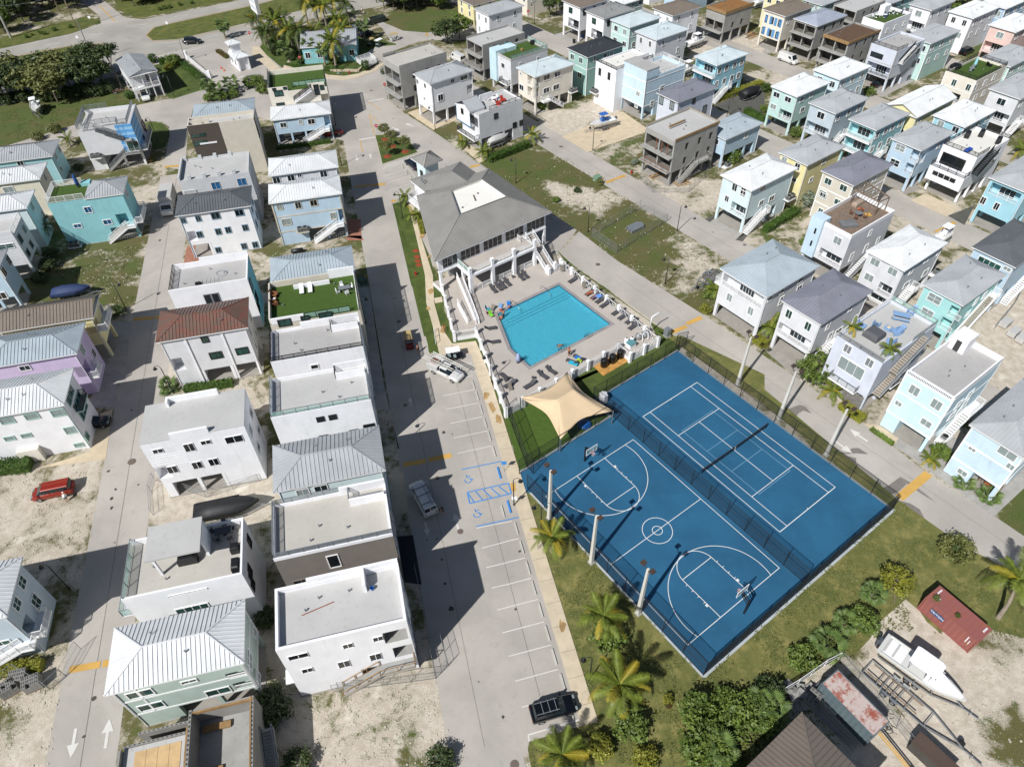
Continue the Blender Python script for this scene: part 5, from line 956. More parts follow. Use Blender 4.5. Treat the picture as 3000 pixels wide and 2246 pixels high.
h=shell('C 1722,45 1885,100 2110,20 1960,-25',8.2,'concrete shell with raw timber roof deck and red props at the timber site','timber-decked shell',mat('timber deck','#8a6236',.85,var=.2,scale=1.5),(3.0,));h.box('timber_fascia',-.3,-.2,7.5,h.W+.1,0,8.3,M_WOOD);h.box('timber_fascia',-.3,0,7.5,-.1,h.D,8.3,M_WOOD)
# --- rows beyond, mostly cut by the upper and right edges
for k,(x,y,wall,roof,lab)in enumerate([(206,62,'cyan','grey','cyan house with grey roof in the far right corner'),(206,84,'white','white','white house with white roof in the far right row'),(171,28,'aqua','grey','aqua house with grey roof beyond the right edge'),(171,150,'mblue','grey','light blue house at the top edge beside fourth street'),(137,178,'offw','grey','cream house at the top edge beside third street'),(206,40,'tan','grey','tan house with grey roof beyond the right edge'),(171,162,'white','tan','white house with taupe roof at the far top edge')]):
 p=Rp(x,y);h=House.__new__(House);h.u=Vector((math.cos(AR),math.sin(AR),0));h.v=Vector((-math.sin(AR),math.cos(AR),0));h.a=AR;h.W,h.D,h.z,h.oh=12.8,6.9,8.8,.42;h.o=p;h.short=lab.split(' beyond')[0];h.root=thing('house',lab,'house',p,AR)
 LAND.append((p.x+8,p.y+6,lab));h.dist=250;h.wall=wm(wall);h.trim=M_TRIM;h.glass=M_GLASS;h.x0,h.y0,h.x1,h.y1=.42,.42,12.38,6.48;h.pockets=[];h.near=False
 h.auto('w',0,(4.3,7.3),2);h.auto('f',0,(4.3,7.3),3);h.body(0);h.hip(roof)
def clip(poly,a,keep_gt):
 out=[]
 for i in range(len(poly)):
  p,q=poly[i],poly[(i+1)%len(poly)];ip=(p[0]>=a)==keep_gt or p[0]==a;iq=(q[0]>=a)==keep_gt or q[0]==a
  if ip:out.append(p)
  if ip!=iq:t=(a-p[0])/(q[0]-p[0]);out.append((a,p[1]+t*(q[1]-p[1])))
 return out
def slope_panels(V,m,ro,pw=.46,name='roof_panel'):
 ''
 V=[Vector(v)for v in V];e=(V[1]-V[0]).normalized();nrm=(V[1]-V[0]).cross(V[-1]-V[0]).normalized()
 if nrm.z<0:nrm=-nrm
 d=nrm.cross(e)
 if(V[-1]-V[0]).dot(d)<0:d=-d
 P=[((v-V[0]).dot(e),(v-V[0]).dot(d))for v in V];a0=min(p[0]for p in P);a1=max(p[0]for p in P);n=max(1,round((a1-a0)/pw))
 for i in range(n):
  s0,s1=a0+(a1-a0)*i/n,a0+(a1-a0)*(i+1)/n;q=clip(clip(P,s0,True),s1,False)if n>1 else P
  q=[p for j,p in enumerate(q)if math.hypot(p[0]-q[j-1][0],p[1]-q[j-1][1])>1e-3]
  if len(q)<3:continue
  k=len(q);w3=[V[0]+e*a+d*b for a,b in q];mb=MB()
  mb.add([p for p in w3]+[p+nrm*.04 for p in w3],[tuple(reversed(range(k))),tuple(range(k,2*k))]+[(j,(j+1)%k,k+(j+1)%k,k+j)for j in range(k)])
  ys=sorted(b for a,b in q if abs(a-s0)<1e-3)
  if len(ys)>1 and ys[-1]-ys[0]>.1:mb.bar(V[0]+e*(s0+.012)+d*ys[0]+nrm*.06,V[0]+e*(s0+.012)+d*ys[-1]+nrm*.06,.022,.08)
  mb.build(name,m,ro)
def capline(mb,a,b):mb.bar(Vector(a)+Vector((0,0,.08)),Vector(b)+Vector((0,0,.08)),.2,.04)
club=thing('clubhouse','large white clubhouse with grey ribbed hip roof around a flat white roof well, beside the pool','clubhouse',(0,0,0))
_c=Rp(57,92);LAND.append((_c.x,_c.y,'clubhouse'))
MR=roof_mat('club');ro=MB()
EZ,TZ=7.4,10.1
P0,P1,P2,P3=[at(s,EZ)for s in('y 400,1510','y 1900,875','y 1095,325','y 175,672')]
T0_,T1_,T2_,T3_=[at(s,TZ)for s in('y 720,915','y 1325,682','y 1005,460','y 608,605')]
rf=MB().prism([(p.x,p.y)for p in(P0,P1,P2,P3)],EZ-.22,EZ-.03).build('roof',M_TRIM,club)
for q in((P0,P1,T1_,T0_),(P1,P2,T2_,T1_),(P2,P3,T3_,T2_),(P3,P0,T0_,T3_)):slope_panels(q,MR,rf,.48)
cp=MB()
for a,b in((P0,T0_),(P1,T1_),(P2,T2_),(P3,T3_),(T0_,T1_),(T1_,T2_),(T2_,T3_),(T3_,T0_)):capline(cp,a,b)
cp.build('ridge_cap',MR,rf)
m_w,n_=newmat('white well membrane');p_=n_.pos();f_=n_.n('TexVoronoi',i_Vector=p_,i_Scale=.3,feature='DISTANCE_TO_EDGE').outputs['Distance']
n_.out(n_.bsdf(n_.mix(n_.ramp(n_.noise(p_,.6,6,.65),.58,.8,0,.5),lin('#e2dfd8'),lin('#8f8778')),.7))
wl=MB();Wz=TZ-.5;C_=(T0_+T1_+T2_+T3_)/4
wl.add([tuple(p)for p in(T0_,T1_,T2_,T3_)]+[(p.x,p.y,Wz)for p in(T0_,T1_,T2_,T3_)],[(4,5,6,7),(0,1,5,4),(1,2,6,5),(2,3,7,6),(3,0,4,7)]);wl.build('roof_well',m_w,rf)
a_=C_+(T3_-T0_)*.12;b_=C_-(T3_-T0_)*.14;MB().bar((a_.x,a_.y,Wz+.01),(b_.x,b_.y,Wz+.01),.3,.01).build('drain_stain',mat('drain stain','#6f6656',.9,var=.3),rf)
for s in('y 960,640','y 765,820'):p=at(s,Wz);MB().lathe([(.18,0),(.18,.08),(.1,.1)],10,p).build('roof_drain',M_BLACK,rf)
for s in('y 1060,395','y 1115,400','y 1035,430','y 235,460','y 255,475'):p=at(s,8.3);MB().lathe([(.09,-.5),(.09,.3),(.15,.32),(.15,.42)],8,p).build('vent_pipe',M_GREY,rf)
A_,B_,Cc,D_=at('y 90,470',7.0),at('y 735,237',7.0),at('y 940,380',7.0),at('y 275,615',7.0)
K0,K1=at('y 622,358',9.2),at('y 830,500',9.2)
rf2=MB().prism([(p.x,p.y)for p in(A_,D_,Cc,B_)],6.8,6.97).build('roof',M_TRIM,club)
D2=D_+(K1-K0).normalized()*2.0;D2.z=7.
for q in((A_,D_,K1,K0),(B_,A_,K0),(Cc,B_,K0,K1)):slope_panels(q,MR,rf2,.48)
cp=MB()
for a,b in((A_,K0),(B_,K0),(K0,K1),(Cc,K1)):capline(cp,a,b)
cp.build('ridge_cap',MR,rf2)
def inset(P,k):c=sum((Vector((p.x,p.y,0))for p in P),Vector())/len(P);return[(c.x+(p.x-c.x)*k,c.y+(p.y-c.y)*k)for p in P]
MB().prism(inset((P0,P1,P2,P3),.925),4.4,EZ-.23).build('upper_wall',M_WHITE,club);MB().prism(inset((A_,D_,Cc,B_),.88),.0,6.78).build('wing_wall',M_WHITE,club)
Q=inset((P0,P1,P2,P3),.925);q0,q1,q2,q3=[Vector((x,y,0))for x,y in Q]
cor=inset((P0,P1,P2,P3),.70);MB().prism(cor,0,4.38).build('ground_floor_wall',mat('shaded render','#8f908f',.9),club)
e=(q1-q0).normalized();nf=Vector((e.y,-e.x,0));L=(q1-q0).length
def cbox(name,a0,a1,o0,o1,z0,z1,m,parent=None):
 ''
 P=[q0+e*a0+nf*o0,q0+e*a1+nf*o0,q0+e*a1+nf*o1,q0+e*a0+nf*o1];return MB().prism([(p.x,p.y)for p in P],z0,z1).build(name,m,parent or club)
TZ1=4.55;DZ=.75
for a0,n,dr in((.8,3,0),(4.35,4,0),(8.9,4,1),(13.45,4,0),(18.0,4,0)):
 w_=.95*n;fr=cbox('window',a0-.06,a0+w_+.06,.02,.06,4.78,7.0,M_TRIM)
 for i in range(n):
  for z0,z1 in((4.85,5.55),(5.62,6.92)):
   if dr and i in(1,2)and z0<5:continue
   cbox('pane',a0+i*.95+.05,a0+i*.95+.90,.062,.085,4.85 if dr and i in(1,2)else z0,z1,M_SCREEN,fr)
for i in range(6):a=.1+i*(L-.5)/5;cbox('column',a,a+.4,-.4,.12,DZ,4.38,M_WHITE)
cbox('edge_beam',0,L,-.3,.10,4.05,4.398,M_WHITE)
ta,tb=(at('z 80,290',DZ)-q0).dot(e),(at('y 1700,1560',DZ)-q0).dot(e);to=(at('z 80,290',DZ)-q0).dot(nf)
cbox('terrace_slab',ta-.2,tb+.2,.11,to+.25,4.1,TZ1,M_WHITE);cbox('terrace_floor',ta,tb,.12,to,TZ1,TZ1+.03,M_DECK)
n_col=4
for i in range(n_col):
 a=ta+(tb-ta)*i/(n_col-1);cbox('terrace_pillar',a-.28,a+.28,to-.32,to+.28,DZ,4.09,M_WHITE);cbox('terrace_post',a-.25,a+.25,to-.28,to+.22,TZ1,TZ1+1.25,M_WHITE);cbox('post_cap',a-.3,a+.3,to-.33,to+.27,TZ1+1.25,TZ1+1.35,M_TRIM)
def cp3(a,o,z):p=q0+e*a+nf*o;return Vector((p.x,p.y,z))
for i in range(n_col-1):
 railing('railing',[cp3(ta+(tb-ta)*i/3+.25,to,TZ1),cp3(ta+(tb-ta)*(i+1)/3-.25,to,TZ1)],1.1,club);railing('railing',[cp3(ta+(tb-ta)*i/3+.3,to,DZ),cp3(ta+(tb-ta)*(i+1)/3-.3,to,DZ)],1.15,club)
railing('railing',[cp3(ta,to-.3,TZ1),cp3(ta,.2,TZ1)],1.1,club,style='g');railing('railing',[cp3(tb-1.2,.5,TZ1),cp3(tb-1.2,1.6,TZ1),cp3(tb+.1,1.6,TZ1)],1.1,club)
stc=MB();T_=MB();NST=20
for i in range(NST):
 t=(i+.5)/NST;o=.9+t*6.0;zz=TZ1-(TZ1-DZ)*(i+1)/NST+.19
 P=[cp3(tb+.35,o-.17,0),cp3(tb+1.85,o-.17,0),cp3(tb+1.85,o+.17,0),cp3(tb+.35,o+.17,0)];T_.prism([(p.x,p.y)for p in P],zz-.07,zz)
for a in(tb+.3,tb+1.9):stc.bar(cp3(a,.8,TZ1-.1),cp3(a,6.9,DZ+.05),.1,.34)
st=stc.build('staircase',M_WHITE,club);T_.build('stair_treads',M_DECK,st,kind='stuff')
for a in(tb+.3,tb+1.9):railing('handrail',[cp3(a,.8,TZ1),cp3(a,6.9,DZ)],1.1,st)
for a in(tb+.3,tb+1.9):P=[cp3(a-.25,6.9,0),cp3(a+.25,6.9,0),cp3(a+.25,7.4,0),cp3(a-.25,7.4,0)];MB().prism([(p.x,p.y)for p in P],0,2.3).build('newel_post',M_WHITE,st)
sb=[at(s,4.3)for s in('y 75,735','y 215,850','y 300,800','y 180,660')];MB().prism([(p.x,p.y)for p in sb],4.2,4.5).build('side_balcony',M_TRIM,club);railing('railing',[Vector((p.x,p.y,4.5))for p in(sb[3],sb[0],sb[1])],1.1,club)
pav=thing('entrance_pavilion','small white pavilion with pyramid grey roof and dark doorway at the north end of the clubhouse','pavilion',(0,0,0))
G0,G1,G2,G3=[at(s,6.2)for s in('y 95,187','y 265,300','y 515,210','y 350,90')];AP=at('y 300,130',7.9)
r3=MB().prism([(p.x,p.y)for p in(G0,G1,G2,G3)],6.0,6.17).build('roof',M_TRIM,pav)
for q in((G0,G1,AP),(G1,G2,AP),(G2,G3,AP),(G3,G0,AP)):slope_panels(q,MR,r3,.48)
cp=MB()
for q in(G0,G1,G2,G3):capline(cp,q,AP)
cp.build('ridge_cap',MR,r3);gi=inset((G0,G1,G2,G3),.66);MB().prism(gi,0,5.98).build('wall',wm('pale'),pav)
g0,g1=Vector((*gi[0],0)),Vector((*gi[1],0));gm=(g0+g1)/2;ge=(g1-g0).normalized();gn=Vector((ge.y,-ge.x,0))
MB().prism([((gm+ge*a+gn*o).x,(gm+ge*a+gn*o).y)for a,o in((-.5,.01),(.5,.01),(.5,.06),(-.5,.06))],.1,4.2).build('door',M_SCREEN,pav)
# ---------------------------------------------------------------- pool deck, pool, pool fence
def dk(s):return at(s,DZ)
POOL=[dk(s)for s in('z 360,510','z 505,885','z 710,1078','z 1575,620','z 1018,200')]
DECK=[Rp(38.9,55.8),Rp(60.5,55.8),Rp(60.5,53.2),Rp(66.3,53.1),Rp(67.3,78),Rp(66.6,85),Rp(47,88),Lp(9.95,96.5),Lp(9.7,84.3),Lp(13.3,84.3)]
DECK=[Vector((p.x,p.y,0))*(CAMH-DZ)/CAMH for p in DECK]
def ring(outer,inner,z,name,m):
 ''
 bm=bmesh.new();eds=[]
 for P in(outer,inner):
  vs=[bm.verts.new((p.x,p.y,z))for p in P];eds+=[bm.edges.new((vs[i],vs[(i+1)%len(vs)]))for i in range(len(vs))]
 bmesh.ops.triangle_fill(bm,use_beauty=True,use_dissolve=False,edges=eds,normal=(0,0,1));me=bpy.data.meshes.new(name);bm.to_mesh(me);bm.free();me.materials.append(m);o=link(name,me);o['kind']='structure';return o
def grow(P,d):
 n=len(P);out=[]
 ar=sum(P[i].x*P[(i+1)%n].y-P[(i+1)%n].x*P[i].y for i in range(n));sg=1 if ar>0 else-1
 for i in range(n):
  a,b,c=P[i-1],P[i],P[(i+1)%n];u=(b-a).normalized();v=(c-b).normalized();nu=Vector((u.y,-u.x,0))*sg;nv=Vector((v.y,-v.x,0))*sg;k=1+nu.dot(nv);out.append(b+(nu+nv)*(d/max(.3,k)))
 return out
for p in POOL:p.z=0
ring(DECK,grow(POOL,.55),DZ,'pool_deck',M_DECK);ring(grow(POOL,.55),POOL,DZ,'pool_coping',mat('pool coping','#8f8a88',.8,var=.12,fine=4))
dk_=MB();n=len(DECK)
for i in range(n):a,b=DECK[i],DECK[(i+1)%n];dk_.add([(a.x,a.y,0),(b.x,b.y,0),(b.x,b.y,DZ),(a.x,a.y,DZ)],[(0,1,2,3)])
struct('deck_side_wall',dk_,M_WHITE)
m_pt,n_=newmat('pool plaster');p_=n_.pos();v_=n_.n('TexVoronoi',i_Vector=n_.n('VectorMath',operation='ADD',i_0=p_,i_1=n_.n('VectorMath',operation='SCALE',i_0=n_.n('TexNoise',i_Vector=p_,i_Scale=.8,i_Detail=3.).outputs['Color'],i_Scale=1.2).outputs[0]).outputs[0],i_Scale=1.5,feature='SMOOTH_F1').outputs['Distance']
n_.out(n_.bsdf(n_.mix(n_.ramp(v_,.25,.6,0,.25),lin('#c6eaf0'),lin('#e2f6f8')),.8))
pb=MB();n=len(POOL);zb=.05
pb.add([(p.x,p.y,zb)for p in POOL],[tuple(range(n))]);
for i in range(n):a,b=POOL[i],POOL[(i+1)%n];pb.add([(a.x,a.y,zb),(b.x,b.y,zb),(b.x,b.y,DZ-.22),(a.x,a.y,DZ-.22)],[(3,2,1,0)])
pool=thing('swimming_pool','pentagonal turquoise swimming pool with entry steps along its upper side','swimming pool',(0,0,0));pb.build('basin',m_pt,pool)
tl=MB()
for i in range(n):
 a,b=POOL[i],POOL[(i+1)%n];u=(b-a).normalized();q=Vector((-u.y,u.x,0))
 if q.dot(C_*0+sum(POOL,Vector())/n-a)<0:q=-q
 tl.bar((a+q*.02)+Vector((0,0,DZ-.11)),(b+q*.02)+Vector((0,0,DZ-.11)),.04,.21)
tl.build('waterline_tiles',mat('blue waterline tiles','#1f5a78',.3),pool)
wm_,n_=newmat('pool water');p_=n_.pos();nz=n_.noise(p_,1.7,3,.55,1.8);tr=n_.n('BsdfTransparent',i_Color=lin('#aae6f2')+[1])
gl=n_.n('BsdfGlossy',i_Roughness=.03);bn=n_.n('Bump',i_Height=nz,i_Distance=.12,i_Strength=.8);n_.set(gl,'Normal',bn.outputs[0]);fr_=n_.n('Fresnel',i_IOR=1.33);n_.set(fr_,'Normal',bn.outputs[0])
df=n_.n('BsdfDiffuse',i_Color=lin('#5ccde8')+[1]);n_.set(df,'Normal',bn.outputs[0]);m1=n_.n('MixShader',i_0=.32);n_.t.links.new(tr.outputs[0],m1.inputs[1]);n_.t.links.new(df.outputs[0],m1.inputs[2]);m2=n_.n('MixShader');n_.set(m2,0,fr_.outputs[0]);n_.t.links.new(m1.outputs[0],m2.inputs[1]);n_.t.links.new(gl.outputs[0],m2.inputs[2]);n_.out(m2)
wb=MB();wb.add([(p.x,p.y,DZ-.14)for p in POOL],[tuple(range(n))]);wt=wb.build('pool_water',wm_,None);wt['kind']='structure'
sa,sb_=POOL[0],POOL[4];se=(sb_-sa).normalized();sn=Vector((se.y,-se.x,0))
for k,(o,z)in enumerate(((2.0,.45),(2.55,.32),(3.1,.2))):
 a,b=sa+sn*0,sb_+sn*0;l0=-o*.42
 P=[a+se*(.0),b,b+sn*o,a+sn*o+se*l0];MB().prism([(p.x,p.y)for p in P],zb,z).build('step',m_pt,pool);MB().bar(P[3]+Vector((0,0,z+.006)),P[2]+Vector((0,0,z+.006)),.09,.012).build('step_nosing',mat('dark blue nosing','#14506e',.5),pool)
m0=POOL[1].lerp(POOL[0],.42);m1_=POOL[3].lerp(POOL[4],.62);MB().bar(m0+Vector((0,0,zb+.01)),m1_+Vector((0,0,zb+.01)),.12,.01).build('depth_line',M_WHITE,pool)
MS=mat('stainless tube','#77706a',.25,.8)
def pool_rail(s0,s1,lab):
 a,b=dk(s0),at(s1,.5);t=thing('grab_rail',lab,'grab rail',a,0,'pool grab rails');c=b-a;q=Vector((-c.y,c.x,0)).normalized()*.0
 MB().tube([(0,0,0),(0,0,.75),(c.x*.25,c.y*.25,.85),(c.x*.8,c.y*.8,.35),(c.x,c.y,-.2),(c.x,c.y,-.55)],.028,6).build('rail_tube',MS,t,True);return t
pool_rail('z 825,245','z 945,345','curved steel rail down the pool steps, nearer the street fence');pool_rail('z 495,395','z 620,500','curved steel rail down the pool steps, nearer the bathers')
def ladder(s,lab):
 a=dk(s);t=thing('pool_ladder',lab,'pool ladder',a,AR,'pool ladders')
 for x in(-.3,.3):MB().tube([(x,-.35,0),(x,-.35,.55),(x,.0,.8),(x,.35,.55),(x,.4,-.5)],.028,6).build('rail_tube',MS,t,True)
 for z in(-.15,-.4):MB().box(-.3,.37,z,.3,.47,z+.04).build('rung',MS,t)
ladder('z 1330,760','steel pool ladder at the plain stretch of the lower pool edge');ladder('z 1050,905','steel pool ladder beside the standing man')
def pool_fence(P,name,label,step=3.0,z=DZ,h=1.2,knee=0.0,style='v'):
 t=thing(name,label,'fence',(0,0,0));P=[Vector((p.x,p.y,0))for p in P]
 for a,b in zip(P,P[1:]):
  L=(b-a).length;n=max(1,round(L/step));u=(b-a).normalized();q=Vector((-u.y,u.x,0))
  for i in range(n+1):
   c=a.lerp(b,i/n)
   if i==n and b is not P[-1]:continue
   MB().prism([((c+u*x+q*y).x,(c+u*x+q*y).y)for x,y in((-.22,-.22),(.22,-.22),(.22,.22),(-.22,.22))],0,z+h+.12).build('post',M_WHITE,t)
   MB().lathe([(.36,0),(.36,.07),(.05,.2)],4,(c.x,c.y,z+h+.12)).build('post_cap',M_TRIM,t)
  for i in range(n):
   r0,r1=a.lerp(b,i/n)+u*.25,a.lerp(b,(i+1)/n)-u*.25;r0.z=r1.z=z+.04;railing('fence_panel',[r0,r1],h-.08,t,M_TRIM,style,post=4,gap=.14)
 return t
F=(CAMH-DZ)/CAMH
pool_fence([DECK[0],DECK[1]],'pool_fence','white picket fence with square posts between the pool deck and the shade sail')
pool_fence([DECK[3],DECK[4]],'pool_fence','white lattice fence with square posts between the pool and the street',style='x')
pool_fence([DECK[0],DECK[9]],'pool_fence','white picket fence with square posts along the walkway beside the parked trucks')
pool_fence([DECK[9],DECK[8],DECK[7]],'pool_fence','white picket fence round the wheelchair ramp by the walkway')
pool_fence([DECK[1],DECK[2],DECK[3]],'pool_fence','low white fence round the pool pump enclosure',2.9,style='x')
pool_fence([at('z 915,90',DZ),at('z 1060,20',DZ)],'pool_fence','short white fence at the foot of the terrace stair',3)
ramp=thing('wheelchair_ramp','switchback concrete ramp with white handrails between clubhouse and walkway','ramp',(0,0,0))
r0,r1=at('z 0,200',DZ),at('z 60,640',DZ)
for k,(s0,s1,z0,z1)in enumerate((('F 1905,1130','F 1740,740',.8,1.6),('F 1835,1130','F 1745,950',.8,1.2),('F 1930,1130','F 1790,760',1.0,1.6))):
 a,b=at(s0,DZ),at(s1,DZ+.6);a.z,b.z=z0,z1;railing('handrail',[a,b],1.0,ramp,M_TRIM,'v');MB().bar(a+Vector((0,0,-.1)),b+Vector((0,0,-.1)),.25,.45).build('ramp_kerb',M_WHITE,ramp)
a,b=at('F 1870,1130',DZ),at('F 1770,760',DZ+.3);MB().bar((a.x,a.y,.85),(b.x,b.y,1.35),1.5,.2).build('ramp_slab',M_DECK,ramp)
def pool_kit():
 for i,s in enumerate(('z 1745,835','z 1805,820')):t=thing('filter_tank',('shorter' if i else 'taller')+' white cylindrical filter in the pump enclosure','filter',at(s,DZ));MB().lathe([(.3,0),(.32,.1),(.32,1.0-.1*i),(.2,1.15-.1*i),(.1,1.2-.1*i)],14).build('shell',M_WHITE,t,True);MB().lathe([(.12,1.2-.1*i),(.12,1.26-.1*i)],10).build('lid',M_BLACK,t)
 for i,s in enumerate(('z 1875,780','z 1935,760')):t=thing('sand_filter',('left' if not i else 'right')+' grey round sand filter among white pipes in the pump enclosure','filter',at(s,DZ));MB().lathe([(.25,0),(.5,.2),(.55,.5),(.45,.85),(.15,1.0),(.12,1.15)],16).build('tank',M_ACBODY,t,True);MB().tube([(0,0,1.1),(.5,-.3,1.1),(.5,-.9,.3)],.06,6).build('pipe',M_WHITE,t)
 t=thing('storage_chest','flat teal-lidded chest at the corner of the pump enclosure','chest',at('z 1795,865',DZ),AR);MB().box(-.6,-.5,0,.6,.5,.8).build('body',M_WHITE,t);MB().box(-.65,-.55,.8,.65,.55,.9).build('lid',mat('teal lid','#5c8f92',.5),t)
 t=thing('shower_column','white curved outdoor shower post at the corner of the pump enclosure','shower',at('z 2000,690',DZ),AR);MB().tube([(0,0,0),(0,0,2.6),(.15,0,2.75),(1.6,0,2.85),(1.75,0,2.8)],.09,8).build('pipe',M_WHITE,t,True)
 for i,s in enumerate(('z 1505,1075','z 1597,1030','z 1680,980')):t=thing('rubbish_barrel',('leftmost','middle','rightmost')[i]+' of three black barrels on the stained slab beside the pump enclosure','barrel',at(s,.12),0,'black barrels');MB().lathe([(.48,0),(.55,.15),(.56,1.1),(.5,1.3),(.52,1.34),(.35,1.36)],18).build('drum',mat('black plastic','#121314',.35),t,True);MB().lathe([(.5,1.36),(.46,1.42),(.1,1.45)],18).build('lid',M_BLACK,t,True)
 sheet('barrel_slab',[at(s,.1)for s in('z 1380,1060','z 1500,1180','z 1785,1010','z 1680,910')],.12,mat('rust stained slab','#b98a48',.9,var=.3,scale=1.2,dirt=.2),thick=.12)
pool_kit()
# ---------------------------------------------------------------- courts
M_COURT,n_=newmat('blue court acrylic');p_=n_.pos();c_=n_.mix(n_.ramp(n_.noise(p_,.15,5),.35,.65),lin('#1c5474'),lin('#235e80'));c_=n_.mix(n_.ramp(n_.noise(p_,1.2,6,.7),.55,.8,0,.3),c_,lin('#3d7ba0'));c_=n_.mix(n_.ramp(n_.noise(p_,40,2),.4,.7,0,.2),c_,lin('#174a70'));n_.out(n_.bsdf(c_,.75))
sheet('court_kerb',[Rp(33.1,13.0),Rp(67.7,13.0),Rp(67.7,50.2),Rp(50.0,50.2),Rp(50.0,46.5),Rp(33.1,46.5)],.05,mat('court kerb','#a9b0b4',.85,dirt=.3),thick=.05)
sheet('basketball_court',[Rp(33.35,13.3),Rp(50.5,13.3),Rp(50.5,46.1),Rp(33.35,46.1)],.056,M_COURT);sheet('tennis_court',[Rp(50.5,13.3),Rp(67.4,13.3),Rp(67.4,49.9),Rp(50.5,49.9)],.060,M_COURT)
sheet('court_apron',pts('K 120,785 345,745 215,940 165,935'),.052,M_COURT)
CL=mat('white court line','#d9d9d6',.7,var=.03);CL2=mat('pale blue court line','#7fa6bf',.7);CZ=[.066]
def cl(x0,y0,x1,y1,w=.08,m=None):CZ[0]+=.0004;stripe(Rp(x0,y0),Rp(x1,y1),w,m or CL,'court_line',CZ[0])
tx0,tx1,ty0,ty1=53.79,64.76,19.70,43.47;tm=(ty0+ty1)/2;xc=(tx0+tx1)/2
for x in(tx0,tx1):cl(x,ty0-.04,x,ty1+.04)
for y in(ty0,ty1):cl(tx0,y,tx1,y,.1)
for x in(tx0+1.37,tx1-1.37):cl(x,ty0,x,ty1)
for y in(tm-6.4,tm+6.4):cl(tx0+1.37,y,tx1-1.37,y)
cl(xc,tm-6.4,xc,tm+6.4);cl(xc,ty0,xc,ty0+.2);cl(xc,ty1,xc,ty1-.2)
for x in(xc-3.05,xc+3.05):cl(x,tm-6.7,x,tm+6.7,.05,CL2)
for y in(tm-6.7,tm+6.7,tm-2.13,tm+2.13):cl(xc-3.05,y,xc+3.05,y,.05,CL2)
bx0,bx1,by0,by1=34.45,49.80,16.58,41.24;bm_=(by0+by1)/2;bc=(bx0+bx1)/2
for x in(bx0,bx1):cl(x,by0-.04,x,by1+.04)
for y in(by0,by1,bm_):cl(bx0,y,bx1,y)
def arc(x,y,r,a0,a1,n=40):CZ[0]+=.0004;ring_line(Rp(x,y),r,a0+AR,a1+AR,.08,CL,'court_line',CZ[0],n)
for r in(1.84,.62):arc(bc,bm_,r,0,2*math.pi)
for yb,s in((by1,-1),(by0,1)):
 ky=yb+s*5.8
 for x in(bc-2.44,bc+2.44):cl(x,yb,x,ky)
 cl(bc-2.44,ky,bc+2.44,ky)
 arc(bc,ky-s*.15,2.44,0 if s>0 else math.pi,math.pi if s>0 else 2*math.pi)
 arc(bc,yb,6.3+.0,0 if s>0 else math.pi,math.pi if s>0 else 2*math.pi,56)if 0 else None
 cy=yb+s*1.6;a_=math.asin(1.6/6.35);CZ[0]+=.0004
 ring_line(Rp(bc,cy),6.35,AR+(-a_ if s>0 else math.pi-a_),AR+(math.pi+a_ if s>0 else 2*math.pi+a_),.08,CL,'court_line',CZ[0],60)
 for x,sg in((bc-2.44,-1),(bc+2.44,1)):
  for k,yy in enumerate((2.3,3.2,4.1,5.0)):cl(x,yb+s*yy,x+sg*.25,yb+s*yy,.07)
  cl(x,yb+s*1.9,x+sg*.3,yb+s*1.9,.32)
def mesh_screen(name,h,dens,col='#15181a'):
 m,n=newmat(name);p=n.pos();z=n.n('SeparateXYZ',i_0=p);tr=n.n('BsdfTransparent');b=n.bsdf(lin(col),.8)
 f=n.math('ADD',dens,n.math('MULTIPLY',n.math('SUBTRACT',n.noise(p,9,2),.5),.12));mx=n.n('MixShader');n.set(mx,0,f);n.t.links.new(tr.outputs[0],mx.inputs[1]);n.t.links.new(b.outputs[0],mx.inputs[2]);n.out(mx);return m
M_MESH=mesh_screen('black chain link',3,.30);M_SCR=mesh_screen('dark wind screen',3,.72);M_MESHG=mesh_screen('galvanised chain link',2,.13,'#8c9092')
def chain_fence(P,label,h=3.0,step=3.05,m=M_BLACK,mesh=M_MESH,cat='fence',r=.045,mid=True,z=0.05,wave=0):
 t=thing('chain_link_fence',label,cat,(0,0,0));P=[Vector((p.x,p.y,z))for p in P];U=Vector((0,0,h))
 for a,b in zip(P,P[1:]):
  L=(b-a).length;n=max(1,round(L/step))
  for i in range(n+1):
   if i==n and b is not P[-1]:continue
   c=a.lerp(b,i/n);MB().tube([c,c+U],r,6).build('post',m,t)
  rl=MB();rl.tube([a+U,b+U],r*.7,5)
  if mid:rl.tube([a+U*.5,b+U*.5],r*.6,5)
  rl.tube([a+U*.03,b+U*.03],r*.6,5);rl.build('rail',m,t)
  for i in range(n):c,d=a.lerp(b,i/n),a.lerp(b,(i+1)/n);MB().add([c+U*.03,d+U*.03,d+U,c+U],[(0,1,2,3)]).build('mesh_panel',mesh,t)
 return t
def RL(*a):return[Rp(x,y)for x,y in a]
chain_fence(RL((33.35,43.6),(33.35,13.3)),'black chain-link court fence beside the light poles and palms')
chain_fence(RL((33.35,13.3),(67.4,13.3)),'screened black court fence facing the boat yard lawn',mesh=M_SCR)
chain_fence(RL((67.4,13.3),(67.4,49.9)),'black court fence along the street')
chain_fence(RL((67.4,49.9),(52.6,49.9)),'black court fence behind the tennis baseline, by the barrels')
chain_fence(RL((50.45,13.6),(50.45,45.9)),'black fence dividing the tennis court from the basketball court')
chain_fence(RL((50.45,46.1),(33.9,46.1)),'black fence between the basketball court and the dog run')
chain_fence(pts('K 10,240 185,720 240,780'),'black fence between the dog run turf and the walkway')
chain_fence(RL((50.45,46.1),(50.2,50),(52.6,49.9)),'short black fence at the inner court gate',3.)
chain_fence(RL((67.6,50.6),(69.2,50.0)),'short black gate frame by the street corner of the tennis court',3.)
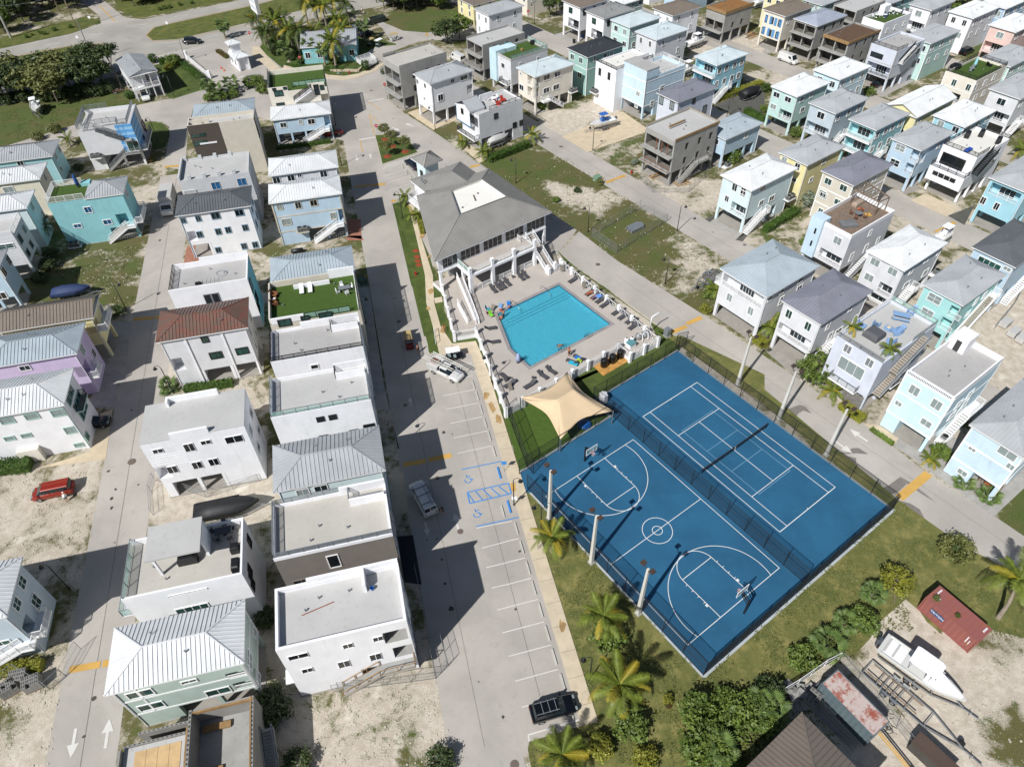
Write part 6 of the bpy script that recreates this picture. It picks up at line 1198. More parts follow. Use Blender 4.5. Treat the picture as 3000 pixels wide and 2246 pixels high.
def net():
 t=thing('tennis_net','long dark tennis net across the middle of the blue tennis court','tennis net',Rp(xc,tm,.06),AR);w=6.4
 for x in(-w,w):MB().tube([(x,0,0),(x,0,1.08)],.05,8).build('net_post',M_BLACK,t)
 MB().add([(-w,0,.05),(0,0,.05),(w,0,.05),(w,0,1.05),(0,0,.92),(-w,0,1.05)],[(0,1,4,5),(1,2,3,4)]).build('netting',mesh_screen('tennis netting',1,.8),t)
 b=MB();b.bar((-w,0,1.06),(0,0,.93),.03,.09);b.bar((0,0,.93),(w,0,1.06),.03,.09);b.build('net_band',mat('net tape','#3d4450',.8),t);MB().bar((0,0,.05),(0,0,.92),.06,.03).build('centre_strap',M_WHITE,t)
net()
def hoop(x,y,sgn,lab):
 t=thing('basketball_hoop',lab,'basketball hoop',Rp(x,y,.06),AR+(0 if sgn>0 else math.pi),'basketball hoops')
 MB().bar((0,-.9,0),(0,-.9,2.9),.2).build('post',M_BLACK,t);a=MB();
 for xx in(-.14,.14):a.bar((xx,-.9,2.8),(xx,.15,3.15),.09,.12);a.bar((xx,-.9,2.2),(xx,.1,2.9),.06,.08)
 a.build('arm',M_BLACK,t);f=MB()
 for q in((-.92,.18,2.9,-.86,.24,3.97),(.86,.18,2.9,.92,.24,3.97),(-.86,.18,2.9,.86,.24,2.96),(-.86,.18,3.91,.86,.24,3.97)):f.box(*q)
 for q in((-.3,.245,3.1,-.25,.26,3.55),(.25,.245,3.1,.3,.26,3.55),(-.25,.245,3.5,.25,.26,3.55),(-.25,.245,3.1,.25,.26,3.15)):f.box(*q)
 bb=f.build('backboard_frame',M_WHITE,t);MB().box(-.86,.19,2.96,.86,.22,3.91).build('backboard',M_CLEAR,t)
 r=MB();n=16;r.tube([(.23*math.cos(k*math.pi*2/n),.55+.23*math.sin(k*math.pi*2/n),3.05)for k in range(n+1)],.018,5,False);r.bar((0,.22,3.03),(0,.33,3.05),.1,.03);r.build('rim',mat('orange rim','#c8452a',.5),t)
 nt_=MB()
 for k in range(12):a=k*math.pi/6;b=a+.4;nt_.bar((.22*math.cos(a),.55+.22*math.sin(a),3.04),(.12*math.cos(b),.55+.12*math.sin(b),2.62),.02);nt_.bar((.22*math.cos(b),.55+.22*math.sin(b),3.04),(.12*math.cos(a),.55+.12*math.sin(a),2.62),.02)
 nt_.build('net',mat('white cord','#c8c8c8',.8),t,kind='stuff')
hoop(bc,by1+.35,-1,'basketball hoop with clear backboard at the dog run end of the blue court');hoop(bc,by0-.35,1,'basketball hoop with clear backboard at the boat yard end of the blue court')
def flood(p,h,ang,lab,twin=True):
 t=thing('court_light_pole',lab,'light pole',p,ang,'court light poles');c=MB();c.loft([[(x*(.22-.1*k),y*(.22-.1*k),h*k)for x,y in((-1,-1),(1,-1),(1,1),(-1,1))]for k in(0,1)]);c.build('pole',mat('pale concrete pole','#c9c6be',.8,var=.05,dirt=.2),t)
 MB().box(-.35,-.35,0,.35,.35,.12).build('footing',M_CONC,t)
 for sx in(-1,1):
  MB().tube([(0,0,h-.25),(sx*.35,0,h-.1),(sx*.6,0,h+.15),(sx*.65,0,h+.45)],.05,6).build('arm',mat('bronze arm','#3f352f',.5),t,True)
  b=MB();b.loft([[(sx*.65+x*.24,y*.30+.12,z)for x,y in((-1,-1),(1,-1),(1,1),(-1,1))]for z in(h+.42,h+.62)]);b.build('floodlight',mat('bronze lamp','#4a3d35',.45),t);MB().box(sx*.65-.2,-.12,h+.405,sx*.65+.2,.36,h+.42).build('lens',M_BLIND,t)
for(x,y),lab in zip(((4.205,50.284),(8.84,43.961),(13.463,37.377)),('nearest the court gate','in the middle by the centre line','by the boat yard end')):flood(Vector((x,y,0)),9.75,AR+R(90),f'pale tapered court light pole on the lawn side, {lab}')
for s,h,lab in(('L 118,315',9.4,'farther from the orange crossing band'),('L 522,618',9.1,'nearer the orange crossing band'),('G 1975,1650',9.4,'at the corner by the barrels')):flood(at(s),h,AR-R(90),f'pale tapered court light pole on the street side, {lab}')
sail=thing('shade_sail','large cream fabric shade sail on four steel posts over the dog run','shade sail',(0,0,0))
C4=[at('K 130,130',2.7),at('K 470,482',2.7),at('K 920,242',2.7),at('z 1110,1140',2.9)];PK=[at('K 448,152',4.6),at('K 590,62',4.9)]
def lerp3(a,b,t):return a.lerp(b,t)
sm_=MB();NN=10
def patch(A,B,C,D,sagAB=1.0,sagi=0):
 ''
 g=[]
 for i in range(NN+1):
  row=[]
  for j in range(NN+1):
   u,v=i/NN,j/NN;p=A.lerp(B,u).lerp(D.lerp(C,u),v);mid_=(PK[0]+PK[1])/2;inw=Vector((mid_.x-p.x,mid_.y-p.y,0));k=4*u*(1-u)*(1-v)**1.5*sagAB;p=p+inw.normalized()*k+Vector((0,0,.25*4*u*(1-u)*(1-v)-.35*4*v*(1-v)*(1-abs(2*u-1)*.2)));row.append(p)
  g.append(row)
 o=len(sm_.v);sm_.v+=[tuple(p)for r in g for p in r]
 for i in range(NN):
  for j in range(NN):k=o+i*(NN+1)+j;sm_.f.append((k,k+NN+1,k+NN+2,k+1))
patch(C4[0],C4[1],PK[0],PK[0],1.0);patch(C4[1],C4[2],PK[1],PK[0],1.1);patch(C4[2],C4[3],PK[1],PK[1],1.0);patch(C4[3],C4[0],PK[0],PK[1],1.1)
so=sm_.build('fabric',mat('cream sail fabric','#cdb594',.8,var=.03),sail,True)
sd=so.modifiers.new('thick','SOLIDIFY');sd.thickness=.02
for c in C4:MB().tube([(c.x,c.y,0),(c.x,c.y,c.z-.02)],.09,8).build('post',mat('galvanised post','#7e8387',.4,.5),sail)
for p in PK:MB().tube([(p.x,p.y,0),(p.x,p.y,p.z-.4)],.10,8).build('post',mat('galvanised post','#7e8387',.4,.5),sail)
t=thing('playground_disc','blue plastic play disc under the edge of the cream sail','play equipment',at('K 675,358',.05),.3);MB().lathe([(.9,0),(1.0,.15),(.8,.3),(.3,.38)],18).build('dome',mat('blue plastic','#1f5fae',.4),t,True)
t=thing('utility_cabinet','white hexagonal cabinet at the inner corner of the court fence','cabinet',at('K 832,160'),AR);MB().lathe([(.65,0),(.65,1.5),(.5,1.65)],6).build('cabinet',M_WHITE,t)
LAND+=[(Rp(45,50).x,Rp(45,50).y,'shade sail'),(Rp(42,29).x,Rp(42,29).y,'basketball court'),(Rp(59,31).x,Rp(59,31).y,'tennis court'),(Rp(56,67).x,Rp(56,67).y,'swimming pool')]
# ================================================================ vegetation
def leaf_mat(name,a,b,c,sc=.7):
 m,n=newmat(name);p=n.pos();f=n.noise(p,sc,4,.6);g=n.noise(p,5,3)
 col=n.mix(n.ramp(f,.35,.65),lin(a),lin(b));col=n.mix(n.ramp(g,.5,.7,0,.6),col,lin(c))
 b_=n.bsdf(col,.6);tl=n.n('BsdfTranslucent',i_Color=[x*1.3 for x in lin(b)]+[1]);mx=n.n('MixShader',i_0=.1);n.t.links.new(b_.outputs[0],mx.inputs[1]);n.t.links.new(tl.outputs[0],mx.inputs[2]);n.out(mx);return m
LF={'dark':leaf_mat('dark foliage','#33421f','#48572a','#253218'),'mid':leaf_mat('mid foliage','#4c5f22','#6a7d33','#37471a'),'olive':leaf_mat('olive foliage','#5b6030','#777a42','#454828'),'yel':leaf_mat('yellowish foliage','#6d6f20','#8b8a30','#4b5a1c'),'grey':leaf_mat('silvery foliage','#6f7a66','#8b9480','#55604d'),'hedge':leaf_mat('hedge foliage','#334c14','#47611e','#23360f'),'red':leaf_mat('reddish foliage','#5b3a1c','#4a5a1e','#7a3420')}
M_FROND=leaf_mat('palm frond','#5c6b1e','#77842e','#43501a',1.2);M_FRONDY=leaf_mat('yellowing palm frond','#a5942a','#8c8a2c','#b08f30',1.2);M_FRONDD=leaf_mat('deep palm frond','#3c4c1e','#56652a','#2c3a18',1.2)
M_BARK=mat('bark','#6f665a',.9,var=.2,scale=3);M_PBARK=mat('palm trunk','#8a7f70',.9,var=.2,scale=4)
rng=random.Random(11)
def crown_mesh(name,nb,per,leaf,flat=.75,m=None,shape='round',seed=0):
 r=random.Random(seed);mb=MB()
 for _ in range(nb):
  if shape=='round':
   while True:
    d=Vector((r.uniform(-1,1),r.uniform(-1,1),r.uniform(-.75,1)))
    if .1<d.length<1:break
   c=d.normalized()*(d.length**.45)*r.uniform(.62,.92);c.z*=flat
   if noise.noise(c*1.7+Vector((seed*3.1,0,0)))<-.22:continue
   rad=r.uniform(.16,.32)
  else:c=Vector((r.uniform(-.5,.5),r.uniform(-.5,.5),r.uniform(.05,.95)));rad=.09
  for _ in range(per):
   v=Vector((r.gauss(0,1),r.gauss(0,1),r.gauss(0,1))).normalized();p=c+v*rad*r.uniform(.5,1.05);n_=(v+Vector((0,0,.5))+Vector((r.gauss(0,.4),r.gauss(0,.4),r.gauss(0,.4)))).normalized()
   a=n_.orthogonal().normalized();a.rotate(Matrix.Rotation(r.uniform(0,6.28),3,n_));b=n_.cross(a);s=leaf*r.uniform(.6,1.3)
   mb.add([p-a*s,p-b*s*.5,p+a*s,p+b*s*.5],[(0,1,2,3)])
 return mb.mesh(name,m)
CR={k:[crown_mesh('crown',115,17,.095,.75,LF[k],seed=i+hash_)for i in range(3)]for hash_,k in enumerate(['dark','mid','olive','yel','grey','hedge','red'])}
def trunk_mb(h,r0,lean=(0,0),limbs=4,seed=0):
 r=random.Random(seed);mb=MB();tp=Vector((lean[0],lean[1],h*.62));mb.tube([(0,0,0),tp*.5+Vector((r.uniform(-.15,.15),0,0)),tp],[r0,r0*.75,r0*.55],6)
 for i in range(limbs):
  a=r.uniform(0,6.28);e=tp+Vector((math.cos(a)*h*.28,math.sin(a)*h*.28,h*r.uniform(.12,.26)));mb.tube([tp*r.uniform(.75,1),(tp+e)/2+Vector((0,0,.1*h)),e],[r0*.5,r0*.35,r0*.15],5)
 return mb
def tree(p,h,r,kind,label,group=None,name='tree',lean=(0,0),flat=1.):
 t=thing(name,label,'tree',(p.x,p.y,0),0,group);sd=rng.randrange(1000);trunk_mb(h,.05+h*.018,lean,5,sd).build('trunk',M_BARK,t)
 c=link('crown',rng.choice(CR[kind]),t);c.location=(lean[0],lean[1],h-r*.72*flat);c.scale=(r,r*rng.uniform(.88,1.1),r*flat);c.rotation_euler=(0,0,rng.uniform(0,6.28));return t
def shrub(p,r,kind,label,group=None,name='shrub',h=None,z=0):
 t=link(name,rng.choice(CR[kind]));t.location=(p.x,p.y,z+(h or r)*.72);t.scale=(r,r*rng.uniform(.85,1.15),h or r);t.rotation_euler=(0,0,rng.uniform(0,6.28));return tag(t,label,'shrub',group)
def hedge(a,b,w,h,label,kind='hedge',z=0):
 L=(b-a).length;r=random.Random(int(a.x*7));mb=MB();n=int(L*w*26+L*h*40);u=(b-a).normalized();q=Vector((-u.y,u.x,0))
 mb.bar(a+Vector((0,0,h*.42)),b+Vector((0,0,h*.42)),w*.8,h*.8)
 for _ in range(n):
  s_=r.random()*L;k=r.random()
  if k<.5:c=a+u*s_+q*r.uniform(-w/2,w/2)+Vector((0,0,h*r.uniform(.85,1.05)))
  else:c=a+u*s_+q*(w/2*r.choice((-1,1)))*r.uniform(.85,1.1)+Vector((0,0,r.uniform(0,h)))
  v=Vector((r.gauss(0,1),r.gauss(0,1),r.gauss(0,1)+.6)).normalized();x=v.orthogonal().normalized()*r.uniform(.08,.17);y=v.cross(x)*.7;mb.add([c-x,c-y,c+x,c+y],[(0,1,2,3)])
 o=mb.build('hedge',LF[kind]);o.location.z=z;return tag(o,label,'hedge')
def frond_mesh(L,droop,n=26,wid=.75,m=None,seed=0):
 r=random.Random(seed);mb=MB();pts_=[]
 for i in range(9):t=i/8;pts_.append(Vector((L*(t*.9+.05*math.sin(t*3)),0,L*(.32*t-droop*t*t))))
 mb.tube(pts_,[.045*(1-t/9)for t in range(9)],4)
 for i in range(n):
  t=.08+.9*i/n;k=t*8;j=min(7,int(k));p=pts_[j].lerp(pts_[j+1],k-j);w_=wid*math.sin(math.pi*min(1,t*.85+.12))**.6*r.uniform(.85,1.1);tx=(pts_[j+1]-pts_[j]).normalized()
  for s in(-1,1):
   tip=p+tx*w_*.55+Vector((0,s*w_*.8,-w_*.42*r.uniform(.6,1.3)));q=tx*.036;md=p.lerp(tip,.5)+Vector((0,0,.06));mb.add([p-q,p+q,md+q*.9,tip,md-q*.9],[(0,1,2,3,4)])
 return mb.mesh('frond',m)
FR={k:[frond_mesh(2.9,d,27,.66,m,i)for i,d in enumerate((.30,.55,.85))]for k,m in(('g',M_FROND),('y',M_FRONDY),('d',M_FRONDD))}
def fan_mesh(m,seed=0):
 r=random.Random(seed);mb=MB();mb.tube([(0,0,0),(.5,0,.18),(.95,0,.15)],.02,4);c=Vector((.9,0,.15))
 for i in range(17):a=-1.9+3.8*i/16;l=.85*(1-.12*abs(a))*r.uniform(.9,1.05);d=Vector((math.cos(a),math.sin(a),-.22-.1*abs(a)));s_=Vector((-math.sin(a),math.cos(a),0))*.07;mb.add([c,c+d*l*.55+s_,c+d*l+Vector((0,0,-.12)),c+d*l*.55-s_],[(0,1,2,3)])
 return mb.mesh('frond',m)
FN=[fan_mesh(leaf_mat('fan palm leaf','#4f6630','#6f8146','#3a4c24',1.5),i)for i in range(2)]
def palm(p,h,label,kind='coco',size=1.,yel=.3,group=None,z=0,nf=None,dark=False,lean=None):
 t=thing('palm_tree' if h>1.2 else 'small_palm',label,'palm tree',(p.x,p.y,z),0,group);lx,ly=lean or(rng.uniform(-.1,.1)*h,rng.uniform(-.1,.1)*h);top=Vector((lx,ly,h))
 MB().tube([(0,0,0),(lx*.25,ly*.25,h*.5),top],[.2*size+.03,.14*size,.12*size],8).build('trunk',M_PBARK,t)
 n=nf or(17 if kind=='coco' else 18);vs=rng.choices(range(3),[3,4,3],k=n)
 for i in range(n):
  a=i*2.399+rng.uniform(-.2,.2);tier=i/n
  if kind=='coco':me=FR['y' if rng.random()<yel*(1.3-tier)else('d' if dark else 'g')][0 if tier>.6 else(1 if tier>.3 else 2)];el=-.35+1.15*tier
  else:me=rng.choice(FN);el=-.7+1.7*tier
  f=link('frond',me,t);f.location=top;f.rotation_euler=Matrix.Rotation(a,3,'Z').to_4x4().to_euler();f.rotation_euler=(Matrix.Rotation(a,3,'Z')@Matrix.Rotation(-el,3,'Y')@Matrix.Rotation(rng.uniform(-.3,.3),3,'X')).to_euler();s_=size*rng.uniform(.85,1.1);f.scale=(s_,s_,s_)
 return t
palm(at('K 395,1440'),3.2,'yellow-green palm by the walkway beside the first court light pole',size=1.0,yel=.35)
palm(at('O 810,480'),3.6,'palm with feathery yellow fronds above a round bush, beside the third court light pole',size=1.1,yel=.35)
palm(at('O 920,1120'),4.2,'largest bright yellow palm, at the end of the walkway by the black SUV',size=1.25,yel=.45,nf=24)
palm(at('O 470,1640'),2.6,'yellow-green palm cut by the bottom edge beside the car park end',size=1.05,yel=.3)
palm(at('P 1985,390'),5.0,'green palm with stout grey trunk beside the red container',size=1.3,yel=.12,lean=(1.0,1.9))
for s,r_,k,l in(('O 880,590',2.0,'mid','round green bush under the palm beside the third light pole'),('O 1050,1330',1.9,'mid','green bush just below the largest yellow palm'),('O 800,1520',1.5,'yel','light green bush left of the lawn by the bottom palms'),('O 1180,1600',1.4,'yel','light bush at the bottom edge left of the big thicket'),('O 1385,1090',.7,'yel','tiny yellowish bush alone on the lawn'),('O 1385,1140',.4,'red','tiny brown withered plant next to the yellowish bush'),('P 800,450',2.0,'mid','bright green bush between two fan palms by the boat'),('P 310,760',1.7,'mid','narrow green bush beside the boat yard fence'),('L 1600,1480',2.2,'olive','spreading olive bush beside the street, right of the courts'),('L 1560,1400',1.4,'dark','darker bush close against the spreading olive one'),('P 20,1020',1.8,'dark','dark scraggly bush by the boat yard corner')):
 shrub(at(s),r_,k,l,h=r_*.95)
def pl(s,n,r_,k,lab,grp):
 P=pts(s)
 xs=[p.x for p in P];ys=[p.y for p in P];out=[];tries=0
 while len(out)<n and tries<4000:
  tries+=1;p=Vector((rng.uniform(min(xs),max(xs)),rng.uniform(min(ys),max(ys)),0))
  if inside(np.array([p.x]),np.array([p.y]),P)[0]and all((p-q).length>r_*1.15 for q in out):out.append(p)
 return out
for i,p in enumerate(pl('O 1560,1290 1700,1190 1950,1100 2208,1250 2208,1350 2050,1560 1850,1640 1600,1600',13,1.7,'mid','','')):shrub(p,rng.uniform(1.5,2.2),rng.choice(('mid','mid','olive','yel')),'one of the crowded green sea-grape bushes of the thicket beside the boat yard','bushes of the thicket beside the boat yard')
for s,h,sz,l in(('O 2140,1170',1.6,1.1,'fan palm at the upper tip of the thicket'),('O 1800,1560',1.5,1.2,'fan palm low in the thicket near the bottom edge'),('P 520,650',1.2,1.3,'fan palm at the boat yard fence corner'),('P 650,470',1.3,1.,'fan palm left of the bright green bush'),('P 880,240',1.4,1.,'yellowing fan palm near the propped tree'),('P 30,1180',1.6,1.2,'grey-green fan palm at the yard corner by the block pile'),('P 940,180',.9,.7,'smallest fan palm beside the propped tree'),('I 1450,60',.6,1.1,'fan palm at the hedge end beside the west street'),('L 1685,870',.5,.9,'yellow-green fan palm on the paved apron'),('L 1900,990',.5,1.0,'fan palm by the carport dining table')):
 palm(at(s),h,l,'fan',sz)
tree(at('P 1075,150'),3.4,2.0,'yel','young yellowish tree held by timber props beside the street lawn',flat=.7)
for a in(0.5,2.6,4.7):p=at('P 1060,160');MB().bar(p+Vector((math.cos(a)*1.6,math.sin(a)*1.6,0)),p+Vector((0,0,1.7)),.07).build('tree_prop',M_DECKWOOD,None).__setitem__('kind','structure')
# --- clubhouse side
for s,h,l in(('F 1310,110',1.6,'palm at the north corner of the clubhouse balcony'),('F 1375,250',1.3,'young palm in the flower bed along the clubhouse')):palm(at(s),h,l,size=.75,yel=.1)
hedge(at('F 1408,200'),at('F 1450,370'),.9,.8,'flowering strip hedge along the clubhouse wall','yel')
for i,s in enumerate(('F 1388,507','F 1400,557','F 1405,593','F 1415,627')):c=at(s,.04);o=MB().lathe([(.55,0),(.45,.05),(.1,.07)],10,(0,0,0)).build('mulch_ring',mat('red mulch','#8a3d22',.95));o.location=c;tag(o,f'red mulch ring in the grass strip, number {i+1} from the north','mulch ring','mulch rings in the strip')
for s,r_,k,l in(('G 430,90',.9,'mid','low rosette bush on the vacant lot nearest the clubhouse'),('G 615,10',.9,'dark','dark round bush on the vacant lot'),('C 800,1570',.9,'olive','bush beside the green utility box'),('C 315,930',2.0,'mid','round green bush at the corner of the vacant lot'),('C 1100,1400',.9,'grey','silvery bush beside the red hydrant of the shell site'),('C 1920,1370',2.1,'mid','green bush beside the powder blue house'),('G 1740,900',1.3,'mid','green bush at the foot of the veranda house'),('G 1700,1030',1.1,'yel','yellow-green bush in the gravel border by the veranda house'),('H 330,110',2.3,'grey','big silvery bush between the sage house and the tan house'),('H 330,460',1.2,'mid','bush behind the pergola house'),('D 880,810',1.6,'mid','bushy green tree below the lavender flat house'),('D 260,1160',1.7,'mid','round bush beside the mint house drive'),('D 1740,300',2.0,'grey','silver round bush near the pink house'),('D 1760,215',2.2,'hedge','clipped dark bush near the pink house'),('D 1820,335',1.6,'mid','low green bush beneath the pink house'),('D 955,80',1.4,'yel','yellow-green bush beside the turf party house'),('C 1645,300',.8,'mid','small bush by the motor boat house'),('L 1475,600',1.3,'mid','bush between the two banded houses by the potted palm'),('L 1550,650',.9,'mid','smaller bush close to the potted palm'),('C 2200,950',1.2,'mid','bush by the pontoon boat hedge'),('D 10,780',1.5,'hedge','hedge bush left of the mint house')):
 shrub(at(s),r_,k,l,h=r_*.9)
tree(at('H 420,1600'),5.2,3.1,'mid','dense green tree in front of the roof deck house with spa',flat=1.15);tree(at('D 1580,210'),5.5,2.8,'mid','leafy tree beside the outer road behind the white house',flat=.9)
hedge(at('H 0,350'),at('H 270,180'),1.6,1.3,'clipped green hedge beside the sage house');hedge(at('C 1800,860'),at('C 2180,730'),1.8,1.4,'clipped hedge behind the covered pontoon boat','yel');hedge(at('C 2040,960'),at('C 2208,1040'),1.6,1.4,'clipped hedge in front of the gravel lot')
hedge(at('B 2010,1380'),at('C 200,1250'),1.6,1.5,'hedge along the white blue-edged house');hedge(at('L 640,200'),at('L 830,340'),1.5,1.1,'clipped bright hedge beneath the roof deck house with spa','yel');hedge(at('H 2065,1250'.replace('H 2065','G 2100')),at('G 2208,1330'),1.6,1.2,'bushy hedge by the violet-roofed house','yel')
hedge(at('L 900,400'),at('L 1090,535'),.7,.5,'low creeping hedge between the street and the banded houses','mid')
hedge(at('I 1580,75'),at('I 1990,20'),1.3,1.1,'row of rounded shrubs below the brown-roofed cream house');hedge(at('I -100,770'),at('I 280,720'),2.2,1.5,'dark clipped hedge in front of the off-white house')
hedge(at('M -60,870'),at('M 380,800'),1.4,1.2,'yellowish hedge between the pale grey house and the block pallets','yel');hedge(at('B 200,1270'),at('B 670,1215'),1.,.8,'low hedge in front of the low sky blue house')
palm(at('B 1790,1250'),1.2,'small palm under the blue-edged house balcony',size=.8,yel=.1);palm(at('B 1965,1350'),1.5,'palm beside the paved drive near the clubhouse',size=.9,yel=.1);palm(at('C 232,1210'),1.8,'palm on the lawn corner by the middle street',size=.9,yel=.1)
palm(at('G 1780,900'),1.6,'palm pressed against the veranda house corner',size=.8,yel=.1);palm(at('H 20,1250'),2.2,'palm between the veranda house and the violet-roofed house',size=.9,yel=.15);palm(at('L 555,130'),1.6,'palm by the stone panel of the spa roof house',size=.8,yel=.2);palm(at('L 1400,690'),.8,'potted palm in a red pot on the apron edge',size=.6)
palm(at('D 2150,1350'),2.0,'palm at the right edge above the turquoise balcony house',size=1.1,yel=.2)
palm(at('E 400,400'),2.6,'dark palm between the white clapboard house and the turquoise house',size=1.,yel=0,dark=True)
for s,r_,l in(('E 450,560',1.7,'upper dark bush in the row behind the clapboard house'),('E 420,660',1.8,'middle dark bush in the row behind the clapboard house'),('E 350,760',1.6,'lower dark bush in the row behind the clapboard house'),('E 1000,1060',1.6,'dark bush beside the yellow gabled house'),('A 680,1450',1.3,'dark bush at the foot of the blue striped house'),('N 190,1180',2.2,'dark bush between the sage house and the new white house'),('N 130,420',1.6,'bush in the gap beside the new white house'),('N 400,1640',1.5,'dark shrub at the bottom edge of the sandy lot'),('N 1600,1630',1.7,'shrub casting a shadow on the road at the bottom edge')):
 shrub(at(s),r_,'dark',l,h=r_*.8)
for s,l in(('B 1190,1245','left rear'),('B 1300,1290','right'),('B 1148,1330','front'),('B 1130,1185','rear')):p=at(s,.1);tree(p,3.6,1.5,'olive',f'young staked tree on the traffic island, the {l} one','young trees on the traffic island',flat=.8);o=MB().lathe([(.9,0),(.7,.08),(.1,.1)],12).build('mulch_ring',mat('red mulch','#8a3d22',.95));o.location=p;tag(o,f'red mulch ring under the {l} island tree','mulch ring')
for i,(s,h,sz)in enumerate((('B 480,250',7.5,1.25),('B 640,270',7,1.2),('B 150,440',5,1.15),('B 230,380',6,1.1),('B 400,470',6.5,1.2),('B 710,570',6.5,1.3),('B 840,250',7,1.15),('B 560,200',5.5,1.1),('B 60,300',4.5,1.),('B 750,330',5,1.),('B 300,330',5,1.),('B 700,180',6.0,1.1),('B 620,120',5,1.),('B 350,430',5.5,1.1),('B 250,300',5,1.),('B 560,430',5,1.),('B 680,490',5,1.),('B 790,420',5.5,1.1),('B 110,380',4,1.))):
 palm(at(s),h,f'tall coconut palm in the office garden, {("with yellow lower fronds" if i % 3 == 0 else "among the crowded crowns")}, near the {("sign", "teal office roof", "street side wall")[i % 3]}',size=sz*1.25,yel=.3,group='coconut palms round the teal office',dark=i%2==0)
for i,(s,h)in enumerate((('B 490,520',4.2),('B 620,560',4.5),('B 300,500',3),('B 960,350',4.0),('A 1920,330',3.5),('A 1985,790',2.5),('A 1800,830',2.8),('A 1860,850',2.2))):palm(at(s),h,('cabbage palm in front of the office','cabbage palm left of the tallest palm','low cabbage palm by the gate path','leaning cabbage palm beside the golf carts','cabbage palm behind the gatehouse','cabbage palm right of the street corner','cabbage palm on the street corner lawn','small cabbage palm behind the corner one')[i],'fan',1.5)
for i,p in enumerate(pl('B 100,430 300,330 700,290 850,440 800,560 560,560 300,540',30,1.2,'dark','','')):shrub(p,rng.uniform(1.3,2.1),rng.choice(('dark','hedge','mid','dark')),'one of the bushes filling the office garden under the palms','bushes of the office garden')
hedge(at('B 290,570'),at('B 560,600'),1.4,.9,'low hedge above the stone edging, west half');hedge(at('B 560,600'),at('B 780,605'),1.4,.9,'low hedge above the stone edging, east half');shrub(at('B 965,600'),1.4,'hedge','clipped cylinder bush at the white office ramp',h=1.9)
tree(at('B 1660,370'),6.5,4.2,'dark','broad dark tree left of the concrete blocks, left half of the pair',flat=.8);tree(at('B 1760,330'),6.5,4.0,'mid','broad tree left of the concrete blocks, right half of the pair',flat=.8)
tree(at('B 1155,700'),4,1.8,'dark','dark bushy tree at the junction beside the concrete shell');shrub(at('B 1180,770'),1.2,'mid','bush behind the stop sign at the junction');tree(at('C 375,150'),6,2.6,'dark','dark tree beside the taupe-roofed white house');tree(at('C 440,110'),6,2.4,'mid','greener tree beside the taupe-roofed white house')
for i,(s,r_)in enumerate((('A 1310,530',1.7),('A 1490,560',2.4),('A 1440,600',1.5),('A 1115,840',1.6),('A 2150,740',2.2),('A 1790,860',1.7),('A 1900,850',1.7),('A 1990,830',1.5),('B 50,720',2.),('B 100,790',2.),('A 1290,1380',.8),('A 480,1130',1.7),('A 330,1190',1.5))):
 shrub(at(s),r_,('hedge','mid','yel','hedge','mid','mid','mid','mid','mid','mid','red','olive','olive')[i],('round bush right of the gabled cottage','large bush behind the cottage lawn','light bush on the cottage lawn','clipped bush beside the white SUV','bush left of the turf-decked house','first spiky bush on the corner bed','second spiky bush on the corner bed','third spiky bush on the corner bed','bush by the turf-decked house wall','lower bush by the turf-decked house wall','reddish plant below the striped house','spreading small tree left of the striped house','low spreading bush at the street bend')[i],h=r_*.9)
palm(at('A 600,1240'),1.6,'small palm in a mulch ring left of the striped house',size=.75,yel=.1)
hedge(at('A 1570,570'),at('A 1740,700'),1.6,1.5,'clipped hedge along the entrance fence');hedge(at('A 1360,550'),at('A 1540,520'),1.6,1.6,'hedge behind the cottage lawn');hedge(at('A 1855,440'),at('A 1940,500'),1.3,.7,'red flowering bed beside the gatehouse','red')
cl_=[('A 60,860',8,4.3),('A 210,850',8,4.2),('A 350,840',8,4.4),('A 495,870',8.5,4.3),('A 700,800',8.5,4.2),('A 820,770',7.5,3.8),('A 900,750',7,3.4),('A 120,760',8,4.2),('A 290,760',7.5,4),('A 470,740',8,4.3),('A 600,730',8.5,4.5),('A 740,690',8,4),('A 840,650',8,3.8),('A 0,800',8,4.5)]
for i,(s,h,r_)in enumerate(cl_):tree(at(s),h+.5,r_*1.22,rng.choice(('dark','olive','dark','dark')),'dark spreading tree in the belt between the highway and the boat lawn','trees between the highway and the boat lawn',flat=.75)
tree(at('A 1040,750'),10.2,3.2,'dark','tall thin-trunked tree leaning over the gabled cottage roof',lean=(-1.8,2.4),flat=.7)
for i,p in enumerate(pl('A -60,900 130,880 420,870 700,840 960,800 900,760 500,830 -60,860',30,1.6,'','','')):shrub(p,rng.uniform(1.5,2.2),'dark','one of the dark bushes at the foot of the roadside trees','bushes at the foot of the roadside trees')
def woods(poly,n,lab,grp,hmin=6.5,hmax=9.5,gap=2.9):
 for p in pl(poly,n,gap,'','',''):tree(p,rng.uniform(hmin,hmax),rng.uniform(3.2,4.8),rng.choice(('dark','olive','dark','mid')),lab,grp,flat=.9)
woods('A -500,340 0,290 250,262 470,170 690,60 760,-60 600,-500 -900,-300',120,'dark tree of the wood beyond the highway, behind the power lines','trees of the wood behind the power lines')
woods('A 985,-60 1030,40 1150,60 1500,30 1900,-40 2208,-110 2000,-420 1000,-420',60,'tree of the wood at the top edge beyond the highway','trees of the wood at the top edge')
woods('B 930,-60 1080,60 1120,120 1300,110 1480,90 1700,60 1660,-160 1000,-240',40,'tree of the grove at the top edge behind the grass lot','trees of the grove behind the grass lot')
woods('D 1620,-120 1640,60 1860,95 2300,40 2208,-200',22,'tree of the dark belt across the outer road','trees across the outer road',5,7)
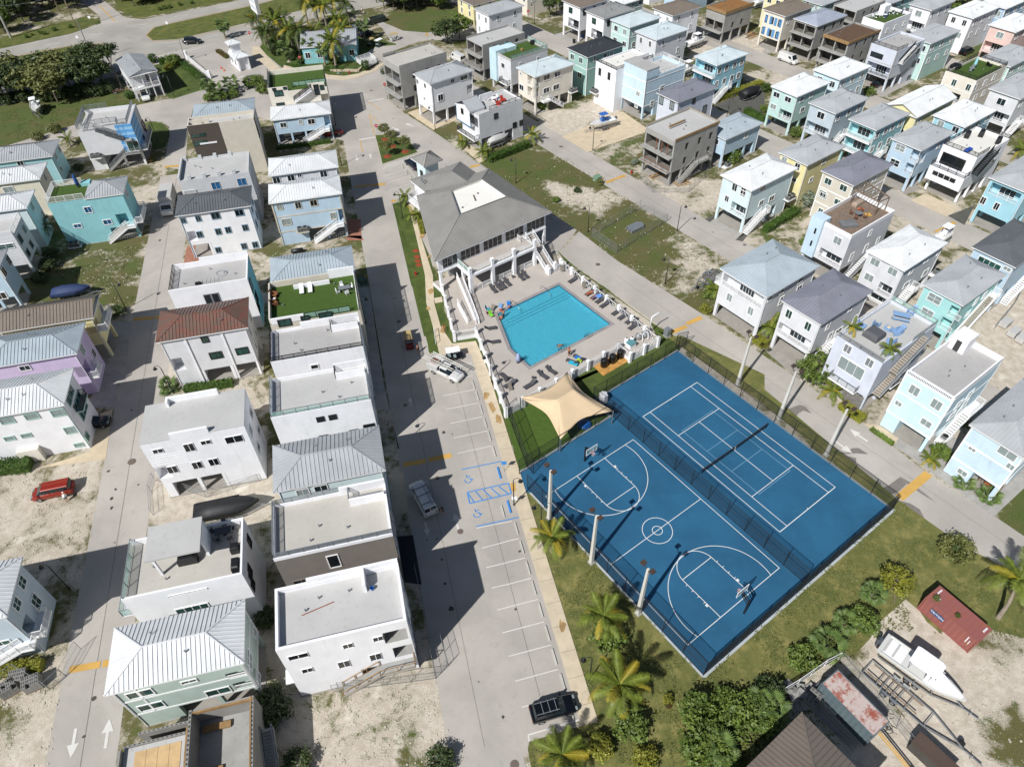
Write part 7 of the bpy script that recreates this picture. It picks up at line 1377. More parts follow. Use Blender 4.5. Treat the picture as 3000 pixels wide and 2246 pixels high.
for i,s in enumerate(('A 230,325','A 275,305','A 345,290','A 380,298','A 465,265','A 600,240','A 1360,90','A 1402,80','A 1445,72','A 1530,50','A 1630,35')):shrub(at(s),.8 if i!=1 else .5,'mid','small roadside bush beside the highway','small bushes along the highway verge')
for i,s in enumerate(('B 60,1090',)):pass
def scatter(name,polys,n,maker,m):
 r=random.Random(5);mb=MB()
 for s,k in polys:
  P=pts(s);xs=[p.x for p in P];ys=[p.y for p in P];c=0
  X=np.array([r.uniform(min(xs),max(xs))for _ in range(k*3)]);Y=np.array([r.uniform(min(ys),max(ys))for _ in range(k*3)]);ok=inside(X,Y,P)
  for x,y,o in zip(X,Y,ok):
   if not o:continue
   if c>=k:break
   if noise.noise(Vector((x*.35,y*.35,3)))<-.05:continue
   c+=1;maker(mb,x,y,r)
 return mb.build(name,m,None,kind='stuff')
def tuft(mb,x,y,r):
 for _ in range(5):a=r.uniform(0,6.28);l=r.uniform(.06,.2);dx,dy=math.cos(a)*l,math.sin(a)*l;w_=.03;mb.add([(x-dy*.3,y+dx*.3,.03),(x+dy*.3,y-dx*.3,.03),(x+dx,y+dy,.06+r.uniform(.05,.16))],[(0,1,2)])
def stone(mb,x,y,r):
 s_=r.choice((.03,.04,.06,.11))*r.uniform(.7,1.3);P=[(x+math.cos(a)*s_*r.uniform(.7,1.2),y+math.sin(a)*s_*r.uniform(.7,1.2))for a in(0,1.3,2.5,3.8,5.1)];mb.prism(P,0,s_*.6)
LOTS=[('G 0,100 600,330 950,590 1700,1060 1960,900 1960,620 930,0 500,-300 C 0,1500',2200),('E 500,500 1230,470 1130,1000 700,880 450,700',900),('I 0,760 890,660 720,1650 0,1500',900),('N 250,1000 1000,1000 1560,800 1740,1656 250,1656',1100),('M 0,900 540,860 420,1656 0,1656',500),('C 260,1010 880,880 480,1160',400),('C 700,1290 1180,1140 1250,1500 950,1500',500),('C 1180,1500 1850,1400 1850,1656 1300,1656',500),('P 1000,420 1330,300 2208,800 2208,1656 1200,1656',900),('H 0,340 330,200 400,400 100,460',250),('H 1880,1200 2208,900 2208,1656 2050,1600',500),('F 0,400 740,480 960,450 960,680 0,640',500)]
scatter('weeds',LOTS[:2],0,tuft,LF['olive']);scatter('stones',[(a,b//3)for a,b in LOTS],0,stone,mat('limestone bits','#bcb5a4',.9,var=.15))
scatter('grass',[('O 780,1275 560,1330 192,1500 260,1900 P 250,1656 600,1000 900,480 1400,520 2208,560 L 1700,1400 1150,1010 430,1656 O 1690,900 K 230,940',9000),('A 0,900 700,830 1060,790 1180,900 640,1065 60,1240',1500)],0,tuft,leaf_mat('lawn blades','#5f6632','#757840','#4b5527'))
# ================================================================ vehicles, boats, people, furniture
M_TYRE=mat('tyre rubber','#1b1b1c',.85);M_RIM=mat('alloy','#a8abad',.35,.6);M_CARGL=glass_mat('car glass','#1e2a30')
def paint(name,h,rough=.22):
 k=('paint',name)
 if k not in _M:m,n=newmat(name+' car paint');n.out(n.bsdf(lin(h),rough,.1,Coat_Weight=.5));_M[k]=m
 return _M[k]
def wheel(t,x,y,r=.36,w=.22):
 mb=MB();P=[]
 mb.tube([(x,y-w/2,r),(x,y+w/2,r)],r,14);o=mb.build('wheel',M_TYRE,t);s=1 if y>0 else-1
 MB().tube([(x,y+s*(w/2-.02),r),(x,y+s*(w/2+.012),r)],r*.6,10).build('rim',M_RIM,o);return o
CARS={'suv':(4.8,1.9,1.72,[(-2.4,.55,.95),(-2.3,.42,1.05),(-1.2,.42,1.08),(1.0,.42,1.02),(2.1,.42,.92),(2.4,.5,.7)],(-2.15,-1.9,.45,1.25)),'sedan':(4.6,1.8,1.42,[(-2.3,.5,.85),(-2.2,.38,.95),(-1.2,.38,.98),(1.0,.38,.92),(2.1,.38,.8),(2.3,.45,.62)],(-1.75,-1.1,.35,1.15)),'van':(5.6,2.0,2.2,[(-2.8,.55,1.1),(-2.7,.45,1.2),(-1.2,.45,1.2),(1.4,.45,1.18),(2.4,.45,1.05),(2.8,.5,.8)],(-2.76,-2.68,1.35,1.95)),'minivan':(5.0,1.95,1.8,[(-2.5,.5,1.0),(-2.4,.4,1.08),(-1.2,.4,1.1),(1.2,.4,1.05),(2.2,.4,.9),(2.5,.5,.68)],(-2.4,-2.2,.9,1.75)),'pickup':(5.6,1.95,1.85,[(-2.8,.6,1.05),(-2.7,.5,1.1),(-1.2,.5,1.12),(1.2,.5,1.12),(2.4,.5,1.05),(2.8,.6,.85)],(-.9,-.6,.6,1.3))}
def car(kind,p,rot,col,label,cat=None,cargo=False,group=None,extra=None):
 L,W,H,prof,(g0,g1,g2,g3)=CARS[kind];t=thing({'suv':'parked_suv','sedan':'parked_car','van':'cargo_van','minivan':'minivan','pickup':'pickup_truck'}[kind],label,cat or{'suv':'car','sedan':'car','van':'van','minivan':'van','pickup':'truck'}[kind],p,rot,group)
 hw=W/2;mb=MB();secs=[]
 for i,(x,zb,zt)in enumerate(prof):
  k=.86 if i in(0,len(prof)-1)else 1.;w_=hw*k
  secs.append([(x,-w_*.93,zb-.12),(x,w_*.93,zb-.12),(x,w_,zb+.15),(x,w_,zt-.12),(x,w_*.9,zt),(x,-w_*.9,zt),(x,-w_,zt-.12),(x,-w_,zb+.15)])
 mb.loft(secs);body=mb.build('body',col,t,True);bv=body.modifiers.new('edge','BEVEL');bv.width=.09;bv.segments=3;bv.limit_method='ANGLE'
 zt=prof[2][2]-.02
 def gh(x0,x1,x2,x3,zb,ztop,m,name,ins=.13):
  q=MB();b0=hw*.88;q.add([(x0,-b0,zb),(x3,-b0,zb),(x3,b0,zb),(x0,b0,zb),(x1,-b0+ins,ztop),(x2,-b0+ins,ztop),(x2,b0-ins,ztop),(x1,b0-ins,ztop)],[(3,2,1,0),(4,5,6,7),(0,1,5,4),(1,2,6,5),(2,3,7,6),(3,0,4,7)]);o=q.build(name,m,t);bv=o.modifiers.new('edge','BEVEL');bv.width=.08;bv.segments=2;return o
 cabin=gh(g0,g1,g2,g3,zt,H-.03,M_CARGL if kind!='van' else col,'cabin')
 rb=hw*.88-.13+.03;q=MB()
 if kind!='van':
  q.loft([[(g1-.03,y,z)for y,z in((-rb,H-.05),(rb,H-.05),(rb-.1,H+.02),(-rb+.1,H+.02))],[(g2+.03,y,z)for y,z in((-rb,H-.05),(rb,H-.05),(rb-.1,H+.02),(-rb+.1,H+.02))]]);q.build('roof',col,t)
  for fx in(.0,.42,.75)if kind!='pickup' else(.1,):x=g1+(g2-g1)*fx;[MB().bar((x-.06,s*hw*.885,zt),(x,s*(rb+.0),H-.04),.09,.05).build('pillar',col,t)for s in(-1,1)]
 else:
  q=MB();q.add([(g2+.05,-hw*.76,H-.1),(g2+.05,hw*.76,H-.1),(g3+.03,hw*.84,zt+.05),(g3+.03,-hw*.84,zt+.05)],[(0,3,2,1)]);q.build('windscreen',M_CARGL,t)
  for s in(-1,1):q=MB();q.add([(.45,s*(hw*.84+.015),zt+.12),(1.45,s*(hw*.875+.015),zt+.12),(1.1,s*(hw*.80+.02),H-.35),(.45,s*(hw*.79+.02),H-.35)],[(0,1,2,3)]);q.build('side_window',M_CARGL,t)
  for s in(-1,1):MB().box(g0-.03,s*.1 if s>0 else-.75,1.45,g0+.02,.75 if s>0 else-.1,2.0).build('rear_window',M_CARGL,t)
 for x in(-L*.31,L*.31):
  for y in(-hw+.1,hw-.1):wheel(t,x,y,.37 if kind!='sedan' else .33)
 for s in(-1,1):MB().box(L/2-.28,s*hw*.62-.18,.72,L/2-.02,s*hw*.62+.18,.86).build('headlight',M_BLIND,t);MB().box(-L/2-.005,s*hw*.7-.12,.8,-L/2+.1,s*hw*.7+.12,1.0).build('tail_light',mat('tail lamp red','#7a1414',.3),t);MB().box(g3-.35,s*(hw+.02),zt,g3-.15,s*(hw+.2),zt+.16).build('mirror',col,t)
 if kind=='pickup':MB().box(-2.6,-hw+.15,1.125,-1.0,hw-.15,1.135).build('bed',mat('bed liner','#1d1d1e',.8),t)
 if extra:extra(t,H)
 LAND.append((p.x,p.y,label.split(' parked')[0].split(',')[0]));return t
WHT,BLK,RED=paint('white','#d4d4d2'),paint('black','#0d0f14'),paint('dark red','#7a1e12')
def rack(t,H):
 q=MB()
 for y in(-.55,.55):q.bar((-1.9,y,H+.06),(.5,y,H+.06),.05)
 for x in(-1.2,-.5,.2):q.bar((x,-.65,H+.07),(x,.65,H+.07),.05)
 q.build('roof_bars',M_GREY,t)
def ladder_on(t,H):
 q=MB()
 for y in(-.75,-.35):q.bar((-2.5,y,H+.12),(.9,y,H+.12),.05,.07)
 for k in range(11):x=-2.35+k*.31;q.bar((x,-.75,H+.12),(x,-.35,H+.12),.04)
 q.build('ladder',M_RIM,t);q=MB()
 for x in(-2.,-.6,.6):q.bar((x,-.85,H+.05),(x,.85,H+.05),.05)
 q.build('roof_bars',M_BLACK,t)
 MB().add([(.9,1.0,.6),(1.6,1.75,.6),(1.55,1.7,1.75),(.9,.98,1.8)],[(0,1,2,3)]).build('open_door',WHT,t)
 for k in range(4):MB().box(-2.80,-.66+k*.13,1.5,-2.795,-.6+k*.13,1.7+.08*(k%2)).build('window_graphic',M_WHITE,t)
def hd(a,b):A,B=at(a),at(b);return math.atan2(B.y-A.y,B.x-A.x)
car('suv',(at('O 215,1230')+at('O 600,1130'))/2,AL+.02,BLK,'glossy black SUV with silver roof bars, parked in the last bay by the end of the walkway',extra=rack)
car('minivan',at('I 470,945'),AL+math.pi+.02,paint('orange red','#8a2410'),'metallic red minivan parked on the sandy lot at the left, tailgate open')
car('van',at('J 1455,1010'),hd('J 1520,1130','J 1390,880'),WHT,'white cargo van with a ladder on its roof, driver door open, in the shaded lane',extra=ladder_on)
car('van',at('D 195,530'),hd('D 130,510','D 260,560'),WHT,'white cargo van parked on fourth street beside the felt-roofed shell');car('van',at('B 1745,520'),AR+math.pi/2,WHT,'white passenger van tucked behind the shell at the junction')
car('pickup',at('A 1245,835'),hd('A 1230,780','A 1255,870'),WHT,'white pickup nosing out from under the gabled cottage');car('pickup',at('B 670,1150'),AL,RED,'dark red pickup parked under the low sky blue house')
car('suv',at('A 1645,372'),hd('A 1590,370','A 1690,365'),BLK,'black car driving along the highway past the entrance');car('suv',at('B 905,258'),AR+.2,WHT,'white SUV parked behind the teal office');car('sedan',at('B 965,305'),AR+.2,paint('navy','#16202e'),'dark blue car in the shade behind the teal office')
car('sedan',at('D 1612,415'),AR,WHT,'white sedan parked by the outer gravel verge');car('suv',at('D 1712,458'),AR,BLK,'black SUV parked next to the white sedan by the outer road');car('sedan',at('I 805,370'),AL,BLK,'black car under the off-white house beside the west street');car('sedan',at('B 1368,1418'),AR+1.57,paint('navy','#16202e'),'dark blue car beside the small pavilion');car('suv',at('H 960,945'),AR+1.6,WHT,'white car under the white hip-roofed house behind the spa roof deck')
car('sedan',at('D 965,730'),AR,BLK,'black car in the carport of the lavender flat house')
def ladder_truck(t,H):
 MB().box(-2.85,-1.02,.95,-.9,1.02,1.75).build('service_body',WHT,t)
 for s in(-1,1):
  for k in range(3):MB().box(-2.75+k*.62,s*1.025,1.0,-2.2+k*.62,s*1.035,1.65).build('locker_door',M_LTGREY,t)
 q=MB()
 for y in(-.85,.85):
  for x in(-2.7,2.2):q.bar((x,y,1.6),(x,y,2.5),.07)
  q.bar((-2.9,y,2.5),(2.4,y,2.5),.07)
 for x in(-2.7,-1.,.8,2.2):q.bar((x,-.85,2.5),(x,.85,2.5),.06)
 q.build('overhead_rack',WHT,t)
 for i,y in enumerate((-.75,.55)):
  q=MB();x0=-3.6+i*.8
  for dy in(-.2,.2):q.bar((x0,y+dy,2.62+i*.1),(x0+5.6,y+dy,2.62),.05,.12)
  for k in range(16):q.bar((x0+.2+k*.34,y-.2,2.63),(x0+.2+k*.34,y+.2,2.63),.04)
  q.build('ladder',mat('white fibreglass','#d5d3cc',.5),t)
 MB().box(-2.5,-.5,1.76,-1.2,.4,2.0).build('cargo',mat('rusty cargo','#7c4b32',.8),t)
car('pickup',at('F 1650,1560'),hd('F 1530,1480','F 1780,1600'),WHT,'white utility truck with overhead rack and long white ladders, parked beside the pool fence','truck',extra=ladder_truck)
def box_truck():
 p=at('E 1450,150');t=thing('box_truck','white box truck with grey cargo roof beside the west street','truck',p,AL+R(-90))
 MB().box(-4.2,-1.2,1.0,1.2,1.2,3.3).build('cargo_box',M_LTGREY,t);b=MB();b.loft([[(x,y,z)for y,z in((-1.05,.6),(1.05,.6),(1.05,zt),(-1.05,zt))]for x,zt in((1.25,2.3),(2.3,2.3),(2.8,1.5),(3.4,1.35))]);b.build('cab',WHT,t)
 MB().add([(2.33,-.9,2.25),(2.33,.9,2.25),(2.83,.95,1.55),(2.83,-.95,1.55)],[(0,3,2,1)]).build('windscreen',M_CARGL,t)
 for x in(-2.8,2.3):
  for y in(-1.,1.):wheel(t,x,y,.45,.3)
box_truck()
def cart(p,rot,roof,body,label):
 t=thing('golf_cart',label,'golf cart',p,rot,'golf carts');b=MB();b.loft([[(x,y,z)for y,z in((-.55,.25),(.55,.25),(.55,zt),(-.55,zt))]for x,zt in((-1.3,.75),(-.3,.75),(-.2,.4),(.6,.4),(.7,.85),(1.25,.6))]);b.build('body',body,t)
 for x in(-.9,-.1):MB().box(x-.25,-.5,.75 if x<-.5 else .55,x+.25,.5,.86 if x<-.5 else .7).build('seat',M_BLIND,t)
 q=MB()
 for x,xx in((-1.2,-1.15),(.75,.45)):
  for y in(-.52,.52):q.bar((x,y,.7),(xx,y,1.85),.04)
 q.build('roof_strut',M_BLACK,t);r=MB();r.loft([[(x,y,z)for y,z in((-.62,1.84),(.62,1.84),(.55,1.93),(-.55,1.93))]for x in(-1.35,.8)]);r.build('canopy',roof,t)
 for x in(-.85,.85):
  for y in(-.52,.52):wheel(t,x,y,.24,.18)
cart(at('F 1725,1420'),hd('F 1660,1430','F 1800,1405'),M_WHITE,BLK,'long golf cart with white canopy, beside the utility truck');cart(at('F 1335,1310'),hd('F 1325,1240','F 1350,1360'),mat('tan canopy','#b09a6c',.6),RED,'golf cart with tan canopy in the shaded lane');cart(at('B 1215,345'),AR,mat('tan canopy','#b09a6c',.6),M_LTGREY,'golf cart with cream canopy on the planted spur by the office');cart(at('B 1085,395'),AR+.3,M_WHITE,paint('dark green','#12312b'),'dark green golf cart with white canopy in front of the office');cart(at('B 1015,390'),AR+.3,mat('tan canopy','#b09a6c',.6),BLK,'golf cart in the shade closest to the office palms')
# ---- boats and trailers
def hull(L,W,D,col,t,name='hull',deck=None,sheer=.25):
 mb=MB();N=9;secs=[]
 for i in range(N+1):
  k=i/N;x=-L/2+L*k;w_=W/2*(1 if k<.5 else max(.03,1-((k-.5)/.5)**2.2));kz=D*(.0+max(0,(k-.6)/.4)**2*.75);top=D+sheer*k*k;secs.append([(x,0,kz),(x,w_*.72,kz+D*.25*(1-k*.3)),(x,w_,top*.75 if kz<top*.7 else top*.95),(x,w_*1.02,top),(x,-w_*1.02,top),(x,-w_,top*.75 if kz<top*.7 else top*.95),(x,-w_*.72,kz+D*.25*(1-k*.3))])
 return mb.loft(secs).build(name,col,t)
def outboard(t,x,z,y=0,m=None):b=MB();b.loft([[(x-.35+dx,y+a*.22*s,z+zz)for a,s in((-1,1),(1,1))]+[(x+.1-dx,y+a*.2*s,z+zz)for a,s in((1,1),(-1,1))]for dx,s,zz in((.1,.8,0),(0,1,.2),(0,1,.55),(.12,.6,.75))]);o=b.build('outboard_motor',m or mat('grey cowling','#4c545c',.4),t);MB().bar((x-.15,y,z),(x-.15,y,z-.9),.14,.2).build('motor_leg',m or mat('grey cowling','#4c545c',.4),o)
def trailer(t,L,W,z=.55,m=None,wheels=(-.6,.3)):
 m=m or M_RIM;q=MB()
 for s in(-1,1):q.bar((-L*.45,s*W*.4,z),(L*.2,s*W*.4,z),.1,.14);q.bar((L*.2,s*W*.4,z),(L*.55,0,z),.1,.14)
 for x in(-L*.45,-L*.25,0,L*.2):q.bar((x,-W*.4,z),(x,W*.4,z),.09)
 q.bar((L*.55,0,z),(L*.72,0,z),.1);q.bar((L*.62,0,0),(L*.62,0,z+.3),.06);q.build('trailer_frame',m,t)
 for x in wheels:
  for s in(-1,1):wheel(t,x,s*(W*.4+.2),.33,.2)
  for s in(-1,1):MB().box(x-.38,s*(W*.4+.2)-.14,.68,x+.38,s*(W*.4+.2)+.14,.72).build('mudguard',m,t)
def boat(p,rot,L,W,label,col=None,top=None,style='console',canopy=None,z=.75):
 t=thing('boat_on_trailer',label,'boat',p,rot,'boats on trailers');tr=link('trailer',None,t);trailer(tr,L,W);b=link('boat_body',None,t);b.location.z=z;col=col or(canopy if style=='covered' else paint('boat white','#d0d0cc',.35))
 h_=hull(L,W,1.0,col,b);MB().box(-L*.44,-W*.38,1.0,L*.12,W*.38,1.02).build('deck',top or M_WHITE,b)
 for s in(-1,1):MB().bar((-L*.46,s*W*.47,1.08),(L*.2,s*W*.47,1.15),.12,.1).build('gunwale',col,b)
 if style=='console':
  MB().box(-.4,-.4,1.0,.4,.4,1.9).build('console',canopy or M_WHITE,b);MB().box(-1.4,-.4,1.0,-.9,.4,1.6).build('seat',canopy or M_WHITE,b);q=MB()
  for x in(-.7,.6):
   for y in(-.5,.5):q.bar((x,y,1.0),(x*.9,y*1.1,2.7),.05)
  q.build('top_frame',M_RIM,b);r=MB();r.loft([[(x,y,zz)for y,zz in((-.75,2.7),(.75,2.7),(.65,2.78),(-.65,2.78))]for x in(-1.0,.9)]);r.build('hard_top',canopy or M_WHITE,b)
 elif style=='cabin':
  c=MB();c.loft([[(x,y,zz)for y,zz in((-w_,1.05),(w_,1.05),(w_*.8,zt),(-w_*.8,zt))]for x,w_,zt in((.4,1.0,1.9),(1.3,.95,1.75),(3.0,.55,1.35),(3.9,.2,1.3))]);c.build('cabin',M_WHITE,b);MB().add([(1.25,-.7,1.85),(1.25,.7,1.85),(.85,.6,2.55),(.85,-.6,2.55)],[(0,1,2,3)]).build('windscreen',M_GLASSG,b)
  q=MB()
  for x in(-1.2,.8):
   for y in(-.9,.9):q.bar((x,y,1.1),(x,y*.95,2.75),.06)
  q.build('top_frame',M_RIM,b);r=MB();r.loft([[(x,y*s,zz)for y,zz in((-1.15,2.7),(1.15,2.7),(1.0,2.85),(-1.0,2.85))]for x,s in((-1.6,.9),(-1.3,1),(.9,1),(1.3,.8))]);r.build('hard_top',M_WHITE,b);MB().box(.9,-.25,1.93,1.2,.25,1.96).build('hatch',M_BLACK,b)
  for y in(-.45,.45):MB().box(-3.4+y,-.9,1.03,-3.2+y,.9,1.12).build('locker',M_LTGREY,b)
 elif style=='covered':
  c=MB();c.loft([[(x,y*w_,1.0+zz*zt)for y,zz in((-1,0),(-1.02,-.5),(1.02,-.5),(1,0),(.5,.8),(0,1),(-.5,.8))]for x,w_,zt in((-L*.47,W*.48,.4),(-L*.2,W*.5,.9),(L*.1,W*.5,.8),(L*.35,W*.3,.4),(L*.48,.1,.15))]);c.build('boat_cover',canopy,b,True)
 if style!='covered':outboard(b,-L/2-.15,.55)
 return t
boat(at('P 1290,895'),hd('P 960,650','P 1580,1100')+.0,8.6,2.6,'big white cabin cruiser with hard top on a trailer, in the sandy boat yard',style='cabin',z=.8);boat(at('C 825,1095'),hd('C 900,1080','C 740,1125')+R(0),6.6,2.3,'white boat with bright blue T-top and console on the raked sand lot',canopy=mat('bright blue canvas','#1c5fae',.6));boat(at('A 330,960'),hd('A 315,880','A 340,1040'),6.2,2.3,'white boat on a trailer on the lawn at the left by the roadside trees',style='console')
boat(at('C 1620,400'),AR,7,2.4,'white boat with small hard top beside the white house on third street',style='console');boat(at('C 1545,640'),AR,5,2,'small white boat beside the light blue banded house');boat(at('E 640,905'),AL,6.2,2.3,'boat under a dark blue tarp with pink tip on the vacant lot',style='covered',canopy=mat('navy tarp','#26365e',.7));boat(at('I 1960,1120'),AL,8,2.7,'boat under a taut black cover behind the terrace house',style='covered',canopy=mat('black cover','#1a1b1d',.6));boat(at('C 2080,830'),AR,6.5,2.5,'pontoon boat under a black cover in the gravel lot',style='covered',canopy=mat('black cover','#1a1b1d',.6));boat(at('B 370,1175'),AL,5,2.,'white boat in the shade under the low sky blue house',style='covered',canopy=M_LTGREY)
boat(at('B 2090,1235'),AR,5.5,2,'white boat on its trailer beneath the blue-edged house',style='covered',canopy=M_LTGREY);boat(at('C 2160,60'),AR,6,2.2,'white boat beyond the timber site at the top',style='console');boat(at('H 1500,435'),AR,5,2,'white boat stern showing behind the white hip-roofed house',style='console')
def flat_trailer(p,rot,L,W,label,m=None):
 t=thing('boat_trailer',label,'trailer',p,rot,'empty trailers');trailer(t,L,W,.55,m or M_RIM,(-L*.2,-L*.1));q=MB()
 for s in(-.25,.25):q.bar((-L*.42,s*W,.8),(L*.1,s*W,.8),.12,.06)
 q.build('bunk',M_DECKWOOD,t);q=MB()
 for k in range(5):q.bar((-L*.3+k*.55,-W*.4,.66),(-L*.3+k*.55,W*.4,.66),.1,.05)
 q.build('cross_bars',M_RIM,t);MB().tube([(L*.5,.25,.7),(L*.5,.5,.7)],.3,12).build('spare_wheel',M_TYRE,t);return t
flat_trailer((at('P 900,830')+at('P 1550,1440'))/2,hd('P 850,820','P 1540,1420'),10.5,2.5,'long empty aluminium boat trailer lying between the cruiser and the rusty container');flat_trailer((at('G 1820,680')+at('G 1600,850'))/2,hd('G 1800,700','G 1600,850'),6.5,2.2,'stack of galvanised boat trailers on the scrubby lot',M_GREY)
_t=flat_trailer((at('G 1860,700')+at('G 1640,850'))/2+Vector((0,0,.35)),hd('G 1800,700','G 1600,850')+.05,5.5,2.,'second galvanised trailer piled on the first, on the scrubby lot',M_GREY)
flat_trailer(at('A 1005,790'),AL,2.8,1.4,'small rusty utility trailer beside the gabled cottage',mat('rusted steel','#6e4b38',.8))
# ---- containers
def container(p,rot,L,W,H,m,m2,label,marks=None):
 t=thing('shipping_container',label,'container',p,rot);mb=MB();n=int(L/.28)
 for s in(-1,1):
  pl_=[];
  for i in range(n+1):x=-L/2+.1+(L-.2)*i/n;pl_.append((x,s*(W/2-(.05 if i%2 else .0))))
  for i in range(n):a,b=pl_[i],pl_[i+1];mb.add([(a[0],a[1],.15),(b[0],b[1],.15),(b[0],b[1],H-.1),(a[0],a[1],H-.1)],[(0,1,2,3)if s<0 else(3,2,1,0)])
 for i in range(8):
  y0,y1=-W/2+.05+(W-.1)*i/8,-W/2+.05+(W-.1)*(i+1)/8
  for s in(-1,1):x=s*(L/2-(.04 if i%2 else 0));mb.add([(x,y0,.15),(x,y1,.15),(x,y1,H-.1),(x,y0,H-.1)],[(3,2,1,0)if s<0 else(0,1,2,3)])
 mb.build('side_panels',m,t);r=MB()
 for i in range(n):x0,x1=-L/2+.05+(L-.1)*i/n,-L/2+.05+(L-.1)*(i+1)/n;z=H-(.03 if i%2 else 0);r.box(x0,-W/2+.05,H-.12,x1,W/2-.05,z)
 r.build('roof',m2,t,kind='stuff');f=MB()
 for s in(-1,1):
  f.bar((-L/2,s*W/2,H-.04),(L/2,s*W/2,H-.04),.1,.12);f.bar((-L/2,s*W/2,.1),(L/2,s*W/2,.1),.1,.16);f.bar((s*L/2,-W/2,H-.04),(s*L/2,W/2,H-.04),.1,.12);f.bar((s*L/2,-W/2,.1),(s*L/2,W/2,.1),.1,.16)
  for q in(-1,1):f.bar((s*L/2,q*W/2,0),(s*L/2,q*W/2,H),.13)
 f.build('frame',m,t)
 for(nm,x,z0,w_,h_,mm)in marks or():
  MB().box(x-w_/2,-W/2-.07,z0,x+w_/2,-W/2-.06,z0+h_).build(nm,mm,t)
 return t
ca,cb,cc=at('P 1318,310',2.6),at('P 1720,672',2.6),at('P 1500,125',2.6);c_a,c_b,c_c,c_d=at('P 1500,125',2.6),at('P 1915,480',2.6),at('P 1650,400',2.6),at('P 1395,215',2.6)
CRED,n_=newmat('faded red container');p_=n_.pos();n_.out(n_.bsdf(n_.mix(n_.ramp(n_.noise(p_,1.2,6,.7),.48,.68,0,.6),lin('#8c5550'),lin('#94563f')),.7))
cen=(at('P 1395,215',2.6)+at('P 1915,480',2.6))/2;cen.z=0;rot_=hd('P 1395,215','P 1815,575')
rc=container(cen,rot_,6.06,2.44,2.6,CRED,CRED,'faded red shipping container with white markings, on the grass edge of the boat yard',[('door_placard',2.2,1.2,.1,1.1,M_WHITE),('door_placard',2.5,1.2,.08,.7,M_WHITE),('yellow_mark',2.5,.95,.12,.12,M_YEL)])
MB().box(-1.95,-1.30,1.15,-.45,-1.285,1.85).build('logo_plate',mat('logo blue','#31507a',.5),rc);letters('TRITON',rc,(-1.2,-1.31,1.5),(R(90),0,0),.42,M_WHITE)
for x in(2.7,-2.6):
 for k in range(4):MB().box(x-.09,.2+k*.2,2.605,x+.09,.34+k*.2,2.615).build('roof_marking',M_WHITE,rc)
MB().lathe([(.14,0),(.14,.1),(.05,.14)],10,(-2.1,-.3,2.6)).build('roof_vent',M_WHITE,rc);shrub(at('P 1640,370',2.62),.35,'red','dry weed clump growing on the red container roof',z=2.5);shrub(at('P 1460,225',2.62),.45,'olive','dry twigs on the near corner of the red container roof',z=2.5)
RUST,n_=newmat('rusted pink roof');p_=n_.pos();n_.out(n_.bsdf(n_.mix(n_.ramp(n_.noise(n_.n('VectorMath',operation='MULTIPLY',i_0=p_,i_1=(1.,1.,1.)).outputs[0],1.3,7,.7,.1),.45,.62),lin('#b9aaa4'),lin('#94503f')),.8))
cen=(at('P 510,950',2.6)+at('P 1040,1260',2.6))/2;cen.z=0;container(cen,hd('P 510,950','P 840,1290'),6.06,2.44,2.6,mat('blue-grey container','#5d6b70',.7,dirt=.4),RUST,'blue-grey container with rust-streaked pink roof beside the long trailer')
LAND+=[(cen.x,cen.y,'rusty container')]
# ---- pool furniture and people
M_LOUNGE=mat('charcoal sling','#47464a',.8,var=.05)
def lounger(p,rot,label,m=None,back=.55,z=DZ,grp='charcoal loungers round the pool'):
 t=thing('sun_lounger',label,'lounger',(p.x,p.y,z),rot,grp);m=m or M_LOUNGE;MB().box(-.95,-.33,.28,.35,.33,.33).build('seat',m,t);MB().add([(.35,-.33,.30),(.35,.33,.30),(1.0,.33,.30+back*.75),(1.0,-.33,.30+back*.75),(.36,-.33,.35),(.36,.33,.35),(1.0,.33,.35+back*.75),(1.0,-.33,.35+back*.75)],[(3,2,1,0),(4,5,6,7),(0,1,5,4),(1,2,6,5),(2,3,7,6),(3,0,4,7)]).build('backrest',m,t)
 for x in(-.8,.3):
  for y in(-.29,.29):MB().box(x-.02,y-.02,0,x+.02,y+.02,.28).build('leg',M_BLACK,t)
 return t
def dlist(items,z=DZ,**kw):
 for s,a,b,lab in items:A,B=at(a,z),at(b,z);lounger(at(s,z),math.atan2(B.y-A.y,B.x-A.x),lab,z=z,**kw)
RB=('z 1120,190','z 1210,135')
dlist([(s,*RB,'charcoal sun lounger by the street fence, '+l)for s,l in(('z 1168,162','alone nearest the terrace stair'),('z 1460,380','first after the sunbathing pair'),('z 1508,428','second after the sunbathing pair'),('z 1635,508','upper of the middle two'),('z 1703,556','lower of the middle two'),('z 1782,600','next to last towards the pump enclosure'),('z 1815,662','last before the pump enclosure'),('z 1350,300','with the sunbather in red'),('z 1410,340','under the blue striped towel'))])
dlist([(s,'z 350,290','z 280,220','charcoal sun lounger at the clubhouse arcade, '+l)for s,l in(('z 315,262','first from the ramp'),('z 372,238','second from the ramp'),('z 415,218','third from the ramp'),('z 465,190','fourth from the ramp'),('z 612,130','left of the pair'),('z 655,108','right of the pair'))])
dlist([(s,'z 330,665','z 240,680','charcoal sun lounger by the walkway fence, '+l)for s,l in(('z 285,680','upper one'),('z 320,828','lower one'))]);dlist([(s,a,b,l)for s,a,b,l in(('z 848,1190','z 880,1205','z 810,1160','charcoal lounger near the sail, left of two'),('z 938,1140','z 980,1160','z 900,1110','charcoal lounger near the sail, right of two'),('z 700,1295','z 640,1330','z 760,1260','charcoal lounger at the sail corner of the deck, outer'),('z 485,1285','z 430,1320','z 530,1265','charcoal lounger in the lower left corner of the deck'),('z 430,1200','z 410,1180','z 460,1220','grey lounger above the corner one'))])
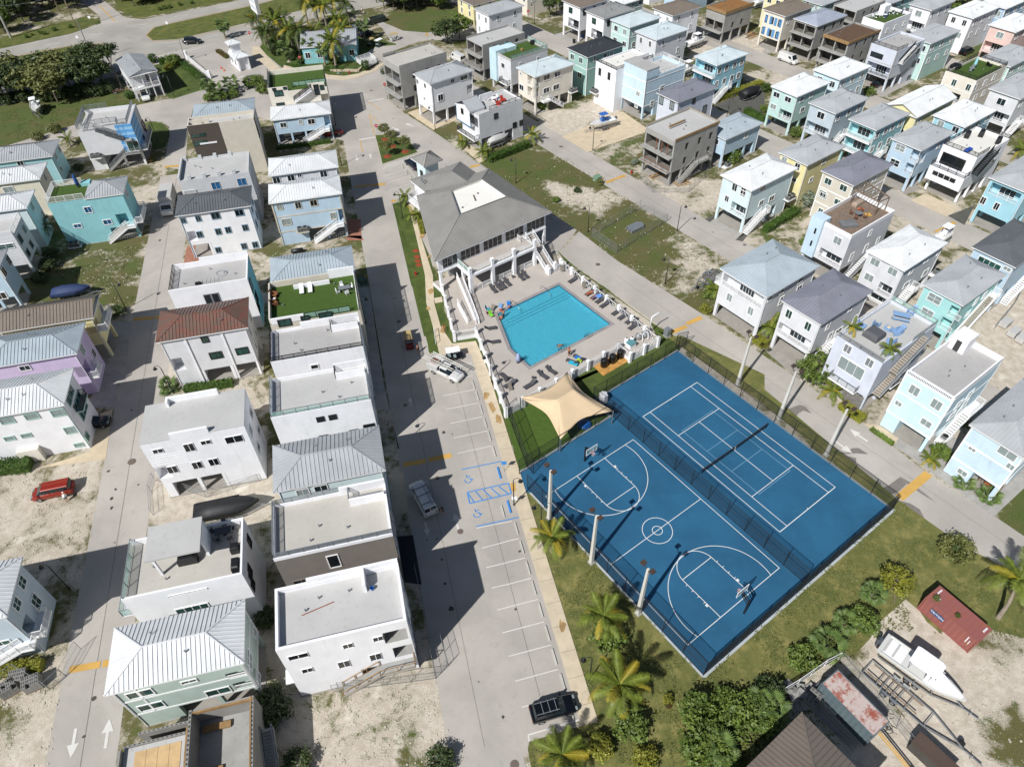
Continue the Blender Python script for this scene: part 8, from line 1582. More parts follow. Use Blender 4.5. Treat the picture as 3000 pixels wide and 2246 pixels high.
dlist([('z 1160,1040','z 1110,1010','z 1210,1050','lounger covered by a turquoise towel near the standing man'),('z 1230,1000','z 1190,970','z 1270,1020','lounger with blue and lime towels near the standing man')],grp=None)
def towel(s,col,lab,z=DZ+.36,w=.7,l=1.4,a=0.):p=at(s,z);o=MB().box(-l/2,-w/2,0,l/2,w/2,.04).build('towel',col);o.location=p;o.rotation_euler=(.05,0,a);tag(o,lab,'towel')
towel('z 1175,1045',mat('turquoise towel','#2aa5c0',.9),'turquoise towel spread on a lounger',a=-.5);towel('z 1225,985',mat('blue towel','#1d6fc4',.9),'blue towel at the head of the lounger',l=.9,a=-.5);towel('z 1240,1010',mat('lime towel','#a9c63a',.9),'lime green towel at the foot of the lounger',l=.8,a=-.5);towel('z 1450,320',mat('striped towel','#5f8fd0',.9),'blue and white striped towel draped over a lounger back',z=DZ+.7,l=.9,w=.8,a=.6)
def side_table(s,lab,z=DZ,m=None):p=at(s,z);t=thing('side_table',lab,'table',p);MB().lathe([(.28,.42),(.28,.45)],12).build('table_top',m or M_LOUNGE,t);MB().lathe([(.16,0),(.04,.05),(.04,.42)],8).build('base',m or M_LOUNGE,t)
for s,l in(('z 745,1218','round dark side table near the two sail-side loungers'),('z 448,1243','round dark side table between the corner loungers'),('z 1785,578','round side table next to the last loungers'),('z 1812,625','round side table between the last two loungers'),('z 525,128','dark side table by the arcade fence')):side_table(s,l)
def pool_chair(s,col,lab,rot=0,z=DZ):
 t=thing('folding_chair',lab,'chair',at(s,z),rot);MB().box(-.28,-.28,.35,.28,.28,.4).build('seat',col,t);MB().add([(-.28,.27,.38),(.28,.27,.38),(.28,.5,1.0),(-.28,.5,1.0),(-.28,.31,.38),(.28,.31,.38),(.28,.54,1.0),(-.28,.54,1.0)],[(0,1,2,3),(7,6,5,4),(0,3,7,4),(1,5,6,2),(3,2,6,7)]).build('backrest',col,t)
 for x in(-.25,.25):
  for y in(-.25,.25):MB().box(x-.02,y-.02,0,x+.02,y+.02,.35).build('leg',M_BLACK,t)
pool_chair('z 262,480',mat('teal cloth','#3c8fa5',.9),'chair with a teal towel hung on it, beside the walkway fence',1.4);pool_chair('z 300,480',mat('taupe sling','#7d766c',.9),'taupe chair beside the teal-towelled one',-.4);pool_chair('z 295,545',mat('lime cloth','#7fc93c',.9),'chair with a lime green towel',.6);pool_chair('z 262,520',mat('red cloth','#a33128',.9),'small chair with red bag',2.);pool_chair('z 1060,55',mat('taupe sling','#7d766c',.9),'pale chair alone by the terrace stair',.3);pool_chair('z 1295,235',mat('taupe sling','#7d766c',.9),'pale taupe chair beside the sunbathers',.3);pool_chair('z 500,1330',mat('taupe sling','#7d766c',.9),'pale chair in the lower left corner of the deck',.3)
pool_chair('z 403,470',mat('light blue sling','#7fa8d8',.9),'light blue beach chair standing in the shallow corner, left one',.4,DZ-.3);pool_chair('z 484,445',mat('blue sling','#2a7fd0',.9),'bright blue beach chair standing in the shallow corner, right one',.2,DZ-.3)
def umbrella(s,z,lab,m,h=2.4,openr=0.):
 t=thing('umbrella',lab,'umbrella',at(s,z));MB().tube([(0,0,0),(0,0,h)],.03,6).build('pole',M_GREY,t);MB().lathe([(.25,0),(.25,.08),(.05,.1)],10).build('base',M_BLACK,t)
 MB().lathe([(.32,.35),(.34,1.0),(.22,h-.3),(.03,h)]if not openr else[(openr,h-.5),(openr*.5,h-.2),(.03,h)],10).build('canopy',m,t,True)
umbrella('z 582,1035',DZ,'furled pale blue pool lift cover at the lower left pool corner',mat('pale blue cover','#9aa9cf',.8),1.9)
SKIN=mat('tanned skin','#a5694a',.6,var=.05);SKINL=mat('fair skin','#c08e6e',.6,var=.05)
def person(p,rot,pose,skin,cloth,label,hair='#2b1d14',hat=None,shirt=None,scale=1.0):
 ''
 t=thing('person',label,'person',p,rot)
 J={'stand':{'pel':(0,0,.95),'che':(0,0,1.32),'nek':(0,0,1.5),'hed':(0,.02,1.66),'ls':(-.19,0,1.42),'le':(-.27,-.03,1.14),'lh':(-.27,.1,.9),'rs':(.19,0,1.42),'re':(.28,-.02,1.14),'rh':(.26,.12,.92),'lk':(-.11,.02,.5),'lf':(-.12,0,.08),'lt':(-.13,.16,.04),'rk':(.11,.04,.5),'rf':(.12,.02,.08),'rt':(.14,.18,.04)},'sit':{'pel':(0,0,.45),'che':(0,-.06,.82),'nek':(0,-.07,1.0),'hed':(0,-.05,1.16),'ls':(-.19,-.06,.92),'le':(-.28,.1,.68),'lh':(-.2,.3,.6),'rs':(.19,-.06,.92),'re':(.28,.1,.68),'rh':(.2,.3,.6),'lk':(-.13,.45,.48),'lf':(-.13,.5,.08),'lt':(-.13,.64,.04),'rk':(.13,.45,.48),'rf':(.13,.5,.08),'rt':(.13,.64,.04)},'lie':{'pel':(0,0,.14),'che':(0,-.38,.22),'nek':(0,-.55,.32),'hed':(0,-.7,.42),'ls':(-.19,-.46,.24),'le':(-.33,-.25,.16),'lh':(-.25,0,.2),'rs':(.19,-.46,.24),'re':(.33,-.25,.16),'rh':(.25,0,.2),'lk':(-.12,.42,.26),'lf':(-.12,.85,.12),'lt':(-.13,.9,.2),'rk':(.12,.44,.16),'rf':(.12,.9,.1),'rt':(.14,.95,.18)},'swim':{'pel':(0,-.1,-.08),'che':(0,.28,.0),'nek':(0,.46,.05),'hed':(0,.6,.12),'ls':(-.2,.4,0),'le':(-.45,.62,.0),'lh':(-.5,.95,.05),'rs':(.2,.4,0),'re':(.45,.2,-.05),'rh':(.55,-.05,-.08),'lk':(-.12,-.5,-.12),'lf':(-.14,-.92,-.12),'lt':(-.14,-1.05,-.12),'rk':(.12,-.5,-.1),'rf':(.16,-.92,-.1),'rt':(.16,-1.05,-.1)},'bend':{'pel':(0,0,.9),'che':(0,.28,1.1),'nek':(0,.42,1.18),'hed':(0,.56,1.22),'ls':(-.19,.32,1.12),'le':(-.2,.45,.85),'lh':(-.12,.6,.7),'rs':(.19,.32,1.12),'re':(.2,.45,.85),'rh':(.12,.6,.7),'lk':(-.12,.06,.48),'lf':(-.13,-.05,.08),'lt':(-.14,.1,.04),'rk':(.12,.06,.48),'rf':(.13,-.05,.08),'rt':(.14,.1,.04)}}[pose]
 rad={'pel':.15,'che':.16,'nek':.06,'hed':.02,'ls':.065,'le':.045,'lh':.035,'rs':.065,'re':.045,'rh':.035,'lk':.062,'lf':.045,'lt':.035,'rk':.062,'rf':.045,'rt':.035}
 names=list(J);E_=[('pel','che'),('che','nek'),('nek','hed'),('che','ls'),('ls','le'),('le','lh'),('che','rs'),('rs','re'),('re','rh'),('pel','lk'),('lk','lf'),('lf','lt'),('pel','rk'),('rk','rf'),('rf','rt')]
 rad['hed']=.095;me=bpy.data.meshes.new('body');me.from_pydata([J[n]for n in names],[(names.index(a),names.index(b))for a,b in E_],[]);me.update();o=link('body',me,t);me.materials.append(skin)
 sk=o.modifiers.new('skin','SKIN');ss=o.modifiers.new('sub','SUBSURF');ss.levels=ss.render_levels=1
 if not me.skin_vertices:me.attributes
 for i,n in enumerate(names):v=me.skin_vertices[0].data[i];v.radius=(rad[n],rad[n]);v.use_root=(n=='pel')
 me.materials.clear();me.materials.append(skin)
 def shell(a,b,ra,rb,m,nm):A,B=Vector(J[a]),Vector(J[b]);MB().tube([A,A.lerp(B,.5),B],[ra,(ra+rb)/2,rb],10).build(nm,m,t,True)
 for s in 'lr':shell('pel',s+'k',.125,.095,cloth,'shorts')
 shell('pel','che',.185,.18,cloth if not shirt else shirt,'shirt')if shirt else MB().lathe([(.17,-.1),(.185,0),(.17,.1)],10,J['pel']).build('waistband',cloth,t,True)
 hd_=J['hed'];MB().lathe([(.03,-.02),(.105,.02),(.108,.08),(.07,.13),(.01,.15)],10,hd_).build('hair' if not hat else 'hat',hat or mat('hair '+hair,hair,.8),t,True)
 t.scale=(scale,)*3;return t
BLKC=mat('black cloth','#1a1b1e',.9)
try:
 person(at('z 1130,965',DZ),2.4,'stand',SKIN,BLKC,'man in dark shorts standing at the lower pool edge');person(at('z 1040,850',DZ-.12),1.9,'swim',SKIN,BLKC,'swimmer in dark trunks near the standing man')
 person(at('z 425,560',.35),.6,'stand',SKINL,BLKC,'bather standing on the pool steps in dark shorts');person(at('z 405,500',.35),.9,'sit',SKIN,mat('red swimsuit','#b03d2c',.8),'bather in red on the light blue chair');person(at('z 484,470',.35),-.3,'sit',SKIN,mat('blue trunks','#24508f',.8),'bather on the bright blue chair');person(at('z 398,585',.25),2.5,'sit',SKIN,BLKC,'bather seated in the pool corner')
 person(at('z 1352,295',DZ+.3),AR-R(90)+R(180),'lie',SKIN,mat('red swimsuit','#b03d2c',.8),'sunbather in red on a lounger');person(at('z 1408,338',DZ+.3),AR-R(90)+R(180),'lie',SKIN,mat('blue trunks','#24508f',.8),'sunbather on the lounger with the striped towel')
 person(at('F 1412,1375'),1.2,'stand',SKINL,BLKC,'man in dark clothes standing beside the tan-canopied golf cart',shirt=BLKC);person(at('I 575,1010'),.5,'bend',SKINL,mat('grey shorts','#6b6d70',.9),'person in white hat and shirt bending by the red minivan',hat=M_WHITE,shirt=M_WHITE);person(at('J 1618,1105'),2.6,'bend',SKINL,mat('brown trousers','#4d3b2c',.9),'worker in brown bending behind the white van',shirt=BLKC)
 person(at('B 935,115'),.5,'stand',SKINL,M_GREY,'tiny figure in white on the path beyond the palms',shirt=M_WHITE)
except Exception as ex:print('PERSON',ex)
# ---- street lamps
def lamp(s,dx,label,h=5.6,big=1.):
 p=at(s);t=thing('street_lamp',label,'street lamp',p,0 if dx>0 else math.pi,'black gooseneck street lamps');MB().tube([(0,0,0),(0,0,.5),(0,0,h-.4)],[.11,.075,.06],8).build('pole',M_BLACK,t,True)
 ar=[(0,0,h-.4)]+[(.45-.45*math.cos(a),0,h-.4+.5*math.sin(a))for a in(.5,1.,1.57,2.2,2.8)];MB().tube(ar,.035,6).build('arm',M_BLACK,t,True);MB().lathe([(.30,-.32),(.27,-.24),(.12,-.05),(.08,.12)],12,(ar[-1][0],0,ar[-1][2]-.02)).build('lamp_shade',M_BLACK,t,True)
for s,dx in(('G 704,350',-1),('G 1462,340',1),('G 1360,790',-1),('K 305,1265',-1),('O 715,915',-1),('B 1555,1105',-1),('B 757,1410',1),('F 1277,230',-1),('B 710,1070',1),('J 2035,0',-1),('A 1485,825',-1),('A 1795,840',-1),('A 1585,525',1),('A 1350,1210',-1),('C 745,1280',-1),('C 92,1560',-1),('C 250,205',-1),('E 1075,1005',1),('E 1480,1720',-1),('M 595,145',-1),('F 965,1130',1),('C 1885,1000',1),('K 75,1045',1),('B 1200,720',-1),('J 1240,560',-1)):
 p=at(s);lamp(s,dx,f'black gooseneck street lamp near the {near(p.x, p.y)}, its hood turned {"left" if dx < 0 else "right"}')
ws=['O 490,935','O 418,720','O 360,520','O 303,325','O 245,135','K 195,1580','K 142,1405','K 95,1245','J 2055,590','J 2015,458','J 1980,345','J 1945,230','J 1912,118','J 1880,20','K -20,1100','O 560,1180','B 1275,1420','B 1310,1470','B 1345,1515']
for i,s in enumerate(ws):
 p=at(s);o=MB().box(-.09,-.9,0,.09,.9,.13).build('wheel_stop',mat('worn white concrete','#bcb9b2',.8,dirt=.3));o.location=(p.x,p.y,.03);o.rotation_euler=(0,0,AL);tag(o,f'white concrete wheel stop in bay {i+1}','wheel stop','white wheel stops in the car park')
 u_=Linv(p)[1];o['label']=('white wheel stop in front of the black SUV' if i==15 else f'white concrete wheel stop, {["first","second","third","fourth","fifth","sixth","seventh","eighth"][i]} bay up from the black SUV' if i<8 else(f'white wheel stop, {["first","second","third","fourth","fifth","sixth"][i-8]} bay above the blue-marked bays' if i<14 else('white wheel stop in the bay just below the blue ones' if i==14 else f'white wheel stop in the {["upper","middle","lower"][i-16]} bay by the pavilion')))
for s,l in(('J 2098,772','upper'),('J 2182,1060','lower')):p=at(s);o=MB().box(-.11,-.95,0,.11,.95,.14).build('wheel_stop',M_BLUEP);o.location=(p.x,p.y,.03);o.rotation_euler=(0,0,AL);tag(o,f'blue painted wheel stop in the {l} wheelchair bay','wheel stop')
for s in('K 70,895',):sheet('tactile_pad',pts('K 40,865 85,860 95,925 55,935'),.105,M_YEL)
# ---- signs, hydrants, boxes
def sign(s,label,kind='stop',h=2.2,rot=0.):
 p=at(s);t=thing('stop_sign' if kind=='stop' else 'road_sign',label,'sign',p,rot);MB().tube([(0,0,0),(0,0,h)],.035,6).build('post',M_GREY,t)
 if kind=='stop':
  o=MB();o.tube([(0,-.03,h),(0,-.05,h)],.42,8);o.build('sign_plate',mat('stop red','#a3161c',.5),t);letters('STOP',t,(0,-.062,h),(R(90),0,0),.27,M_WHITE)
 else:MB().box(-.35,-.04,h-.35,.35,-.02,h+.35).build('sign_plate',M_BLUEP if kind=='blue' else M_YEL if kind=='yel' else M_WHITE,t)
sign('B 1135,795','red stop sign at the junction beside the dark bushy tree');sign('B 1065,1150','red stop sign at the tip of the traffic island');sign('B 415,560','red stop sign in front of the office garden');sign('C 195,165','red stop sign by the lamp on third street');sign('A 2140,350','red stop sign at the entrance beside the palms')
sign('B 1490,360','small yellow sign where the side lane meets the tree','yel',2.);sign('J 2143,755','thin reserved bay sign beside the upper blue bay','blue',1.8);sign('A 1450,290','grey highway sign on a post at the median tip','w',3.);sign('A 690,400','grey triangular sign back at the left median end','w',2.6);sign('A 785,215','white diamond sign on the side road verge','w',2.2);sign('K 80,1045','thin post sign on the walkway by the yellow pad','w',1.6)
def hydrant(s,label):p=at(s);t=thing('fire_hydrant',label,'fire hydrant',p);mr=mat('hydrant red','#a01c1c',.5);MB().lathe([(.18,0),(.18,.06),(.12,.1),(.12,.55),(.17,.6),(.12,.75),(.04,.85)],10).build('barrel',mr,t,True);MB().bar((-.25,0,.45),(.25,0,.45),.12).build('outlet',mr,t)
hydrant('F 1390,715','red fire hydrant in the green strip beside the walkway');hydrant('C 1075,1480','red fire hydrant by the middle street below the concrete shell');hydrant('B 825,630','red fire hydrant before the planter wall by the junction')
def ubox(s,label,m,w=.8,h=.9):p=at(s);t=thing('utility_box',label,'utility box',p,AR);MB().box(-w/2,-w/2,.1,w/2,w/2,h).build('box',m,t);MB().box(-w/2-.1,-w/2-.1,0,w/2+.1,w/2+.1,.1).build('pad',M_CONC,t);return t
GRN=mat('utility green','#6f8f78',.6);ubox('C 785,1535','green utility box between yellow bollards on the vacant lot',GRN,1.2,1.);ubox('F 940,790','green utility cabinet beside the shaded house drive',mat('dark utility green','#2f4a40',.6),1.2,1.2);ubox('G 1375,1230','grey electrical cabinet by the corner of the tennis court',M_GREY,.8,1.5);ubox('A 410,1105','small green box on the boat lawn',GRN,.6,.4);ubox('B 735,628','small green box before the planter wall',GRN,.6,.4);ubox('B 718,600','dark box in a gap of the planter wall',M_BLACK,.6,1.1)
for s,l in(('C 778,1505','left yellow bollard by the green box'),('C 828,1555','right yellow bollard by the green box'),('F 968,760','yellow bollard by the dark green cabinet')):p=at(s);o=MB().tube([(0,0,0),(0,0,1.2)],.09,8).build('bollard',M_YEL);o.location=p;tag(o,l,'bollard')
gh=thing('gatehouse','small white gatehouse with two hipped white metal roofs at the community entrance','gatehouse',at('A 2050,560'),hd('A 1960,500','A 2090,620'));
MB().box(-3.2,-1.5,0,3.4,1.5,3.2).build('wall',M_WHITE,gh);MB().box(-2.4,-1.2,3.2,-.2,1.2,5.4).build('tower',M_WHITE,gh)
for(x0,x1,z,d,rr)in((-2.9,.3,5.4,1.7,.7),(.9,4.0,3.2,1.9,.8)):
 W_,D_2=x1-x0,2*d;ro_,g_=seam_roof(W_,D_2,0,rr,roof_mat('white'),gh,'hip',.5,False);ro_.location=(x0,-d,z+.16)
for y in(-1.52,1.52):
 for x in(-2.5,-.9,1.6):MB().box(x-.4,y-.02,1.0,x+.4,y+.02,2.3).build('window',M_GLASS,gh)
for y in(-1.3,1.3):MB().box(3.5,y-.18,0,3.86,y+.18,3.15).build('column',M_WHITE,gh)
for x in(-1.8,-.9):MB().box(x-.3,-1.24,4.2,x+.3,-1.2,5.1).build('window',M_GLASS,gh)
of=House('Q','B 430,285 700,395 890,315 640,250',4.2,'teal single-storey office with grey metal gable roofs among tall palms','teal office','teal',.4,'office',cat='building',ang=hd('B 430,350','B 880,320'));of.body(0);of.hip('grey',1.6,'gable')
of.auto('f',0,(2.2,),5,1.2,1.4)
sg=thing('entrance_billboard','tall white V-shaped entrance signboard behind the office palms','sign',at('B 90,330'),hd('B 40,240','B 130,330'));MB().bar((0,0,0),(0,0,7.5),.3).build('post',M_GREY,sg)
b=MB();b.box(-3.,-.5,7.2,3.,-.42,11.6);b.build('sign_face',M_WHITE,sg);MB().add([(-3,-.42,7.2),(3,-.42,7.2),(3.,.5,7.2),(-3,-.42,11.6),(3,-.42,11.6),(3.,.5,11.6)],[(0,2,1),(3,4,5),(0,3,5,2),(1,2,5,4)]).build('sign_back',M_LTGREY,sg)
for z in(8.4,10.1):
 for k in range(6):MB().box(-2.3+k*.8,-.53,z-.45,-1.85+k*.8+.1*(k%2),-.501,z+.45).build('faded_letter',mat('faded lettering','#b9bfcb',.7),sg)
def upole(s,h,label,m,r=.16):p=at(s);t=thing('utility_pole',label,'utility pole',p);MB().tube([(0,0,0),(0,0,h)],[r,r*.7],8).build('pole',m,t);return p+Vector((0,0,h))
a_=upole('A 95,325',13,'pale concrete utility pole at the left edge',M_CONC,.35);b_=upole('A 655,245',14,'brown wooden utility pole on the highway verge',M_DECKWOOD);c_=upole('A 800,520',11,'slender galvanised mast behind the roadside trees',M_RIM,.14);upole('B 545,105',12,'galvanised mast above the office palms',M_RIM,.16)
wr=thing('power_lines','overhead power lines strung between the two utility poles','cables',(0,0,0))
for k,dz in enumerate((-.4,-1.6,-4.5)):
 q0=a_+(a_-b_)*1.2+Vector((0,0,dz));q1=a_+Vector((0,0,dz));q2=b_+Vector((0,0,dz));q3=b_+(b_-a_)*2.2+Vector((0,0,dz))
 for A,B in((q0,q1),(q1,q2),(q2,q3)):MB().tube([A.lerp(B,i/6)+Vector((0,0,-1.6*4*(i/6)*(1-i/6)*.4))for i in range(7)],.035,4).build('cable',M_GREY,wr)
chain_fence(pts('G 735,385 1150,150 1375,260 945,530 735,385'),'galvanised temporary fence round the stack of scaffold planks',1.8,2.6,M_GREY,M_MESHG,r=.03)
pk=thing('plank_stack','stack of grey metal scaffold planks inside the temporary fence','plank stack',at('G 1105,320'),hd('G 1020,320','G 1150,260'))
for k in range(14):MB().box(-1.6+random.uniform(-.3,.3),-.95+.14*(k%7)*1.9,.1+.3*(k//7),1.5+random.uniform(-.2,.3),-.72+.14*(k%7)*1.9,.35+.3*(k//7)).build('plank',M_GREY,pk)
chain_fence(pts('N 690,1020 1560,905 1450,300 1390,0'),'sagging galvanised site fence round the new white house',1.8,2.4,M_GREY,M_MESHG,r=.03);chain_fence(pts('N 1560,905 1665,800 1600,560'),'fence panel swung open at the new white house gate',1.8,2.,M_GREY,M_MESHG,r=.03);chain_fence(pts('I 1305,1130 1290,930 1320,830 1760,980 2208,840'),'bent wire fence below the white house with stepped parapets',1.5,3,M_GREY,M_MESHG,r=.03);chain_fence(pts('M -40,980 170,840 430,1000 560,880 690,650'),'leaning fence panels by the block pallets',1.8,2.4,M_GREY,M_MESHG,r=.03);chain_fence(pts('P 640,740 950,1090 1300,1550'),'boat yard wire fence beside the long trailer',1.6,2.6,M_GREY,M_MESHG,r=.03);chain_fence(pts('P 120,1050 270,960 500,800 620,740'),'white-topped low wall fence of the boat yard corner',1.6,2.5,M_TRIM,M_SCR,r=.05)
chain_fence(pts('C 1150,1530 1250,1640 1560,1640 1740,1480'),'site fence in front of the concrete shell',1.8,2.5,M_GREY,M_MESHG,r=.03);chain_fence(pts('H 1950,1180 2100,1000 2208,800'),'wire fence by the bagged pallets',1.8,2.5,M_GREY,M_MESHG,r=.03)
def blocks(s,label,nx=4,ny=3,nz=3,rot=.4):
 t=thing('block_pallet',label,'block pallet',at(s),rot);b=MB();c=MB()
 for i in range(nx):
  for j in range(ny):
   for k in range(nz):
    if k==nz-1 and random.random()<.25:continue
    x,y,z=i*.42,j*.42,.15+k*.42;q=MB().box(x,y,z,x+.4,y+.4,z+.4).build('block',M_BLOCK,t);c.box(x+.05,y+.05,z+.401,x+.17,y+.35,z+.405);c.box(x+.23,y+.05,z+.401,x+.35,y+.35,z+.405)
 c.build('block_hole_shade',M_DARKIN,t,kind='stuff');MB().box(-.05,-.05,0,nx*.42,ny*.42,.14).build('pallet',M_DECKWOOD,t)  # flat dark plates stand in for the shade inside the block cells
for s,l in(('M 110,980','hollow grey blocks stacked on a pallet by the yellowish hedge, left pile'),('M 230,1040','hollow grey blocks stacked on a pallet by the yellowish hedge, right pile'),('M 40,1090','lowest pallet of grey blocks at the left edge'),('P 400,1190','pallet of grey blocks between the brown roof and the rusty container')):blocks(s,l,rot=random.uniform(.2,.9))
for s,l in(('H 2040,1140','shrink-wrapped pallet on the sandy lot, farther'),('H 2110,1220','shrink-wrapped pallet on the sandy lot, middle'),('H 2180,1270','shrink-wrapped pallet on the sandy lot, nearest')):o=thing('wrapped_pallet',l,'pallet',at(s),AR,'wrapped pallets');MB().box(-1,-.6,.14,1,.6,1.).build('load',M_LTGREY,o);MB().box(-1,-.6,0,1,.6,.13).build('pallet',M_DECKWOOD,o)
h=House('L','M 985,1500 2045,1072',5.6,'unfinished block house with plywood deck and open concrete rooms, bottom left corner','unfinished block house','grey',0,W=12.4,D=7.4,ay='f');W,D=h.W,h.D;FZ=3.0
xm=h.loc('M 1610,1190',5.6).x
for nm,a in(('wall',(0,0,0,.2,D*.75,5.0)),('wall',(0,0,0,W,.2,5.6)),('wall',(W-.2,.2,0,W,D,5.6)),('wall',(xm,.2,0,xm+.25,D,5.7)),('wall',(xm+.25,D-.2,0,W-.2,D,5.6)),('wall',(.2,D-1.6,0,xm,D-1.4,4.6)),('wall',(1.0,D-.2,0,xm,D,3.6))):h.box(nm,*a,M_BLOCK)
h.box('plywood_deck',.25,.25,4.3,xm-.02,D-1.65,4.42,M_LTGREY)
for i in range(4):
 for j in range(2):h.box('plywood_sheet',1.3+i*1.05,.3+j*2.5-.0,4.43,2.32+i*1.05,2.75+j*2.5,4.46,M_PLY)if 1.3+i*1.05+1<xm else None
h.box('room_floor',xm+.26,.21,FZ-.2,W-.21,D-.21,FZ,M_CONC);c=MB()
for k in range(int(D/.42)):c.box(xm+.05,.3+k*.42,5.701,xm+.2,.52+k*.42,5.705);c.box(W-.15,.3+k*.42,5.601,W-.05,.5+k*.42,5.605)
for k in range(int(xm/.42)-1):c.box(.3+k*.42,D-1.55,4.601,.5+k*.42,D-1.45,4.605);c.box(1.1+k*.42,D-.15,3.601,1.3+k*.42,D-.05,3.605)if 1.3+k*.42<xm else None
c.build('block_hole_shade',M_DARKIN,h.root,kind='stuff')  # cell shade on the wall tops is dark plates, not openings
for a in((xm+.25,D-.35,5.2,W,D-.2,5.65),(W-.34,.2,5.3,W-.2,D,5.66),(xm-.15,.2,5.2,xm,D-1.5,5.72)):h.box('form_board',*a,M_WOOD)
h.box('stair_opening',xm+1.6,1.0,FZ+.001,xm+2.6,2.6,FZ+.25,M_WOOD);h.box('lumber_pile',xm+.5,D-1.4,FZ,xm+3.2,D-.8,FZ+.3,M_WOOD)
h.stairs('e',5.0,1.0,3.0,m=M_CONC,rm=M_GREY,style='n',land=0)
T7=at('P 310,1195',6.4);o_=T7-Rp(1,0)*12.4-Rp(0,1)*9.
h=House.__new__(House);h.u=Rp(1,0);h.v=Rp(0,1);h.a=AR;h.W,h.D,h.z,h.oh=12.4,9.,6.4,.42;h.o=Vector((o_.x,o_.y,0));h.short='brown-roofed house at the bottom edge';h.root=thing('house','house with brown ribbed metal hip roof cut by the bottom edge beside the boat yard','house',h.o,AR);h.dist=80;h.wall=wm('grey');h.trim=M_TRIM;h.glass=M_GLASS;h.x0,h.y0,h.x1,h.y1=.42,.42,12.,8.6;h.pockets=[];h.near=True;h.body(0);h.hip('brownroof' if 0 else 'tan')
def junk(name,s,dims,rot,m,label,cat,z=0):p=at(s,z);t=thing(name,label,cat,p,rot);return t
t=junk('scrap_pile','P 300,1060',0,0,0,'heap of broken grey concrete slabs behind the brown roof','rubble')
for k in range(26):a=random.uniform(0,6.28);r_=random.uniform(0,1.7);x,y=r_*math.cos(a),r_*math.sin(a);o=MB().box(-.5,-.4,0,.5,.4,.12).build('slab',M_BLOCK,t);o.location=(x,y,.1+.25*(1.8-r_)*random.random()*2);o.rotation_euler=(random.uniform(-.3,.3),random.uniform(-.3,.3),a)
t=junk('pipe_stack','P 560,1280',0,hd('P 420,1150','P 760,1480'),0,'bundle of long grey pipes and rails beside the rusty container','pipes')
for k in range(9):MB().tube([(-2.6+random.uniform(-.3,.3),-.5+k*.13,.2+.1*(k%3)),(2.6+random.uniform(-.3,.5),-.5+k*.13,.2+.1*(k%3))],.06,6).build('pipe',M_GREY,t)
t=junk('scaffold_tower','P 520,1090',0,hd('P 430,1020','P 590,1180'),0,'white tubular scaffold frames lying beside the rusty container','scaffold')
for k in range(3):
 q=MB();z=.15+k*.25
 for y in(-.6,.6):q.bar((-1.5,y,z),(1.5,y,z),.06)
 for x in(-1.5,-.75,0,.75,1.5):q.bar((x,-.6,z),(x,.6,z),.05)
 q.build('scaffold_frame',M_RIM,t)
t=junk('scrap_pile','P 950,1300',0,0,0,'tangle of bicycles and scrap metal at the end of the rusty container','scrap')
for k in range(26):
 a=Vector((random.uniform(-1.3,1.3),random.uniform(-1,1),random.uniform(.2,1.6)));b=a+Vector((random.uniform(-.8,.8),random.uniform(-.8,.8),random.uniform(-.5,.5)));MB().bar(a,b,.05).build('scrap_bar',random.choice((M_GREY,M_DECKWOOD,M_BLACK,mat('rusted steel','#6e4b38',.8))),t)
for k in range(5):c=Vector((random.uniform(-1,1),random.uniform(-.8,.8),.7));MB().tube([c+Vector((.32*math.cos(a*.785),.32*math.sin(a*.785),.1*math.sin(a)))for a in range(9)],.03,5,False).build('bicycle_wheel',M_BLACK,t)
t=junk('crane_boom','P 1060,1560',0,hd('P 940,1400','P 1160,1650'),0,'yellow lattice lift boom reaching in from the bottom edge','boom',0);q=MB()
for y in(-.12,.12):q.bar((-2.2,y,1.6),(2.6,y,1.2),.1)
q.build('boom',M_YEL,t);MB().box(-2.7,-.5,1.3,-2.1,.5,1.9).build('basket',mat('dark steel','#4a4c4e',.6),t);MB().bar((2.2,0,0),(2.2,0,1.3),.3).build('mast',M_YEL,t)
t=junk('shed','P 1400,1600',0,AR-R(90),0,'low dark-roofed shed cut by the bottom edge','shed');MB().box(-2,-.7,0,2,.7,1.6).build('wall',mat('dark boards','#43403c',.9),t);MB().box(-2.1,-.8,1.6,2.1,.8,1.7).build('roof',mat('old brown roof','#4f4038',.9),t)
def table_set(p,rot,label,m=None,n=4,r=.55,chairs=None,grp=None,rnd=True):
 t=thing('patio_table',label,'table',p,rot);m=m or M_BLACK;(MB().lathe([(r,.70),(r,.74)],14)if rnd else MB().box(-r*1.5,-r*.8,.70,r*1.5,r*.8,.75)).build('table_top',m,t);MB().lathe([(.25,0),(.05,.05),(.05,.7)],8).build('pedestal',m,t)
 for k in range(n):
  a=rot+k*2*math.pi/n+.3;q=p+Vector((math.cos(a),math.sin(a),0))*(r+.5);c=thing('patio_chair',f'patio chair at the {label}, seat {k+1}','chair',q,a-math.pi/2,'chairs at the '+label[:40]);cm=chairs or m
  MB().box(-.25,-.25,.4,.25,.25,.45).build('seat',cm,c);MB().box(-.25,.2,.45,.25,.26,1.).build('backrest',cm,c)
  for x in(-.22,.22):
   for y in(-.22,.22):MB().box(x-.02,y-.02,0,x+.02,y+.02,.4).build('leg',cm,c)
def dkp(s,z):return at(s,z)
table_set(dkp('F 785,850',8.65),AL,'dark table on the turf terrace',M_GREY,4,.55,M_WHITE,rnd=False);lounger(at('F 420,850',8.65),AL+R(90),'white roof lounger on the turf terrace, left one',M_WHITE,z=8.65,grp='white loungers on the turf terrace');lounger(at('F 492,840',8.65),AL+R(90),'white roof lounger on the turf terrace, right one',M_WHITE,z=8.65,grp='white loungers on the turf terrace')
